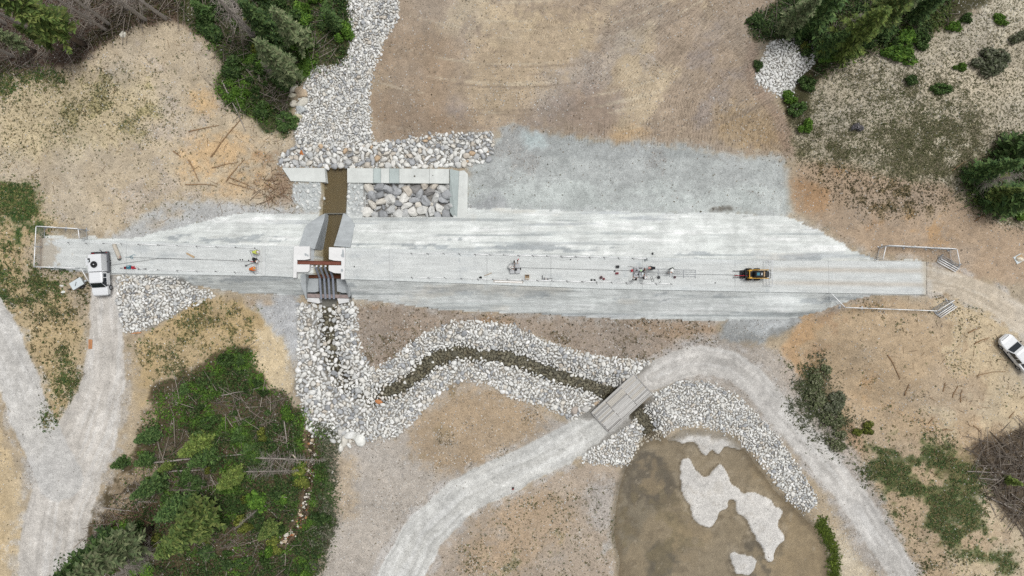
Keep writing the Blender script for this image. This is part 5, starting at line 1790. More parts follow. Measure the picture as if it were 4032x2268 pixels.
# ------------------------------------------------------------------ dam crest, spillway, sill, bridge
def crest_panel(xa, xb, name='crest_slab'):
    """one slab of the crest between two joints, measured at its top"""
    gap = .22
    xs = np.linspace(xa + gap, xb - gap, max(2, int((xb - xa) / 4)))
    ns = 24
    t = np.linspace(0, 1, ns)
    yt, yb = yline(CREST_T, xs), yline(CREST_B, xs)
    vx = np.repeat(xs[None], ns, 0); vy = yt[None] + (yb - yt)[None] * t[:, None]
    k = (CAM_H - CREST) / CAM_H / 19.167
    wx = (vx - 1288) * k; wy = (724.5 - vy) * k
    base = np.empty(wx.shape + (3,)); base[:] = (212, 215, 213)

    def mixc(rgb, m):
        nonlocal base
        m = np.clip(m, 0, 1)[..., None]
        base = base * (1 - m) + np.array(rgb, float) * m
    s1 = vnoise(9, .9, 5, 1001, .65, x=wx, y=wy); s2 = vnoise(3, 2, 5, 1002, .65, x=wx, y=wy); s3 = vnoise(.9, .9, 4, 1003, .7, x=wx, y=wy)
    mixc((216, 219, 218), thr(s1, .1, .8) * .7)
    mixc((188, 193, 194), thr(s2 + s1 * .4, .3, 1.0) * .6)
    mixc((170, 176, 178), thr(s3 + s2 * .6, .8, 1.2) * .5)
    # dusty wheel tracks towards the right end
    e = sstep(1850, 2050, vx)
    for c in (.28, .70):
        mixc((196, 188, 176), e * np.exp(-((t[:, None] - c + s2 * .015) / .075) ** 2) * .75)
    # edges keep a paler band
    mixc((214, 220, 220), (np.exp(-(t[:, None] / .12) ** 2) + np.exp(-((1 - t[:, None]) / .12) ** 2)) * .35 * (1 - e))
    # soil and crumbling concrete at the left end
    le = sstep(215, 95, vx + s2 * 14)
    mixc((176, 166, 150), thr(s3 + (le - .5) * 2.2, .1, .6) * .75)
    mixc((168, 142, 116), sstep(112, 96, vx + s2 * 6) * .85)
    mixc((196, 186, 168), sstep(2310, 2332, vx + s2 * 10) * .8)
    col = lin(np.clip(base * (1 + .02 * s3[..., None]), 0, 250))
    z = np.full(wx.shape, CREST) + .012 * s3
    nx_ = len(xs)
    top = np.stack([wx, wy, z], -1).reshape(-1, 3)
    id_ = np.arange(ns * nx_).reshape(ns, nx_)
    F = np.stack([id_[:-1, :-1], id_[1:, :-1], id_[1:, 1:], id_[:-1, 1:]], -1).reshape(-1, 4)
    ring = np.concatenate([id_[0, :], id_[1:, -1], id_[-1, -2::-1], id_[-2:0:-1, 0]])
    lowv = top[ring] - np.array([0, 0, .42])
    n0 = len(top)
    j = np.arange(len(ring)); j2 = (j + 1) % len(ring)
    S = np.stack([ring[j], ring[j2], n0 + j2, n0 + j], -1)
    verts = np.concatenate([top, lowv]); cols = np.concatenate([col.reshape(-1, 3), col.reshape(-1, 3)[ring] * .95])
    par = np.zeros((len(verts), 3)); par[:, 0] = .7; par[:, 1] = .1
    me = np_mesh(name, verts, np.concatenate([F, S]), cols, False, M['terrain'], par)
    return mesh_obj(name, me, dam)


for xa, xb in ((100, 318), (318, 661), (661, 741), (868, 984), (984, 1225), (1225, 1386), (1386, 1616), (1616, 1849), (1849, 2085), (2085, 2330)):
    crest_panel(xa, xb)
def C3(x, y, dz=0.0):
    return N(x, y, CREST + dz)


for xv in (664, 984):
    mb = MB()
    a, b = yline(CREST_T, xv), yline(CREST_B, xv)
    mb.prism([V(xv - 4, a + 1, CREST + .09), V(xv + 4, a + 1, CREST + .09), V(xv + 4, b - 1, CREST + .09), V(xv - 4, b - 1, CREST + .09)], CREST - .02)
    mb.build('kerb', M['conc'], dam)
# raised border strips of the working slab
M['conc_lip'] = concrete_mat('lip_concrete', (190, 196, 197), .08, .08)

S3 = Zm(1120, 940, 4.83)
spill = empty('spillway', N(1285, 1040, 0), 0, 'concrete spillway notch with rusty beam and curved steel trash bars in the dam', 'spillway')
def sp(mb, name, mat):
    return wbuild(mb, name, mat, spill)


ZT = 3.35
L = [(180, 145), (480, 145), (480, 385), (380, 403), (240, 403), (240, 488), (475, 490), (475, 600), (440, 635), (230, 635), (230, 742), (165, 742)]
sp(MB().prism([S3(x, y, ZT) for x, y in L], -1.2), 'abutment', M['conc_white'])
R_ = [(848, 160), (1155, 172), (1140, 772), (1078, 772), (1078, 660), (940, 650), (842, 602), (842, 505), (1082, 507), (1082, 424), (940, 414), (845, 390)]
sp(MB().prism([S3(x, y, ZT) for x, y in R_], -1.2), 'abutment', M['conc_white'])
# grey repair patches lying on the caps
for P in ([(380, 280), (410, 275), (425, 300), (455, 300), (462, 335), (440, 342), (430, 315), (405, 330), (385, 318)], [(1100, 205), (1122, 205), (1138, 290), (1134, 355), (1090, 350), (1070, 318), (1090, 290)], [(1075, 575), (1110, 572), (1118, 610), (1095, 640), (1070, 615)]):
    sp(MB().prism([S3(x, y, ZT + .006) for x, y in P], ZT + .001), 'patch', M['conc_mid'])
M['rust'] = plain('rusty_steel', (124, 76, 62), .85, .0, .3, 2.5, .3, stretch=(.3, 1, 1))
M['rust2'] = plain('dark_rusty_steel', (108, 66, 46), .85, .0, .3, 2.5, .3, stretch=(.3, 1, 1))
mb = MB().prism([S3(x, y, 3.15) for x, y in ((246, 412), (1074, 432), (1074, 500), (246, 484))], 2.75)
sp(mb, 'beam', M['rust'])
mb = MB().prism([S3(x, y, 3.15) for x, y in ((246, 418), (1074, 438), (1074, 443), (246, 424))], 2.7)
sp(mb, 'beam_flange', M['rust2'])
mb = MB().prism([S3(x, y, 1.0) for x, y in ((405, 672), (1075, 690), (1075, 755), (408, 742))], .6)
sp(mb, 'beam', M['rust2'])
M['mottled'] = plain('mottled_steel', (150, 136, 132), .85, .0, .35, 3.0, .3)
mb = MB().prism([S3(x, y, .55) for x, y in ((436, 1045), (1210, 1068), (1218, 1134), (434, 1118))], .1)
sp(mb, 'beam', M['mottled'])
M['bar'] = plain('galvanised_bar', (146, 152, 164), .55, .3, .18, 3.0, .2)
M['white_steel'] = plain('white_paint', (226, 228, 230), .5, 0, .05, 3)
for x0, x1, x2 in ((596, 672, 700), (680, 756, 782), (765, 838, 862), (850, 922, 942)):
    pts = [S3(x0, 545, 3.0), S3(x1, 745, 1.3), S3(x2, 1140, .62)]
    mb = MB()
    for a, b in zip(pts[:-1], pts[1:]):
        d = (b - a); n = d.normalized()
        u = n.cross(Vector((0, 0, 1))).normalized(); w = u.cross(n)
        ax = Matrix((u, n, w)).transposed()
        mb.box((a + b) / 2, (.26, d.length + .12, .12), ax=ax, bev=.02)
    sp(mb, 'trash_bar', M['bar'])
for x0 in (528, 613, 697, 783):
    mb = MB().box(S3(x0, 520, 3.0), (.23, .2, .12), bev=.02)
    sp(mb, 'bar_bracket', M['white_steel'])
sp(MB().prism([S3(470, 152, 2.7), S3(566, 190, 2.7), S3(560, 420, 2.7), S3(470, 420, 2.7)], -1.2), 'channel_wall', M['conc_mid'])
sp(MB().prism([S3(470, 505, 1.7), S3(585, 505, 1.7), S3(610, 640, 1.2), S3(470, 640, 1.2)], -1.2), 'channel_wall', M['conc_mid'])
sp(MB().prism([S3(410, 757, .75), S3(645, 757, .75), S3(648, 1000, .45), S3(585, 1018, .45), S3(415, 1018, .45)], -1.2), 'pad', M['conc_mid'])
sp(MB().prism([S3(990, 762, .75), S3(1160, 765, .75), S3(1195, 1030, .45), S3(1100, 1030, .45), S3(1000, 1000, .45)], -1.2), 'pad', M['conc_mid'])
sp(MB().prism([S3(438, 1122, .35), S3(655, 1128, .35), S3(680, 1215, .1), S3(640, 1232, .1), S3(430, 1190, .1)], -1.2), 'sill_block', M['conc_white'])
sp(MB().prism([S3(1002, 1132, .35), S3(1222, 1138, .35), S3(1228, 1205, .1), S3(1035, 1240, .1)], -1.2), 'sill_block', M['conc_white'])
sp(MB().prism([S3(230, 640, 2.6), S3(400, 650, 2.6), S3(415, 1020, .8), S3(425, 1150, .5), S3(405, 1150, .5), S3(275, 760, 2.4)], -1.0), 'side_wall', M['conc_mid'])
sp(MB().prism([S3(1082, 770, 2.6), S3(1205, 775, 2.6), S3(1262, 1070, .6), S3(1225, 1120, .5), S3(1205, 1090, .6), S3(1160, 780, 2.2)], -1.0), 'side_wall', M['conc_mid'])
sp(MB().prism([S3(620, 700, -.95), S3(1010, 700, -.95), S3(1015, 1140, -.95), S3(1022, 1298, -.95), S3(684, 1298, -.95), S3(680, 1140, -.95)], -1.3), 'floor', M['conc_dark'])
W2 = Zm(1000, 600, 1.811)
sp(MB().prism([W2(322, 668, 3.0), W2(432, 690, 3.0), W2(500, 480, 1.1), W2(507, 436, .75), W2(470, 452, .75), W2(372, 518, 1.1), W2(358, 545, 1.4)], -1.2), 'wing_wall', M['conc_mid'])
sp(MB().prism([W2(568, 668, 3.0), W2(686, 676, 3.0), W2(712, 548, 1.5), W2(718, 515, 1.2), W2(690, 470, .85), W2(645, 434, .75), W2(636, 436, .75), W2(604, 552, 1.9)], -1.2), 'wing_wall', M['conc_mid'])
sp(MB().prism([W2(505, 432, -.5), W2(648, 432, -.5), W2(648, 440, -.5), W2(505, 440, -.5)], -1.2), 'floor_edge', M['conc_dark'])

sill = empty('concrete_sill', W2(800, 160, 0), 0, 'pale concrete sill and corner wall framing the boulder box above the dam', 'sill')
def si(mb, name, mat):
    return wbuild(mb, name, mat, sill)


M['sill_b'] = concrete_mat('sill_concrete_grey', (184, 194, 192), .1, .1, (1, .3, 1))
si(MB().prism([W2(200, 110, .3), W2(502, 112, .3), W2(512, 212, .3), W2(262, 204, .3)], -.9), 'panel', M['conc_sill'])
for a, b, m in ((664, 850, 'conc_sill'), (850, 905, 'sill_b'), (905, 965, 'conc_sill'), (965, 1035, 'sill_b'), (1035, 1250, 'conc_sill'), (1250, 1392, 'conc_sill')):
    si(MB().prism([W2(a + 1, 112 + (a - 664) * .008, .32), W2(b - 1, 112 + (b - 664) * .008, .32), W2(b - 1, 216 + (b - 664) * .008, .32), W2(a + 1, 215 + (a - 664) * .008, .32)], -.8), 'panel', M[m])
si(MB().prism([W2(1395, 118, .30), W2(1462, 132, .52), W2(1452, 485, .52), W2(1440, 485, .45), W2(1396, 425, -.05)], -.9), 'return_wall', M['sill_b'])
si(MB().prism([W2(1464, 132, .56), W2(1500, 128, .56), W2(1525, 155, .5), W2(1520, 480, .5), W2(1490, 496, .5), W2(1448, 490, .56)], -.9), 'cap', M['conc_sill'])
si(MB().cyl(W2(1145, 170, .325), .12, .02, n=12), 'drain_cover', M['conc_dark'])
si(MB().cyl(W2(1275, 165, .325), .06, .02, n=10), 'drain_cover', M['conc_dark'])

# timber bridge
B8 = Zm(2280, 1440, 5.176)
BZ = .38
A, Bq, Cq, Dq = B8(1110, 165, BZ), B8(1460, 580, BZ), B8(630, 1360, BZ), B8(250, 940, BZ)
bc = (A + Bq + Cq + Dq) / 4
lx = ((A + Bq) / 2 - (Cq + Dq) / 2); LEN = lx.length; WID = ((Bq - A).length + (Cq - Dq).length) / 2
brz = math.atan2(lx.y, lx.x)
bridge = empty('timber_bridge', (bc.x, bc.y, -.2), brz, 'weathered grey timber bridge carrying the gravel road over the stream', 'bridge')
PL = [plain('plank_%d' % i, c, .9, 0, .22, 3.0, .5, stretch=(.25, 3, 1)) for i, c in enumerate([(194, 192, 188), (184, 182, 178), (202, 200, 196), (192, 187, 178), (160, 158, 155)])]
rs = np.random.RandomState(66)
npl = 15
secs = [(-LEN / 2, -LEN / 6 - .2), (-LEN / 6 - .2, LEN / 6 + .1), (LEN / 6 + .1, LEN / 2)]
for si_, (a, b) in enumerate(secs):
    for k in range(npl):
        w = (WID - .5) / npl
        y = -WID / 2 + .25 + w * (k + .5)
        jit = rs.normal() * .05
        mb = MB().box(((a + b) / 2 + jit * .5, y, BZ + .2 - .04 + rs.normal() * .008), (b - a - .012 - abs(jit) * .5, w - .012, .09), bev=.01)
        mb.build('plank', PL[int(rs.choice([0, 1, 2, 2, 3, 4, 0], 1)[0])], bridge)
for s in (-1, 1):
    for q in range(2):
        MB().box((0, s * (WID / 2 - .06 - .13 * q + .02), BZ + .2 + .06 + .07 * (1 - q)), (LEN + .1, .12, .16), bev=.015).build('kerb_beam', PL[1 + q], bridge)
for y in np.linspace(-WID / 2 + .3, WID / 2 - .3, 4):
    MB().box((0, float(y), BZ + .2 - .30), (LEN + .2, .28, .40)).build('girder', M['rust2'], bridge)
for s in (-1, 1):
    MB().box((s * (LEN / 2 + .08), 0, BZ + .05), (.14, WID - .1, .3)).build('end_beam', PL[4], bridge)
    MB().box((s * (LEN / 2 - .1), 0, -.45), (.5, WID + .4, .7)).build('footing', M['conc_mid'], bridge)

# ------------------------------------------------------------------ vehicles
M['truck_white'] = plain('truck_white_paint', (232, 234, 236), .35, 0, .02, 2, spec=.5)
M['glass'] = glass_mat('dark_glass')
M['rubber'] = plain('rubber', (44, 44, 46), .85, 0, .15, 6)
M['black'] = plain('black_plastic', (34, 35, 38), .6, 0, .15, 5)
M['chrome'] = plain('wheel_metal', (176, 178, 182), .4, .6, .08, 5)
M['steel'] = plain('galvanised_steel', (188, 192, 196), .5, .35, .08, 5)
M['greybed'] = plain('grey_bed', (96, 98, 102), .7, 0, .12, 4)
M['yellow'] = plain('machine_yellow', (214, 164, 52), .5, 0, .10, 3)
M['red'] = plain('red_plastic', (186, 40, 58), .5, 0, .08, 5)
M['darkred'] = plain('dark_red_plastic', (120, 26, 40), .55, 0, .12, 5)
M['teal'] = plain('teal_plastic', (44, 120, 140), .5, 0, .08, 5)
M['wood'] = plain('raw_timber', (186, 160, 126), .85, 0, .18, 3, .2, stretch=(.3, 3, 1))
M['pipe'] = plain('pale_pipe', (250, 251, 251), .45, .1, .05, 4)
M['clamp'] = plain('dark_clamp', (84, 84, 86), .6, .3, .15, 5)
M['tank'] = plain('pale_plastic', (214, 222, 224), .5, 0, .06, 3)
M['tail'] = plain('tail_lamp', (150, 30, 30), .35, 0, .05, 3)
M['head'] = plain('head_lamp', (210, 214, 220), .2, 0, .04, 3)
M['orange'] = plain('safety_orange', (232, 120, 42), .7, 0, .08, 5)


def hull(mb, rings, close=True):
    """rings: (y, [(x, z), ...] for x >= 0 from bottom to top); lofted and mirrored"""
    P, F = [], []
    n = len(rings[0][1]) * 2
    for y, half in rings:
        ring = [(x, y, z) for x, z in half] + [(-x, y, z) for x, z in half[::-1]]
        P += ring
    for i in range(len(rings) - 1):
        for k in range(n):
            j = (k + 1) % n
            F.append((i * n + k, i * n + j, (i + 1) * n + j, (i + 1) * n + k))
    if close:
        F.append(tuple(range(n - 1, -1, -1)))
        F.append(tuple((len(rings) - 1) * n + k for k in range(n)))
    return mb.add(P, F)


def wheel(parent, x, y, r=.38, w=.26):
    mb = MB()
    s = 1 if x > 0 else -1
    mb.tube([(x - s * w / 2, y, r), (x - s * w * .35, y, r), (x + s * w * .35, y, r), (x + s * w / 2, y, r)], [r * .9, r, r, r * .9], 18)
    o = mb.build('wheel', M['rubber'], parent)
    MB().tube([(x + s * w * .38, y, r), (x + s * (w / 2 + .012), y, r)], [r * .6, r * .56], 14).build('rim', M['chrome'], o)
    return o


def quadp(mb, a, b, c, d, n=None, off=.012):
    """a thin pane over four corners"""
    a, b, c, d = map(Vector, (a, b, c, d))
    nn = (b - a).cross(d - a).normalized() * off
    P = [a + nn, b + nn, c + nn, d + nn, a - nn, b - nn, c - nn, d - nn]
    return mb.add(P, [(0, 1, 2, 3), (7, 6, 5, 4), (0, 4, 5, 1), (1, 5, 6, 2), (2, 6, 7, 3), (3, 7, 4, 0)])


def cab_windows(t, yw0, yw1, yr, zb, zt, wb, wt, doors=2, yrear0=None):
    """windscreen from (yw0, zb) to (yw1, zt), side windows back to yr"""
    quadp(MB(), (-wb + .12, yw0 - .05, zb + .05), (wb - .12, yw0 - .05, zb + .05), (wt - .1, yw1 + .06, zt - .03), (-wt + .1, yw1 + .06, zt - .03), off=.02).build('windscreen', M['glass'], t)
    span = (yw1 - .12 - yr)
    for s in (-1, 1):
        for k in range(doors):
            y1 = yw1 + (.25 if k == 0 else -.12) - (span / doors) * k
            y0 = yw1 - .12 - (span / doors) * (k + 1) + .1
            yb1 = (y1 + .28) if k == 0 else y1
            quadp(MB(), (s * (wb + .004), yb1, zb + .06), (s * (wb + .004), y0, zb + .06), (s * (wt + .015), y0, zt - .07), (s * (wt + .015), y1 - .12 if k == 0 else y1, zt - .07), off=.018).build('side_window', M['glass'], t)
        o = MB().box((s * (wb + .16), yw0 - .28, zb + .08), (.22, .12, .16), bev=.03).build('mirror', M['black'], t)


# white service truck at the left dam end
T1 = Zm(100, 860, 4.2625)
f_, r_ = T1(1268, 1285, 3.9), T1(1205, 575, 4.2)
tp = (f_ + r_) / 2
rz = math.atan2((f_ - r_).y, (f_ - r_).x) - math.pi / 2
tr = empty('service_truck', (tp.x, tp.y, 2.99), rz, 'white service truck with equipment box and spare wheel parked across the dam end', 'truck')
mb = MB()
W = .98
# bonnet + cab
hull(mb, [(-.05, [(W, .45), (W, 1.1), (W - .02, 1.14)]), (2.2, [(W, .45), (W, 1.08), (W - .05, 1.12)]), (2.62, [(W - .06, .5), (W - .05, .98), (W - .16, 1.04)]), (2.74, [(W - .2, .55), (W - .2, .85), (W - .3, .9)])])
mb.build('body', M['truck_white'], tr)
mb = MB()
hull(mb, [(-.18, [(W - .02, 1.1), (W - .16, 1.86), (W - .3, 1.93)]), (1.02, [(W - .02, 1.1), (W - .17, 1.86), (W - .3, 1.93)]), (1.12, [(W - .02, 1.1), (W - .18, 1.82), (W - .32, 1.88)]), (1.72, [(W - .03, 1.1), (W - .06, 1.13), (W - .12, 1.14)])])
mb.build('cab', M['truck_white'], tr)
cab_windows(tr, 1.75, 1.12, -.1, 1.14, 1.88, W - .02, W - .2, 2)
MB().box((0, 2.72, .6), (1.86, .14, .26), bev=.04).build('bumper', M['greybed'], tr)
for s in (-1, 1):
    MB().box((s * .74, 2.66, .86), (.34, .12, .14), bev=.03).build('headlight', M['head'], tr)
# service box
MB().box((-.06, -1.35, 1.28), (1.62, 2.15, 1.4), bev=.04).build('equipment_box', M['truck_white'], tr)
MB().box((-.05, -.3, 1.62), (1.9, .12, .5), bev=.02).build('head_board', M['truck_white'], tr)
MB().box((-.1, -1.5, .62), (2.0, 2.6, .24)).build('flat_bed', M['greybed'], tr)
wl = MB().torus((-.02, -1.15, 2.1), .30, .115, 24, 8).build('spare_wheel', M['rubber'], tr)
MB().cyl((-.02, -1.15, 2.1), .2, .1, n=16).build('rim', M['black'], wl)
MB().box((-.02, -1.15, 2.16), (.14, .1, .02)).build('hub', M['truck_white'], wl)
# open side lockers and tools at the rear
MB().box((.93, -1.0, 1.1), (.3, 1.7, .9), bev=.03).build('side_locker', M['truck_white'], tr)
MB().box((1.16, -1.55, 1.52), (.36, .9, .04), ax=Matrix.Rotation(.15, 3, 'Y')).build('locker_lid', M['truck_white'], tr)
MB().box((.62, -1.7, 2.02), (.26, .5, .14), bev=.03).build('power_unit', M['black'], tr)
MB().box((.62, -1.62, 2.13), (.18, .22, .08), bev=.02).build('fuel_tank', M['tank'], tr)
MB().box((-.1, -2.5, 1.55), (1.3, .2, .3), bev=.02).build('tool_rack', M['greybed'], tr)
MB().box((.2, -2.5, 1.76), (.32, .22, .12), bev=.02).build('tool_box', M['darkred'], tr)
MB().box((-.5, -2.48, 1.74), (.3, .2, .1), bev=.02).build('tool_box', M['greybed'], tr)
MB().box((.1, -2.72, .75), (1.9, .1, .16), bev=.02).build('rear_bumper', M['black'], tr)
MB().tube([(-.5, -2.7, 1.0), (-.52, -2.9, 1.3), (-.4, -2.95, 1.4)], .05, 6).build('vise', M['clamp'], tr)
for s in (-1, 1):
    MB().box((s * .92, -2.66, .78), (.16, .06, .14)).build('tail_light', M['tail'], tr)
    wheel(tr, s * .88, 1.75)
    wheel(tr, s * .88, -1.5)

# white pickup at the right edge
C7 = Zm(3880, 1280, 7.243)
hz = gz(*N(3990, 1390, 2.6).xy)
front = C7(520, 335, hz + .8)
hd = Vector((-.640, .768, 0)).normalized()
ctr_ = front - hd * 2.75
pk = empty('pickup', (ctr_.x, ctr_.y, hz), math.atan2(hd.y, hd.x) - math.pi / 2, 'white double cab pickup with dark load bed at the right edge', 'pickup')
W = .95
mb = MB()
hull(mb, [(-2.65, [(W - .02, .55), (W, 1.05), (W - .03, 1.12)]), (-.75, [(W, .5), (W, 1.06), (W - .03, 1.12)]), (.9, [(W, .5), (W, 1.04), (W - .08, 1.10)]), (2.2, [(W - .02, .5), (W - .03, .98), (W - .16, 1.06)]), (2.58, [(W - .16, .5), (W - .14, .86), (W - .28, .96)]), (2.76, [(W - .42, .55), (W - .42, .74), (W - .5, .8)])])
mb.build('body', M['truck_white'], pk)
mb = MB()
hull(mb, [(-.98, [(W - .03, 1.08), (W - .2, 1.66), (W - .34, 1.72)]), (.3, [(W - .03, 1.08), (W - .19, 1.74), (W - .33, 1.8)]), (.55, [(W - .03, 1.08), (W - .21, 1.7), (W - .35, 1.76)]), (1.35, [(W - .05, 1.07), (W - .09, 1.1), (W - .15, 1.12)])])
mb.build('cab', M['truck_white'], pk)
cab_windows(pk, 1.38, .5, -.9, 1.1, 1.74, W - .03, W - .22, 2)
MB().box((0, -1.85, 1.13), (1.5, 1.45, .03)).build('load_bed', M['black'], pk)
MB().box((0, 2.55, .93), (1.15, .06, .12), bev=.02).build('grille', M['black'], pk)
MB().box((0, 2.74, .58), (1.1, .14, .2), bev=.04).build('bumper', M['truck_white'], pk)
for s in (-1, 1):
    MB().box((s * .68, 2.5, .9), (.26, .2, .12), bev=.03).build('headlight', M['head'], pk)
    MB().box((s * .99, .2, .42), (.14, 1.9, .06)).build('side_step', M['black'], pk)
    for yy in (.35, -.65):
        MB().box((s * .962, yy, .98), (.03, .16, .04)).build('door_handle', M['black'], pk)
    wheel(pk, s * .86, 1.75)
    wheel(pk, s * .86, -1.65)

# yellow skid steer carrying a railing
K6 = Zm(2860, 1000, 9.058)
kc = K6(1120, 722, 3.9)
sk = empty('skid_steer', (kc.x, kc.y, 3.0), 0, 'yellow skid steer loader with black cab standing on the right half of the dam crest', 'loader')
u = 9.058 * 31.6
def kx(x): return (x - 1120) / u
def ky(y): return -(y - 722) / u


MB().box((kx(1130), 0, .75), (2.3, .9, .7), bev=.06).build('body', M['black'], sk)
for s in (-1, 1):
    y = s * .52
    mb = MB()
    mb.box((kx(1120), y, 1.55), (2.05, .085, .14), bev=.02)
    mb.box((kx(800), s * .46, 1.5), (.36, .2, .2), bev=.02)
    mb.box((kx(1440), y, 1.1), (.14, .11, .9), bev=.02)
    mb.box((kx(790), s * .46, 1.0), (.16, .14, 1.0), bev=.02)
    mb.build('lift_arm', M['yellow'], sk)
    for xx in (kx(842), kx(1142)):
        mb = MB()
        mb.tube([(xx, s * .50, .38), (xx, s * .55, .38), (xx, s * .72, .38), (xx, s * .76, .38)], [.33, .38, .38, .33], 18)
        w_ = mb.build('wheel', M['rubber'], sk)
        MB().tube([(xx, s * .74, .38), (xx, s * .775, .38)], [.2, .18], 12).build('rim', M['yellow'], w_)
MB().box((kx(1070), 0, 1.5), (.95, .72, .95), bev=.08).build('cab', M['black'], sk)
MB().box((kx(1035), 0, 1.985), (.34, .36, .02), bev=.008).build('roof_window', M['teal'], sk)
MB().box((kx(1158), 0, 1.985), (.11, .28, .02)).build('roof_sign', M['white_steel'], sk)
MB().box((kx(1278), 0, 1.45), (.18, .66, .5), bev=.03).build('engine_cover', M['wood'], sk)
MB().box((kx(1400), 0, 1.3), (.5, .72, .5), bev=.05).build('rear_hood', M['black'], sk)
mb = MB()
for y in (-.5, .5):
    mb.tube([(kx(1400), y, 1.5), (kx(1515), y, 1.55)], .035, 6)
mb.tube([(kx(1515), -.5, 1.55), (kx(1515), .5, 1.55)], .035, 6)
mb.build('rear_guard', M['black'], sk)
MB().box((kx(760), 0, 1.58), (.1, .8, .12), bev=.02).build('cross_tube', M['yellow'], sk)
mb = MB()
mb.box((kx(690), 0, .55), (.12, 1.0, .8))
for y in np.linspace(-.48, .48, 5):
    mb.box((kx(640), float(y), .35), (.16, .09, .6))
mb.box((kx(580), 0, .15), (.16, 1.02, .16))
mb.build('grapple', M['black'], sk)
for y in (.42, -.42):
    MB().box((kx(440), y, .12), (.95, .09, .05)).build('fork', M['clamp'], sk)
MB().tube([(kx(330), -.17, .3), (kx(550), -.17, .42), (kx(740), -.17, .95)], .04, 6).build('red_arm', M['red'], sk)


def rail_frame(name, origin, rz, L_, Wd, n_long, n_cross, z, label, group, r=.028, mat=None, stub=True, standing=0.0):
    """a welded pipe railing section lying flat: long pipes and cross posts"""
    t = empty(name, (origin.x, origin.y, z), rz, label, 'railing', group)
    if standing:
        t.rotation_euler = (standing, 0, rz)
    for k in range(n_long):
        y = -Wd / 2 + Wd * k / (n_long - 1)
        MB().tube([(-L_ / 2, y, r), (L_ / 2, y, r)], r, 6).build('rail', mat or M['steel'], t)
    for k in range(n_cross):
        x = -L_ / 2 + L_ * k / (n_cross - 1)
        MB().tube([(x, -Wd / 2 - (.22 if stub else 0), r), (x, Wd / 2, r)], r * 1.05, 6).build('post', mat or M['steel'], t)
    return t


gRail = 'pipe railing sections on the dam crest'
rail_frame('railing_section', K6(1510, 680, 3.4), math.pi / 2, 3.1, .78, 3, 3, 3.55, 'pipe railing section carried crosswise behind the skid steer', gRail, .04, M['white_steel'])
I5 = Zm(2300, 960, 5.6)
rail_frame('railing_section', I5(1635, 620, 3), -.01, 2.92, .75, 3, 3, 3.03, 'pipe railing section lying flat nearest the loaded grey platform', gRail)
rail_frame('railing_section', I5(2195, 645, 3), -.02, 2.95, .82, 4, 3, 3.03, 'pipe railing section lying flat between the white clad worker and the skid steer', gRail)
I2 = Zm(420, 920, 3.903)
rail_frame('railing_section', I2(2298, 415, 3.6), math.pi / 2 + .02, 3.05, .75, 3, 3, 3.05, 'upright pipe railing at the spillway end where three workers stand', gRail, .035, M['white_steel'], True, 1.15)

# utility trailer by the truck
tc = T1(880, 1095, 3.2)
gzz = gz(tc.x, tc.y)
ta = math.atan2(-(1020 - 1170), (1000 - 780))
tl = empty('utility_trailer', (tc.x, tc.y, gzz), math.radians(31), 'small grey utility trailer with a pale lid next to the white truck', 'trailer')
MB().box((0, 0, .62), (1.55, .95, .42), bev=.03).build('box', M['steel'], tl)
MB().box((0, 0, .86), (1.6, 1.0, .05), bev=.015).build('lid', M['tank'], tl)
MB().tube([(-.3, -.2, .92), (.1, .2, .92)], .03, 5).build('latch', M['clamp'], tl)
MB().tube([(-.78, 0, .45), (-1.35, 0, .42), (-1.6, .05, .42)], .045, 6).build('drawbar', M['clamp'], tl)
MB().cyl((-1.45, 0, .28), .06, .5, n=8).build('jockey_leg', M['black'], tl)
for s in (-1, 1):
    mb = MB()
    mb.tube([(.1, s * .5, .3), (.1, s * .66, .3)], [.3, .28], 16)
    w_ = mb.build('wheel', M['rubber'], tl)
    MB().tube([(.1, s * .64, .3), (.1, s * .675, .3)], [.17, .15], 12).build('rim', M['chrome'], w_)
MB().box((.95, -.15, .45), (.26, .2, .3), bev=.05).build('float_box', M['tank'], tl)
for k, (x, y) in enumerate(((605, 1130), (628, 1232))):
    p = T1(x, y, gzz)
    o = mesh_obj('pale_rock', rock_mesh(k, (226, 226, 220), True), None, (p.x, p.y, gz(p.x, p.y) + .05))
    o.scale = (.33, .22, .16)
    tag(o, ('upper' if k == 0 else 'lower') + ' of two white stones left of the trailer drawbar', 'stone')

# ------------------------------------------------------------------ gear on the crest
def crest_thing(name, loc, rz, label, cat, group=None):
    return empty(name, (loc.x, loc.y, CREST + .01), rz, label, cat, group)


def boxy(name, loc, size, rz, mat, label, cat, handle=True, lid=None, group=None):
    t = crest_thing(name, loc, rz, label, cat, group)
    MB().box((0, 0, size[2] / 2), size, bev=.03).build('case', mat, t)
    MB().box((0, 0, size[2] + .012), (size[0] * .92, size[1] * .92, .03), bev=.01).build('lid', lid or mat, t)
    if handle:
        MB().tube([(-size[0] * .25, 0, size[2] + .02), (-size[0] * .25, 0, size[2] + .09), (size[0] * .25, 0, size[2] + .09), (size[0] * .25, 0, size[2] + .02)], .015, 5).build('handle', M['black'], t)
    return t


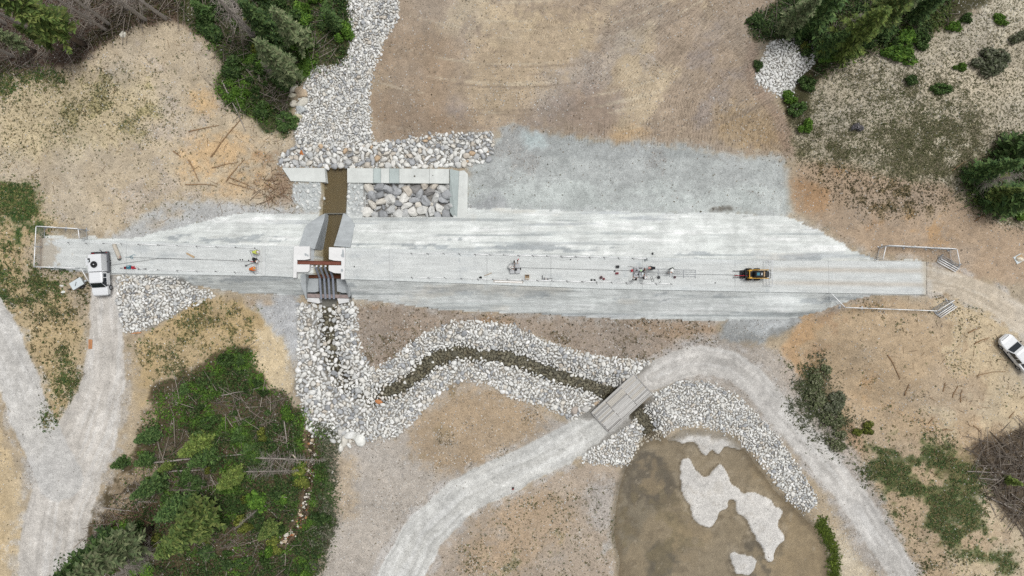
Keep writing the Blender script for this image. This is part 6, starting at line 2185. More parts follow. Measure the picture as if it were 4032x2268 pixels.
boxy('tool_box', I2(285, 524, 3.2), (.28, .3, .28), 0, M['darkred'], 'dark red tool box at the left of the coloured row', 'tool box')
tb = boxy('cooler_box', I2(346, 515, 3.2), (.5, .42, .4), .1, M['teal'], 'teal box in the middle of the coloured row', 'box')
for q in range(5):
    MB().box((-.12 + .06 * q, .05, .427), (.035, .07, .008)).build('lettering', M['white_steel'], tb)
boxy('fuel_can', I2(405, 523, 3.2), (.3, .36, .36), 0, M['red'], 'bright red fuel can right of the teal box', 'can')
boxy('tool_case', I2(440, 535, 3.1), (.2, .16, .12), .2, M['red'], 'small pale red case at the right end of the coloured row', 'case')
mb = MB()
for k in range(5):
    a = I2(235 - 6 * k, 530 + random.uniform(-6, 6), 3.02); b = I2(200 + 14 * k, 536 + random.uniform(-6, 6), 3.05)
    mb.tube([a, b], .02, 5)
thing_mesh(mb, 'hand_tools', M['clamp'], 'bundle of hand tools left of the dark red tool box', 'tools')
mb = MB()
mb.tube([I2(470, 525, 3.05), I2(500, 540, 3.06)], .03, 5); mb.tube([I2(560, 545, 3.05), I2(610, 540, 3.06)], .04, 5); mb.box(I2(598, 542, 3.08), (.2, .12, .12))
thing_mesh(mb, 'power_drill', M['clamp'], 'grey drill lying right of the coloured boxes', 'tool')
mb = MB().prism([I2(x, y, 3.1) for x, y in ((1228, 290), (1350, 352), (1338, 375), (1220, 310))], 3.012)
thing_mesh(mb, 'plank', M['wood'], 'single short plank lying askew on the left crest', 'plank')
# grey log-like concrete tube with a coil at its foot
a, b = I2(110, 165, 3.25), I2(200, 385, 3.25)
t = crest_thing('form_tube', (a + b) / 2, 0, 'tan cardboard form tube lying beside the white truck', 'tube')
M['card'] = plain('cardboard', (198, 190, 176), .9, 0, .1, 3)
wbuild(MB().tube([a, a.lerp(b, .3), a.lerp(b, .7), b], .24, 14), 'tube', M['card'], t)
wbuild(MB().torus(I2(190, 380, 3.3), .2, .05), 'coil', M['clamp'], t)
wbuild(MB().box(I2(205, 358, 3.5), (.12, .08, .06)), 'strap', M['red'], t)
mb = MB()
cx = I2(380, 360, 3.03)
pts = [I2(280, 362, 3.03), I2(340, 360, 3.03), I2(372, 345, 3.03), I2(410, 325, 3.03), I2(450, 330, 3.03)]
mb.tube(pts, .025, 5)
mb.torus(I2(385, 370, 3.04), .14, .022)
thing_mesh(mb, 'hose', M['teal'], 'bluish looped hose right of the cardboard tube', 'hose')


def cable(name, pts, r, mat, label, cat='cable', n=5):
    mb = MB().tube(pts, r, n)
    return thing_mesh(mb, name, mat, label, cat)


M['cable'] = plain('dark_cable', (108, 110, 112), .7, 0, .1, 3)
cable('cable', [N(425, 1046, 3.03), N(625, 1018, 3.03), N(800, 1022, 3.03), N(990, 1029, 3.1)], .022, M['cable'], 'thin cable along the left crest from the truck to the spillway workers')
cable('cable', [N(500, 1013, 3.03), N(620, 1017, 3.045), N(790, 1021, 3.045)], .02, M['cable'], 'second thin cable beside the first on the left crest')
cable('cable', [N(2055, 1054, 3.05), N(2300, 1061, 3.03), N(2490, 1066, 3.05)], .022, M['cable'], 'thin cable between the two grey platforms on the crest')
cable('cable', [N(2540, 1074, 3.03), N(2740, 1080, 3.03), N(2905, 1083, 3.05)], .022, M['cable'], 'thin cable from the loaded platform to the skid steer')


def edge_pipes(name, line, n, label, r=.05):
    """pale pipes laid end to end near the edge of the crest, with dark clamps"""
    P = [N(x, y, CREST) for x, y in line]
    t = empty(name, P[0], 0, label, 'pipe', 'pipes laid along the edges of the crest')
    a, b = P[0], P[-1]
    rs = np.random.RandomState(len(label))
    for k in range(n):
        p = a.lerp(b, k / n) + Vector((.07, rs.normal() * .02, r + .02)); q = a.lerp(b, (k + 1) / n) + Vector((-.07, rs.normal() * .02, r + .02))
        rr = r * rs.choice([.7, 1.0, 1.25, 1.4])
        wbuild(MB().tube([p, q], float(rr), 7), 'pipe_section', M['pipe'], t)
        e = q + Vector((.07, 0, 0))
        ang = rs.uniform(-1, 1)
        mb = MB().box(e, (.14, .07, .1), bev=.01)
        mb.tube([e, e + Vector((math.cos(ang) * .25, -math.sin(abs(ang)) * .3 - .05, 0))], .02, 5)
        wbuild(mb, 'clamp', M['clamp'], t)
    return t


edge_pipes('edge_pipe', [(200, 952), (545, 962)], 5, 'thin pipe run along the upper edge of the crest beside the truck', .022)
edge_pipes('edge_pipe', [(545, 962), (1004, 977)], 6, 'white pipe run along the upper crest edge left of the spillway', .045)
edge_pipes('edge_pipe', [(470, 1058), (1000, 1074)], 7, 'white pipe run along the lower crest edge left of the spillway', .03)
edge_pipes('edge_pipe', [(1556, 996), (1870, 1001)], 5, 'thin white pipe run along the upper crest edge right of the spillway', .03)
edge_pipes('edge_pipe', [(1870, 1001), (2546, 1018)], 12, 'white pipe run along the upper crest edge above the two platforms', .055)
edge_pipes('edge_pipe', [(1556, 1090), (1880, 1098)], 5, 'thin white pipe run along the lower crest edge right of the spillway', .03)
edge_pipes('edge_pipe', [(1880, 1098), (2640, 1118)], 13, 'white pipe run along the lower crest edge below the two platforms', .05)

# grey platforms of four rounded blocks
M['block'] = plain('pale_block', (188, 190, 192), .8, 0, .08, 3)


def platform(loc, rz, label):
    t = crest_thing('block_platform', loc, rz, label, 'platform', 'grey four block platforms')
    for sx in (-1, 1):
        for sy in (-1, 1):
            MB().box((sx * .34, sy * .34, .17), (.64, .64, .34), bev=.07).build('block', M['block'], t)
    mb = MB().box((0, 0, .345), (.05, 1.25, .02)); mb.box((0, 0, .35), (1.25, .05, .02))
    mb.build('strap', M['clamp'], t)
    return t


I4 = Zm(1850, 960, 5.152)
p1 = platform(I4(912, 500, 3.15), .05, 'grey four block platform with a black jacket on it')
p2 = platform(I5(1205, 625, 3.15), -.03, 'grey four block platform heaped with tools beside the flat railings')
for sx, sy in ((.8, .34), (.8, -.34)):
    MB().box((sx - .02 + .0, sy, .17), (.24, .6, .34), bev=.05).build('end_block', M['block'], p2)


def jacket(loc, w, h, label, z):
    rs = np.random.RandomState(int(abs(loc.x * 100)))
    n = 14
    mb = MB()
    P = [(0, 0, .12)]
    for k in range(n):
        a = 6.283 * k / n; r = rs.uniform(.55, 1.1)
        P.append((math.cos(a) * w * r, math.sin(a) * h * r, rs.uniform(0, .05)))
        P.append((math.cos(a) * w * r * .6, math.sin(a) * h * r * .6, rs.uniform(.06, .14)))
    F = []
    for k in range(n):
        j = (k + 1) % n
        F.append((0, 2 + 2 * k, 2 + 2 * j)); F.append((2 + 2 * k, 1 + 2 * k, 1 + 2 * j, 2 + 2 * j))
    mb.add(P, F)
    o = mb.build('jacket', M['black'])
    o.location = (loc.x, loc.y, z)
    return tag(o, label, 'jacket')


jacket(I4(932, 520, 3.4), .24, .18, 'black jacket thrown over the left grey platform', CREST + .37)
jacket(I4(1032, 502, 3.1), .10, .24, 'black cloth beside the right side of the left platform', CREST + .01)
jacket(I4(862, 500, 3.4), .12, .12, 'small black bag on the left corner of the left platform', CREST + .37)
# tools heaped on the right platform
rs = np.random.RandomState(17)
gT = 'tools heaped on the right platform'
heap = [('white plastic jug on the right platform', 'tank', (1280, 660), (.2, .3, .26)), ('lime green case among the tools on the right platform', 'lime', (1255, 590), (.26, .2, .14)),
        ('white meter box with a black dial on the right platform', 'tank', (1207, 578), (.18, .18, .2)), ('black case at the right side of the heaped tools', 'black', (1305, 600), (.16, .3, .14)),
        ('brown bag on the right side of the heaped tools', 'card2', (1338, 565), (.14, .34, .16)), ('grey motor in the middle of the heaped tools', 'clamp', (1160, 585), (.2, .14, .16)),
        ('black case at the top of the heaped tools', 'black', (1262, 535), (.3, .1, .1)), ('dark box at the front of the heaped tools', 'black', (1195, 672), (.12, .2, .12))]
M['lime'] = plain('lime_cloth', (190, 226, 176), .8, 0, .08, 4)
M['card2'] = plain('brown_cloth', (120, 84, 70), .8, 0, .15, 4)
for lab, m, (x, y), sz in heap:
    q = I5(x, y, 3.45)
    mb = MB().box((q.x, q.y, CREST + .36 + sz[2] / 2), sz, rz=rs.uniform(-.4, .4), bev=.03)
    mb.tube([(q.x - sz[0] * .3, q.y, CREST + .36 + sz[2]), (q.x, q.y, CREST + .41 + sz[2]), (q.x + sz[0] * .3, q.y, CREST + .36 + sz[2])], .012, 4)
    thing_mesh(mb, 'tool_case', M[m], lab, 'case', gT)
for k, (lab, pts) in enumerate((('brown pole leaning along the right side of the loaded platform', [(1310, 720), (1365, 600)]), ('second dark pole beside the brown one on the loaded platform', [(1330, 715), (1350, 640)]),
                                ('grey looped hose on the left blocks of the loaded platform', [(1120, 545), (1160, 535), (1165, 570), (1125, 580), (1120, 560)]), ('grey bent hose on the lower blocks of the loaded platform', [(1115, 640), (1130, 690), (1180, 690), (1210, 640)]),
                                ('dark rod sticking out above the loaded platform', [(965, 490), (1070, 510)]))):
    cable('hose' if 'hose' in lab else 'pole', [I5(x, y, 3.48 if k != 4 else 3.05) for x, y in pts], .022, M['clamp'] if k else M['card2'], lab, 'hose' if 'hose' in lab else 'pole')
boxy('fuel_can', I5(1056, 590, 3.2), (.24, .3, .3), 0, M['red'], 'red can at the left side of the loaded platform', 'can')
boxy('generator', I5(728, 650, 3.2), (.38, .24, .26), 0, M['red'], 'red generator left of the loaded platform', 'generator', lid=M['darkred'])
t = crest_thing('parts_crate', I5(738, 505, 3.1), 0, 'small dark open crate above the red generator', 'crate')
for s in (-1, 1):
    MB().box((0, s * .15, .12), (.42, .02, .24)).build('side', M['clamp'], t); MB().box((s * .2, 0, .12), (.02, .3, .24)).build('side', M['clamp'], t)
MB().box((0, 0, .015), (.42, .3, .02)).build('bottom', M['greybed'], t); MB().box((0, 0, .14), (.02, .28, .2)).build('divider', M['clamp'], t); MB().box((0, .01, .14), (.38, .02, .2)).build('divider', M['clamp'], t)


def bucket(loc, r, h, mat, label, rim=None, name='bucket'):
    t = crest_thing(name, loc, random.uniform(0, 3), label, name.split('_')[-1])
    MB().tube([(0, 0, 0), (0, 0, h)], [r * .82, r], 14, True).build('body', mat, t)
    MB().torus((0, 0, h), r, .018, 16, 5).build('rim', rim or mat, t)
    MB().cyl((0, 0, h + .004), r * .86, .006, n=14).build('contents', M['clamp'], t)
    return t


bucket(I5(375, 742, 3.15), .17, .3, M['darkred'], 'dark red bucket on the crest left of the loaded platform')
bucket(I5(433, 773, 3.1), .13, .22, M['red'], 'bright red bucket next to the dark red one')
bucket(I5(1357, 355, 3.1), .12, .3, M['tank'], 'white bucket below the upper pipe run')
bucket(I5(678, 602, 3.1), .08, .15, M['clamp'], 'small grey tin above the red generator')
bucket(I5(1645, 740, 3.1), .17, .2, M['clamp'], 'grey cable reel below the nearer flat railing', name='cable_reel')
bucket(I5(1997, 738, 3.1), .13, .2, M['darkred'], 'red cable reel below the farther flat railing', name='cable_reel')
mb = MB()
mb.torus(I5(1490, 745, 3.03), .15, .02); mb.torus(I5(1510, 805, 3.03), .16, .02)
mb.tube([I5(1540, 770, 3.03), I5(1580, 740, 3.03), I5(1615, 715, 3.03)], .02, 5); mb.tube([I5(1385, 790, 3.03), I5(1430, 775, 3.03), I5(1475, 785, 3.03)], .02, 5)
thing_mesh(mb, 'hose', M['clamp'], 'coiled grey hose beside the loaded platform', 'hose')
for k, (x, y) in enumerate(((165, 785), (230, 785), (165, 808), (232, 808))):
    t = crest_thing('anchor_shoe', I5(x, y, 3.05), 0, ('upper left', 'upper right', 'lower left', 'lower right')[k] + ' one of four black steel shoes by the lower pipe run', 'steel shoe', 'four black steel shoes')
    MB().box((0, 0, .03), (.24, .1, .06), bev=.01).build('base', M['black'], t)
    MB().box((0, 0, .09), (.12, .07, .08), bev=.01).build('socket', M['black'], t)
# open wooden crate
t = crest_thing('wooden_crate', I4(1163, 675, 3.1), .02, 'open wooden crate above the lower pipe run', 'crate')
MB().box((0, 0, .02), (.52, .6, .03)).build('bottom', M['wood'], t)
for s in (-1, 1):
    MB().box((s * .25, 0, .13), (.025, .6, .22)).build('side', M['wood'], t); MB().box((0, s * .29, .13), (.5, .025, .22)).build('side', M['wood'], t)
MB().box((0, -.2, .14), (.48, .18, .2)).build('packet', M['card'], t); MB().box((0, .05, .2), (.06, .4, .04)).build('slat', M['clamp'], t); MB().box((0, .22, .2), (.46, .05, .04)).build('slat', M['clamp'], t)
t = crest_thing('drilled_board', I4(1545, 715, 3.05), -.02, 'grey board with three round holes right of the wooden crate', 'board')
MB().box((0, 0, .05), (.72, .26, .1), bev=.02).build('board', M['block'], t)
for k in (-1, 0, 1):
    MB().cyl((k * .22, 0, .103), .085, .012, n=14).build('hole_ring', M['black'] if k else M['card'], t)
mb = MB().tube([I4(1472, 640, 3.04), I4(1468, 720, 3.04)], .05, 6); mb.tube([I4(1500, 688, 3.04), I4(1680, 706, 3.04)], .03, 5)
thing_mesh(mb, 'bent_bar', M['clamp'], 'bent grey bar beside the drilled board', 'bar')
jacket(I4(215, 685, 3.05), .24, .2, 'black tarp alone on the crest right of the spillway', CREST + .01)
mb = MB().tube([I4(290, 652, 3.04), I4(445, 588, 3.04)], .035, 6)
thing_mesh(mb, 'wooden_stake', M['wood'], 'wooden stake near the black tarp', 'stake')
t = crest_thing('narrow_form', I4(780, 770, 3.03), -.035, 'long narrow pale form frame lying by the lower pipe run', 'form')
for s in (-1, 1):
    MB().box((0, s * .085, .04), (3.7, .03, .06)).build('side', M['wood'], t); MB().box((s * 1.85, 0, .04), (.03, .2, .06)).build('end', M['wood'], t)
MB().box((0, 0, .02), (3.5, .13, .03)).build('panel', M['pipe'], t)
mb = MB().tube([I5(1645, 868, 3.03), I5(1690, 832, 3.03)], .025, 5)
thing_mesh(mb, 'loose_clamp', M['clamp'], 'loose dark clamp above the end of the lower pipe run', 'clamp')
mb = MB().box((0, 0, .1), (.16, .3, .2), rz=.3, bev=.05)
mb.tube([(0, .1, .2), (.05, .15, .3)], .02, 5)
o = mb.build('tool_bag', M['black']); o.location = I5(1510, 215, 2.75); o.location.z = 2.72
tag(o, 'black bag on the dam slope above the crest edge', 'bag')
for k, (x, y) in enumerate(((2247, 1021), (2816, 1114), (946, 1022.5), (955, 1022.5), (979, 1025), (1395, 1050))):
    mb = MB().cyl(N(x, y, CREST + .02), .07, .03, n=12); mb.torus(N(x, y, CREST + .035), .07, .012, 12, 4)
    thing_mesh(mb, 'black_disc', M['black'], ['black drain cap near the upper pipe run', 'black drain cap right of the flat railings near the lower edge', 'leftmost of two black caps near the spillway workers', 'right one of the two close black caps near the spillway workers', 'black cap nearest the spillway workers', 'black cap on the slab right of the spillway'][k], 'disc', 'black caps set in the crest')
for k, xx in enumerate((652, 740)):
    mb = MB().tube([I2(xx, 600, 2.9), I2(xx, 680, 1.9)], .03, 6); mb.box(I2(xx, 572, 3.05), (.12, .12, .1))
    thing_mesh(mb, 'drain_pipe', M['pipe'], ('left' if k == 0 else 'right') + ' one of two thin pipes hanging from the crest over the cobbles', 'pipe')
for x0, y0, x1, y1, lab in ((1095, 1037, 1000, 950, None),):
    pass
mb = MB().box((0, 0, .03), (.5, .1, .06)); o = mb.build('white_strip', M['white_steel']); q = GN(1166, 1197); o.location = q; tag(o, 'small white strip on the ground left of the spillway outlet', 'strip')
for k, (x, y, rz) in enumerate(((357, 1355, 1.55), (538, 1306, .1))):
    q = GN(x, y)
    t = empty('timber_stack', q, rz, ('stack of orange planks beside the left road' if k == 0 else 'short orange plank at the tip of the cobble triangle'), 'planks')
    for j in range(3 if k == 0 else 1):
        MB().box((0, (j - 1) * .16, .06), (1.2, .13, .09)).build('plank', M['orange2'] if 'orange2' in M else M.setdefault('orange2', plain('orange_timber', (196, 140, 98), .85, 0, .15, 3)), t)
q = GN(2020, 1922)
t = empty('road_marker', q, 0, 'small black and red marker beside the lower road', 'marker')
MB().tube([(0, 0, 0), (0, 0, .45)], [.16, .05], 10).build('base', M['black'], t)
MB().box((0, -.05, .3), (.2, .2, .12), bev=.03).build('flag', M['red'], t)
q = G(2562, 651)
t = empty('board_pile', q, .5, 'pale square board with a tan board on it at the right edge', 'boards')
MB().box((0, 0, .06), (1.05, 1.0, .06)).build('board', M['tank'], t)
MB().box((.15, .05, .12), (.75, .7, .06)).build('board', M['wood'], t)

# ------------------------------------------------------------------ temporary fences
M['mesh'] = plain('fence_wire', (190, 194, 196), .5, .4, .08, 4)


def fence_panel(a, b, h, label, group, lean=0.0, z0=None):
    """a, b: ground points; wire panel with pipe frame on two feet"""
    d = b - a; d.z = 0
    L_ = d.length
    z = (a.z + b.z) / 2 if z0 is None else z0
    t = empty('fence_panel', ((a.x + b.x) / 2, (a.y + b.y) / 2, z), math.atan2(d.y, d.x), label, 'fence', group)
    if lean:
        t.rotation_euler = (lean, 0, t.rotation_euler.z)
    hl = L_ / 2 - .03
    MB().tube([(-hl, 0, h), (hl, 0, h)], .06, 6).build('top_rail', M['pipe'], t)
    MB().tube([(-hl, 0, .12), (hl, 0, .12)], .03, 6).build('bottom_rail', M['steel'], t)
    for s in (-1, 1):
        MB().tube([(s * hl, 0, 0), (s * hl, 0, h)], .035, 6).build('post', M['steel'], t)
        MB().box((s * hl, 0, .03), (.12, .5, .05), bev=.01).build('foot', M['steel'], t)
    mb = MB()
    for x in np.arange(-hl, hl, .17):
        mb.tube([(float(x), 0, .12), (float(x), 0, h)], .009, 3, False)
    for zz in np.arange(.3, h, .2):
        mb.tube([(-hl, 0, float(zz)), (hl, 0, float(zz))], .009, 3, False)
    o = mb.build('wire_mesh', M['mesh'], t)
    o['kind'] = 'stuff'
    return t


def fence_line(pts, n, h, zg, labels, group):
    """pts: two points of the top rail as measured; zg ground height"""
    a, b = [N(x, y, zg + h) for x, y in pts]
    a.z = b.z = zg
    for k in range(n):
        fence_panel(a.lerp(b, k / n), a.lerp(b, (k + 1) / n), h, labels[k], group)


T1n = lambda x, y: (100 + x / 4.2625, 860 + y / 4.2625)
gFL, gFR, gFB = 'fence panels round the left dam end', 'upper fence panels at the right dam end', 'lower fence panels at the right dam end'
fence_line([T1n(180, 130), T1n(882, 172)], 2, 1.75, 2.65, ['upper left panel of the fence round the left dam end', 'upper right panel of the fence round the left dam end'], gFL)
fence_line([T1n(178, 135), T1n(143, 808)], 2, 1.75, 2.65, ['upper one of the two left end panels of the left fence', 'lower one of the two left end panels of the left fence'], gFL)
fence_line([T1n(885, 178), T1n(905, 340)], 1, 1.75, 2.65, ['short return panel of the left fence touching the crest'], gFL)
fence_line([T1n(143, 812), T1n(840, 832)], 2, 1.2, 2.75, ['lower left panel of the fence round the left dam end', 'lower right panel of the left fence near the truck'], gFL)
fence_line([T1n(930, 835), T1n(1062, 1060)], 1, 1.5, 2.6, ['slanted fence panel between the trailer and the truck'], gFL)
R4 = lambda x, y: (3000 + x / 2.07, 800 + y / 2.07)
fence_line([R4(1030, 343), R4(1585, 372)], 3, 1.6, 2.6, ['left panel of the upper long fence at the right dam end', 'middle panel of the upper long fence at the right dam end', 'right panel of the upper long fence at the right dam end'], gFR)
fence_line([R4(1012, 350), R4(986, 458)], 1, 1.6, 2.6, ['end panel joining the upper long fence to the crest'], gFR)
fence_line([R4(1590, 374), R4(1614, 500)], 1, 1.6, 2.6, ['right end panel of the upper fence'], gFR)
fence_line([R4(566, 736), R4(680, 850)], 1, 1.6, 2.3, ['slanted panel joining the lower long fence to the crest'], gFB)
fence_line([R4(682, 850), R4(1430, 878)], 4, 1.6, 2.5, ['leftmost panel of the lower long fence at the right dam end', 'second panel of the lower long fence from the left', 'third panel of the lower long fence from the left', 'rightmost panel of the lower long fence'], gFB)
fence_line([R4(1432, 878), R4(1572, 790)], 1, 1.6, 2.6, ['slanted end panel at the right of the lower long fence'], gFB)
for grp, base, dirv, labs in ((gFR, (1530, 470), (150, 85), ('upper one of the panels lying by the upper fence', 'middle one of the panels lying by the upper fence', 'lowest of the panels lying by the upper fence')), (gFB, (1475, 845), (130, -85), ('upper one of the panels stacked at the lower fence end', 'middle one of the panels stacked at the lower fence end', 'lowest of the panels stacked at the lower fence end'))):
    for k in range(3):
        off = (k - 1) * 18
        x0, y0 = base[0] - dirv[0] / 2 + off * .8, base[1] - dirv[1] / 2 + off * (-.6 if grp == gFR else .5)
        a = N(*R4(x0, y0), 2.65); b = N(*R4(x0 + dirv[0], y0 + dirv[1]), 2.65)
        fence_panel(a, b, .7, labs[k], grp, 1.25)

# ------------------------------------------------------------------ people
SK_MATS = {}


def cloth(rgb):
    if rgb not in SK_MATS:
        SK_MATS[rgb] = plain('cloth', rgb, .85, 0, .12, 8)
    return SK_MATS[rgb]


M['skin'] = plain('skin', (186, 142, 118), .6, 0, .05, 6)


def person(loc, heading, pose, shirt, trousers, helmet, label, vest=None, helmet_none=False):
    """one skinned body; pose: stand, bend, kneel"""
    if pose == 'stand':
        J = dict(pel=(0, 0, .96), sp=(0, .02, 1.18), ch=(0, .02, 1.40), nk=(0, .03, 1.53), hd=(0, .05, 1.66), tp=(0, .05, 1.76),
                 hip=(.10, 0, .92), kn=(.12, .04, .50), an=(.12, 0, .09), to=(.13, .16, .05), sh=(.19, .02, 1.42), el=(.25, .06, 1.14), wr=(.22, .26, 1.02), ha=(.20, .35, 1.00))
    elif pose == 'bend':
        J = dict(pel=(0, -.12, .90), sp=(0, .10, 1.06), ch=(0, .32, 1.16), nk=(0, .46, 1.20), hd=(0, .58, 1.22), tp=(0, .67, 1.25),
                 hip=(.10, -.12, .86), kn=(.13, .04, .48), an=(.14, -.08, .09), to=(.15, .09, .05), sh=(.19, .36, 1.14), el=(.24, .44, .84), wr=(.18, .56, .62), ha=(.16, .61, .54))
    else:
        J = dict(pel=(0, -.15, .42), sp=(0, -.04, .62), ch=(0, .12, .80), nk=(0, .22, .90), hd=(0, .30, 1.0), tp=(0, .36, 1.08),
                 hip=(.11, -.13, .40), kn=(.20, .28, .30), an=(.16, .02, .08), to=(.17, .18, .05), sh=(.19, .14, .80), el=(.26, .32, .60), wr=(.18, .48, .46), ha=(.16, .56, .40))
    R = dict(pel=.145, sp=.14, ch=.155, nk=.06, hd=.098, tp=.07, hip=.10, kn=.07, an=.05, to=.045, sh=.075, el=.052, wr=.036, ha=.04)
    vs_, es, rad, lab_ = [], [], [], []

    def add(p, r, l):
        vs_.append(p); rad.append(r); lab_.append(l)
        return len(vs_) - 1
    chain = [add(J[k], R[k], l) for k, l in (('pel', 't'), ('sp', 's'), ('ch', 's'), ('nk', 'k'), ('hd', 'k'), ('tp', 'k'))]
    es += list(zip(chain[:-1], chain[1:]))
    for s in (-1, 1):
        f = lambda k: (J[k][0] * s, J[k][1] + (.12 * s if pose == 'kneel' and k in ('kn', 'an', 'to') else 0), J[k][2])
        lg = [chain[0]] + [add(f(k), R[k], l) for k, l in (('hip', 't'), ('kn', 't'), ('an', 'b'), ('to', 'b'))]
        es += list(zip(lg[:-1], lg[1:]))
        ar = [chain[2]] + [add(f(k), R[k], l) for k, l in (('sh', 's'), ('el', 's'), ('wr', 'k'), ('ha', 'k'))]
        es += list(zip(ar[:-1], ar[1:]))
        w, h = Vector(f('wr')), Vector(f('ha'))
        d = (h - w).normalized(); sd_ = d.cross(Vector((0, 0, 1)))
        sd_ = sd_.normalized() if sd_.length > .01 else Vector((1, 0, 0))
        for q, ln in ((-.03, .07), (-.01, .085), (.012, .08), (.033, .06)):
            a = add(tuple(h + sd_ * q + d * .035), .011, 'k'); es.append((ar[-1], a))
            b = add(tuple(h + sd_ * q + d * (.035 + ln * .6) + Vector((0, 0, -.012))), .010, 'k'); es.append((a, b))
        a = add(tuple(h - sd_ * .05 * s + d * .0 + Vector((0, 0, .015))), .012, 'k'); es.append((ar[-1], a))
        b = add(tuple(h - sd_ * .06 * s + d * .045), .011, 'k'); es.append((a, b))
    # nose
    hd = Vector(J['hd']); fwd = Vector((0, 1, -.1)) if pose == 'stand' else Vector((0, .5, -.85)) if pose == 'bend' else Vector((0, .8, -.5))
    me = bpy.data.meshes.new('person'); me.from_pydata([tuple(v) for v in vs_], es, []); me.update()
    ob = bpy.data.objects.new('tmp', me); sc.collection.objects.link(ob)
    md = ob.modifiers.new('skin', 'SKIN'); md.use_smooth_shade = True
    sv = me.skin_vertices[0].data
    for i, r in enumerate(rad):
        sv[i].radius = (r, r)
        sv[i].use_root = (i == 0)
    ss = ob.modifiers.new('sub', 'SUBSURF'); ss.levels = 1
    dg = bpy.context.evaluated_depsgraph_get()
    em = bpy.data.meshes.new_from_object(ob.evaluated_get(dg))
    bpy.data.objects.remove(ob)
    em.name = 'body'
    P = np.array(vs_)
    for m in (M['skin'], cloth(shirt), cloth(trousers), M['black']):
        em.materials.append(m)
    mi = {'k': 0, 's': 1, 't': 2, 'b': 3}
    torso = []
    for f in em.polygons:
        c = np.array(f.center)
        k = int(np.argmin(((P - c) ** 2).sum(1)))
        f.material_index = mi[lab_[k]]
        f.use_smooth = True
        if k in chain[:3] and k != chain[0] or (k == chain[0] and c[2] > J['pel'][2] + .02):
            torso.append(f.index)
    root = empty('person', loc, heading - math.pi / 2, label, 'person')
    mesh_obj('body', em, root)
    if vest is not None and torso:
        used = {}; V_, F_ = [], []
        for fi in torso:
            f = em.polygons[fi]; ids = []
            for vi in f.vertices:
                if vi not in used:
                    used[vi] = len(V_); v = em.vertices[vi]; V_.append(v.co + v.normal * .018)
                ids.append(used[vi])
            F_.append(ids)
        MB().add(V_, F_, True).build('vest', cloth(vest), root)
    # face and helmet
    up = (Vector(J['tp']) - Vector(J['nk'])).normalized()
    fw = (fwd - up * fwd.dot(up)).normalized()
    sd_ = up.cross(fw)
    for s in (-1, 1):
        MB().ball(hd + fw * .09 + sd_ * s * .034 + up * .01, .012).build('eye', M['black'], root)
        MB().ball(hd + sd_ * s * .1, .022, (.6, 1, 1.3)).build('ear', M['skin'], root)
    MB().ball(hd + fw * .105 - up * .02, .018).build('nose', M['skin'], root)
    if not helmet_none:
        A_ = Matrix((sd_, fw, up)).transposed()
        mb = MB()
        Pp, Ff = [], []
        n, m = 14, 5
        for j in range(m):
            t_ = math.pi / 2 * j / m
            for i in range(n):
                a = 6.283 * i / n
                Pp.append(hd + up * .045 + A_ @ Vector((.128 * math.cos(t_) * math.cos(a), .148 * math.cos(t_) * math.sin(a), .12 * math.sin(t_))))
        Pp.append(hd + up * .165)
        for j in range(m - 1):
            for i in range(n):
                Ff.append((j * n + i, j * n + (i + 1) % n, (j + 1) * n + (i + 1) % n, (j + 1) * n + i))
        for i in range(n):
            Ff.append(((m - 1) * n + i, (m - 1) * n + (i + 1) % n, m * n))
        mb.add(Pp, Ff, True)
        mb.add([hd + up * .05 + A_ @ Vector((.13 * math.cos(a), .148 * math.sin(a) + .06 * max(0, math.sin(a)), 0)) for a in np.linspace(0, 6.283, 17)[:-1]], [tuple(range(16))])
        mb.build('helmet', cloth(helmet), root)
    return root


D2 = math.radians
WH = (236, 236, 236)
def cl(p): return (p.x, p.y, CREST)


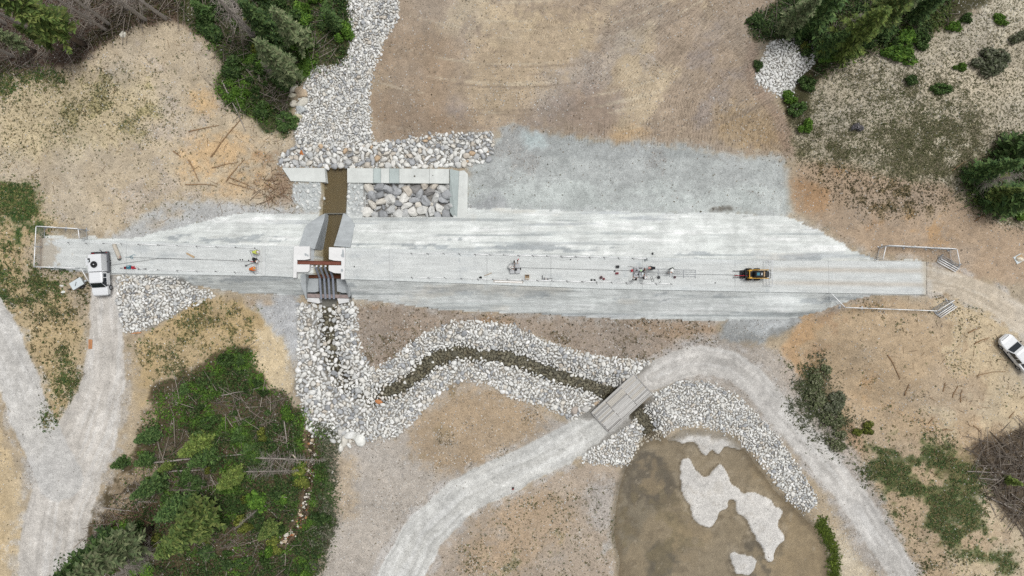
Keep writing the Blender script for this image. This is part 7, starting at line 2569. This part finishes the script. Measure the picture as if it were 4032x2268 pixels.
person(cl(I2(2262, 285, 3.8)), D2(0), 'bend', (196, 204, 96), (40, 44, 52), WH, 'worker in yellow vest and white helmet bending over the upright railing', vest=(214, 224, 110))
person(cl(I2(2262, 392, 3.8)), D2(-35), 'bend', (40, 42, 46), (34, 36, 40), WH, 'worker in black and white at the middle of the upright railing')
person(cl(I2(2215, 548, 3.8)), D2(10), 'bend', (226, 118, 44), (44, 46, 50), (236, 170, 60), 'worker in orange vest at the lower end of the upright railing', vest=(236, 122, 40))
person(cl(I4(930, 342, 4.2)), D2(-80), 'stand', (70, 66, 66), (52, 54, 60), WH, 'worker in dark clothes and white helmet above the left platform')
person(cl(I4(806, 468, 3.9)), D2(-10), 'kneel', (234, 234, 232), (228, 228, 226), (224, 224, 222), 'worker all in white crouching at the left corner of the left platform')
person(cl(I5(1535, 535, 3.9)), D2(180), 'bend', (38, 40, 46), (36, 38, 44), (228, 150, 146), 'worker in black with a pink helmet above the nearer flat railing')
person(cl(I5(1955, 555, 4.0)), D2(-120), 'bend', (226, 228, 226), (70, 80, 70), WH, 'worker in a white shirt bending between the two flat railings')
person(cl(I5(1330, 765, 4.2)), D2(60), 'stand', (44, 46, 52), (40, 42, 48), WH, 'worker in black with a white helmet below the loaded platform')
person(cl(I5(1125, 795, 4.2)), D2(80), 'stand', (200, 202, 200), (60, 64, 70), (30, 30, 32), 'worker with a black helmet and pale shirt below the loaded platform')
q = I4(968, 335, 3.6)
thing_mesh(MB().tube([(q.x - .1, q.y - .08, 4.0), (q.x + .1, q.y + .1, 4.05)], .05, 6).box((q.x + .12, q.y + .12, 4.05), (.14, .12, .14), bev=.02), 'red_drill', M['red'], 'red drill held by the worker above the left platform', 'drill')
q = I2(2240, 432, 3.3)
thing_mesh(MB().tube([(q.x - .2, q.y, 3.5), (q.x + .25, q.y, 3.75)], .04, 6).box((q.x + .25, q.y, 3.75), (.1, .1, .1), bev=.02), 'red_drill', M['red'], 'red drill held by the worker at the middle of the upright railing', 'drill')
mb = MB().tube([I2(2140, 488, 3.1), I2(2190, 470, 3.15), I2(2260, 445, 3.3)], .03, 5); mb.box(I2(2140, 490, 3.12), (.22, .18, .2), bev=.03)
thing_mesh(mb, 'core_drill', M['clamp'], 'grey drill rig on a cord left of the upright railing', 'drill')
mb = MB().tube([I2(2205, 280, 3.05), I2(2230, 340, 3.1), I2(2265, 400, 3.4)], .02, 5); mb.tube([I2(2190, 270, 3.05), I2(2215, 262, 3.05), I2(2245, 262, 3.2)], .02, 5)
thing_mesh(mb, 'extension_lead', M['clamp'], 'dark extension lead beside the worker in yellow', 'lead')
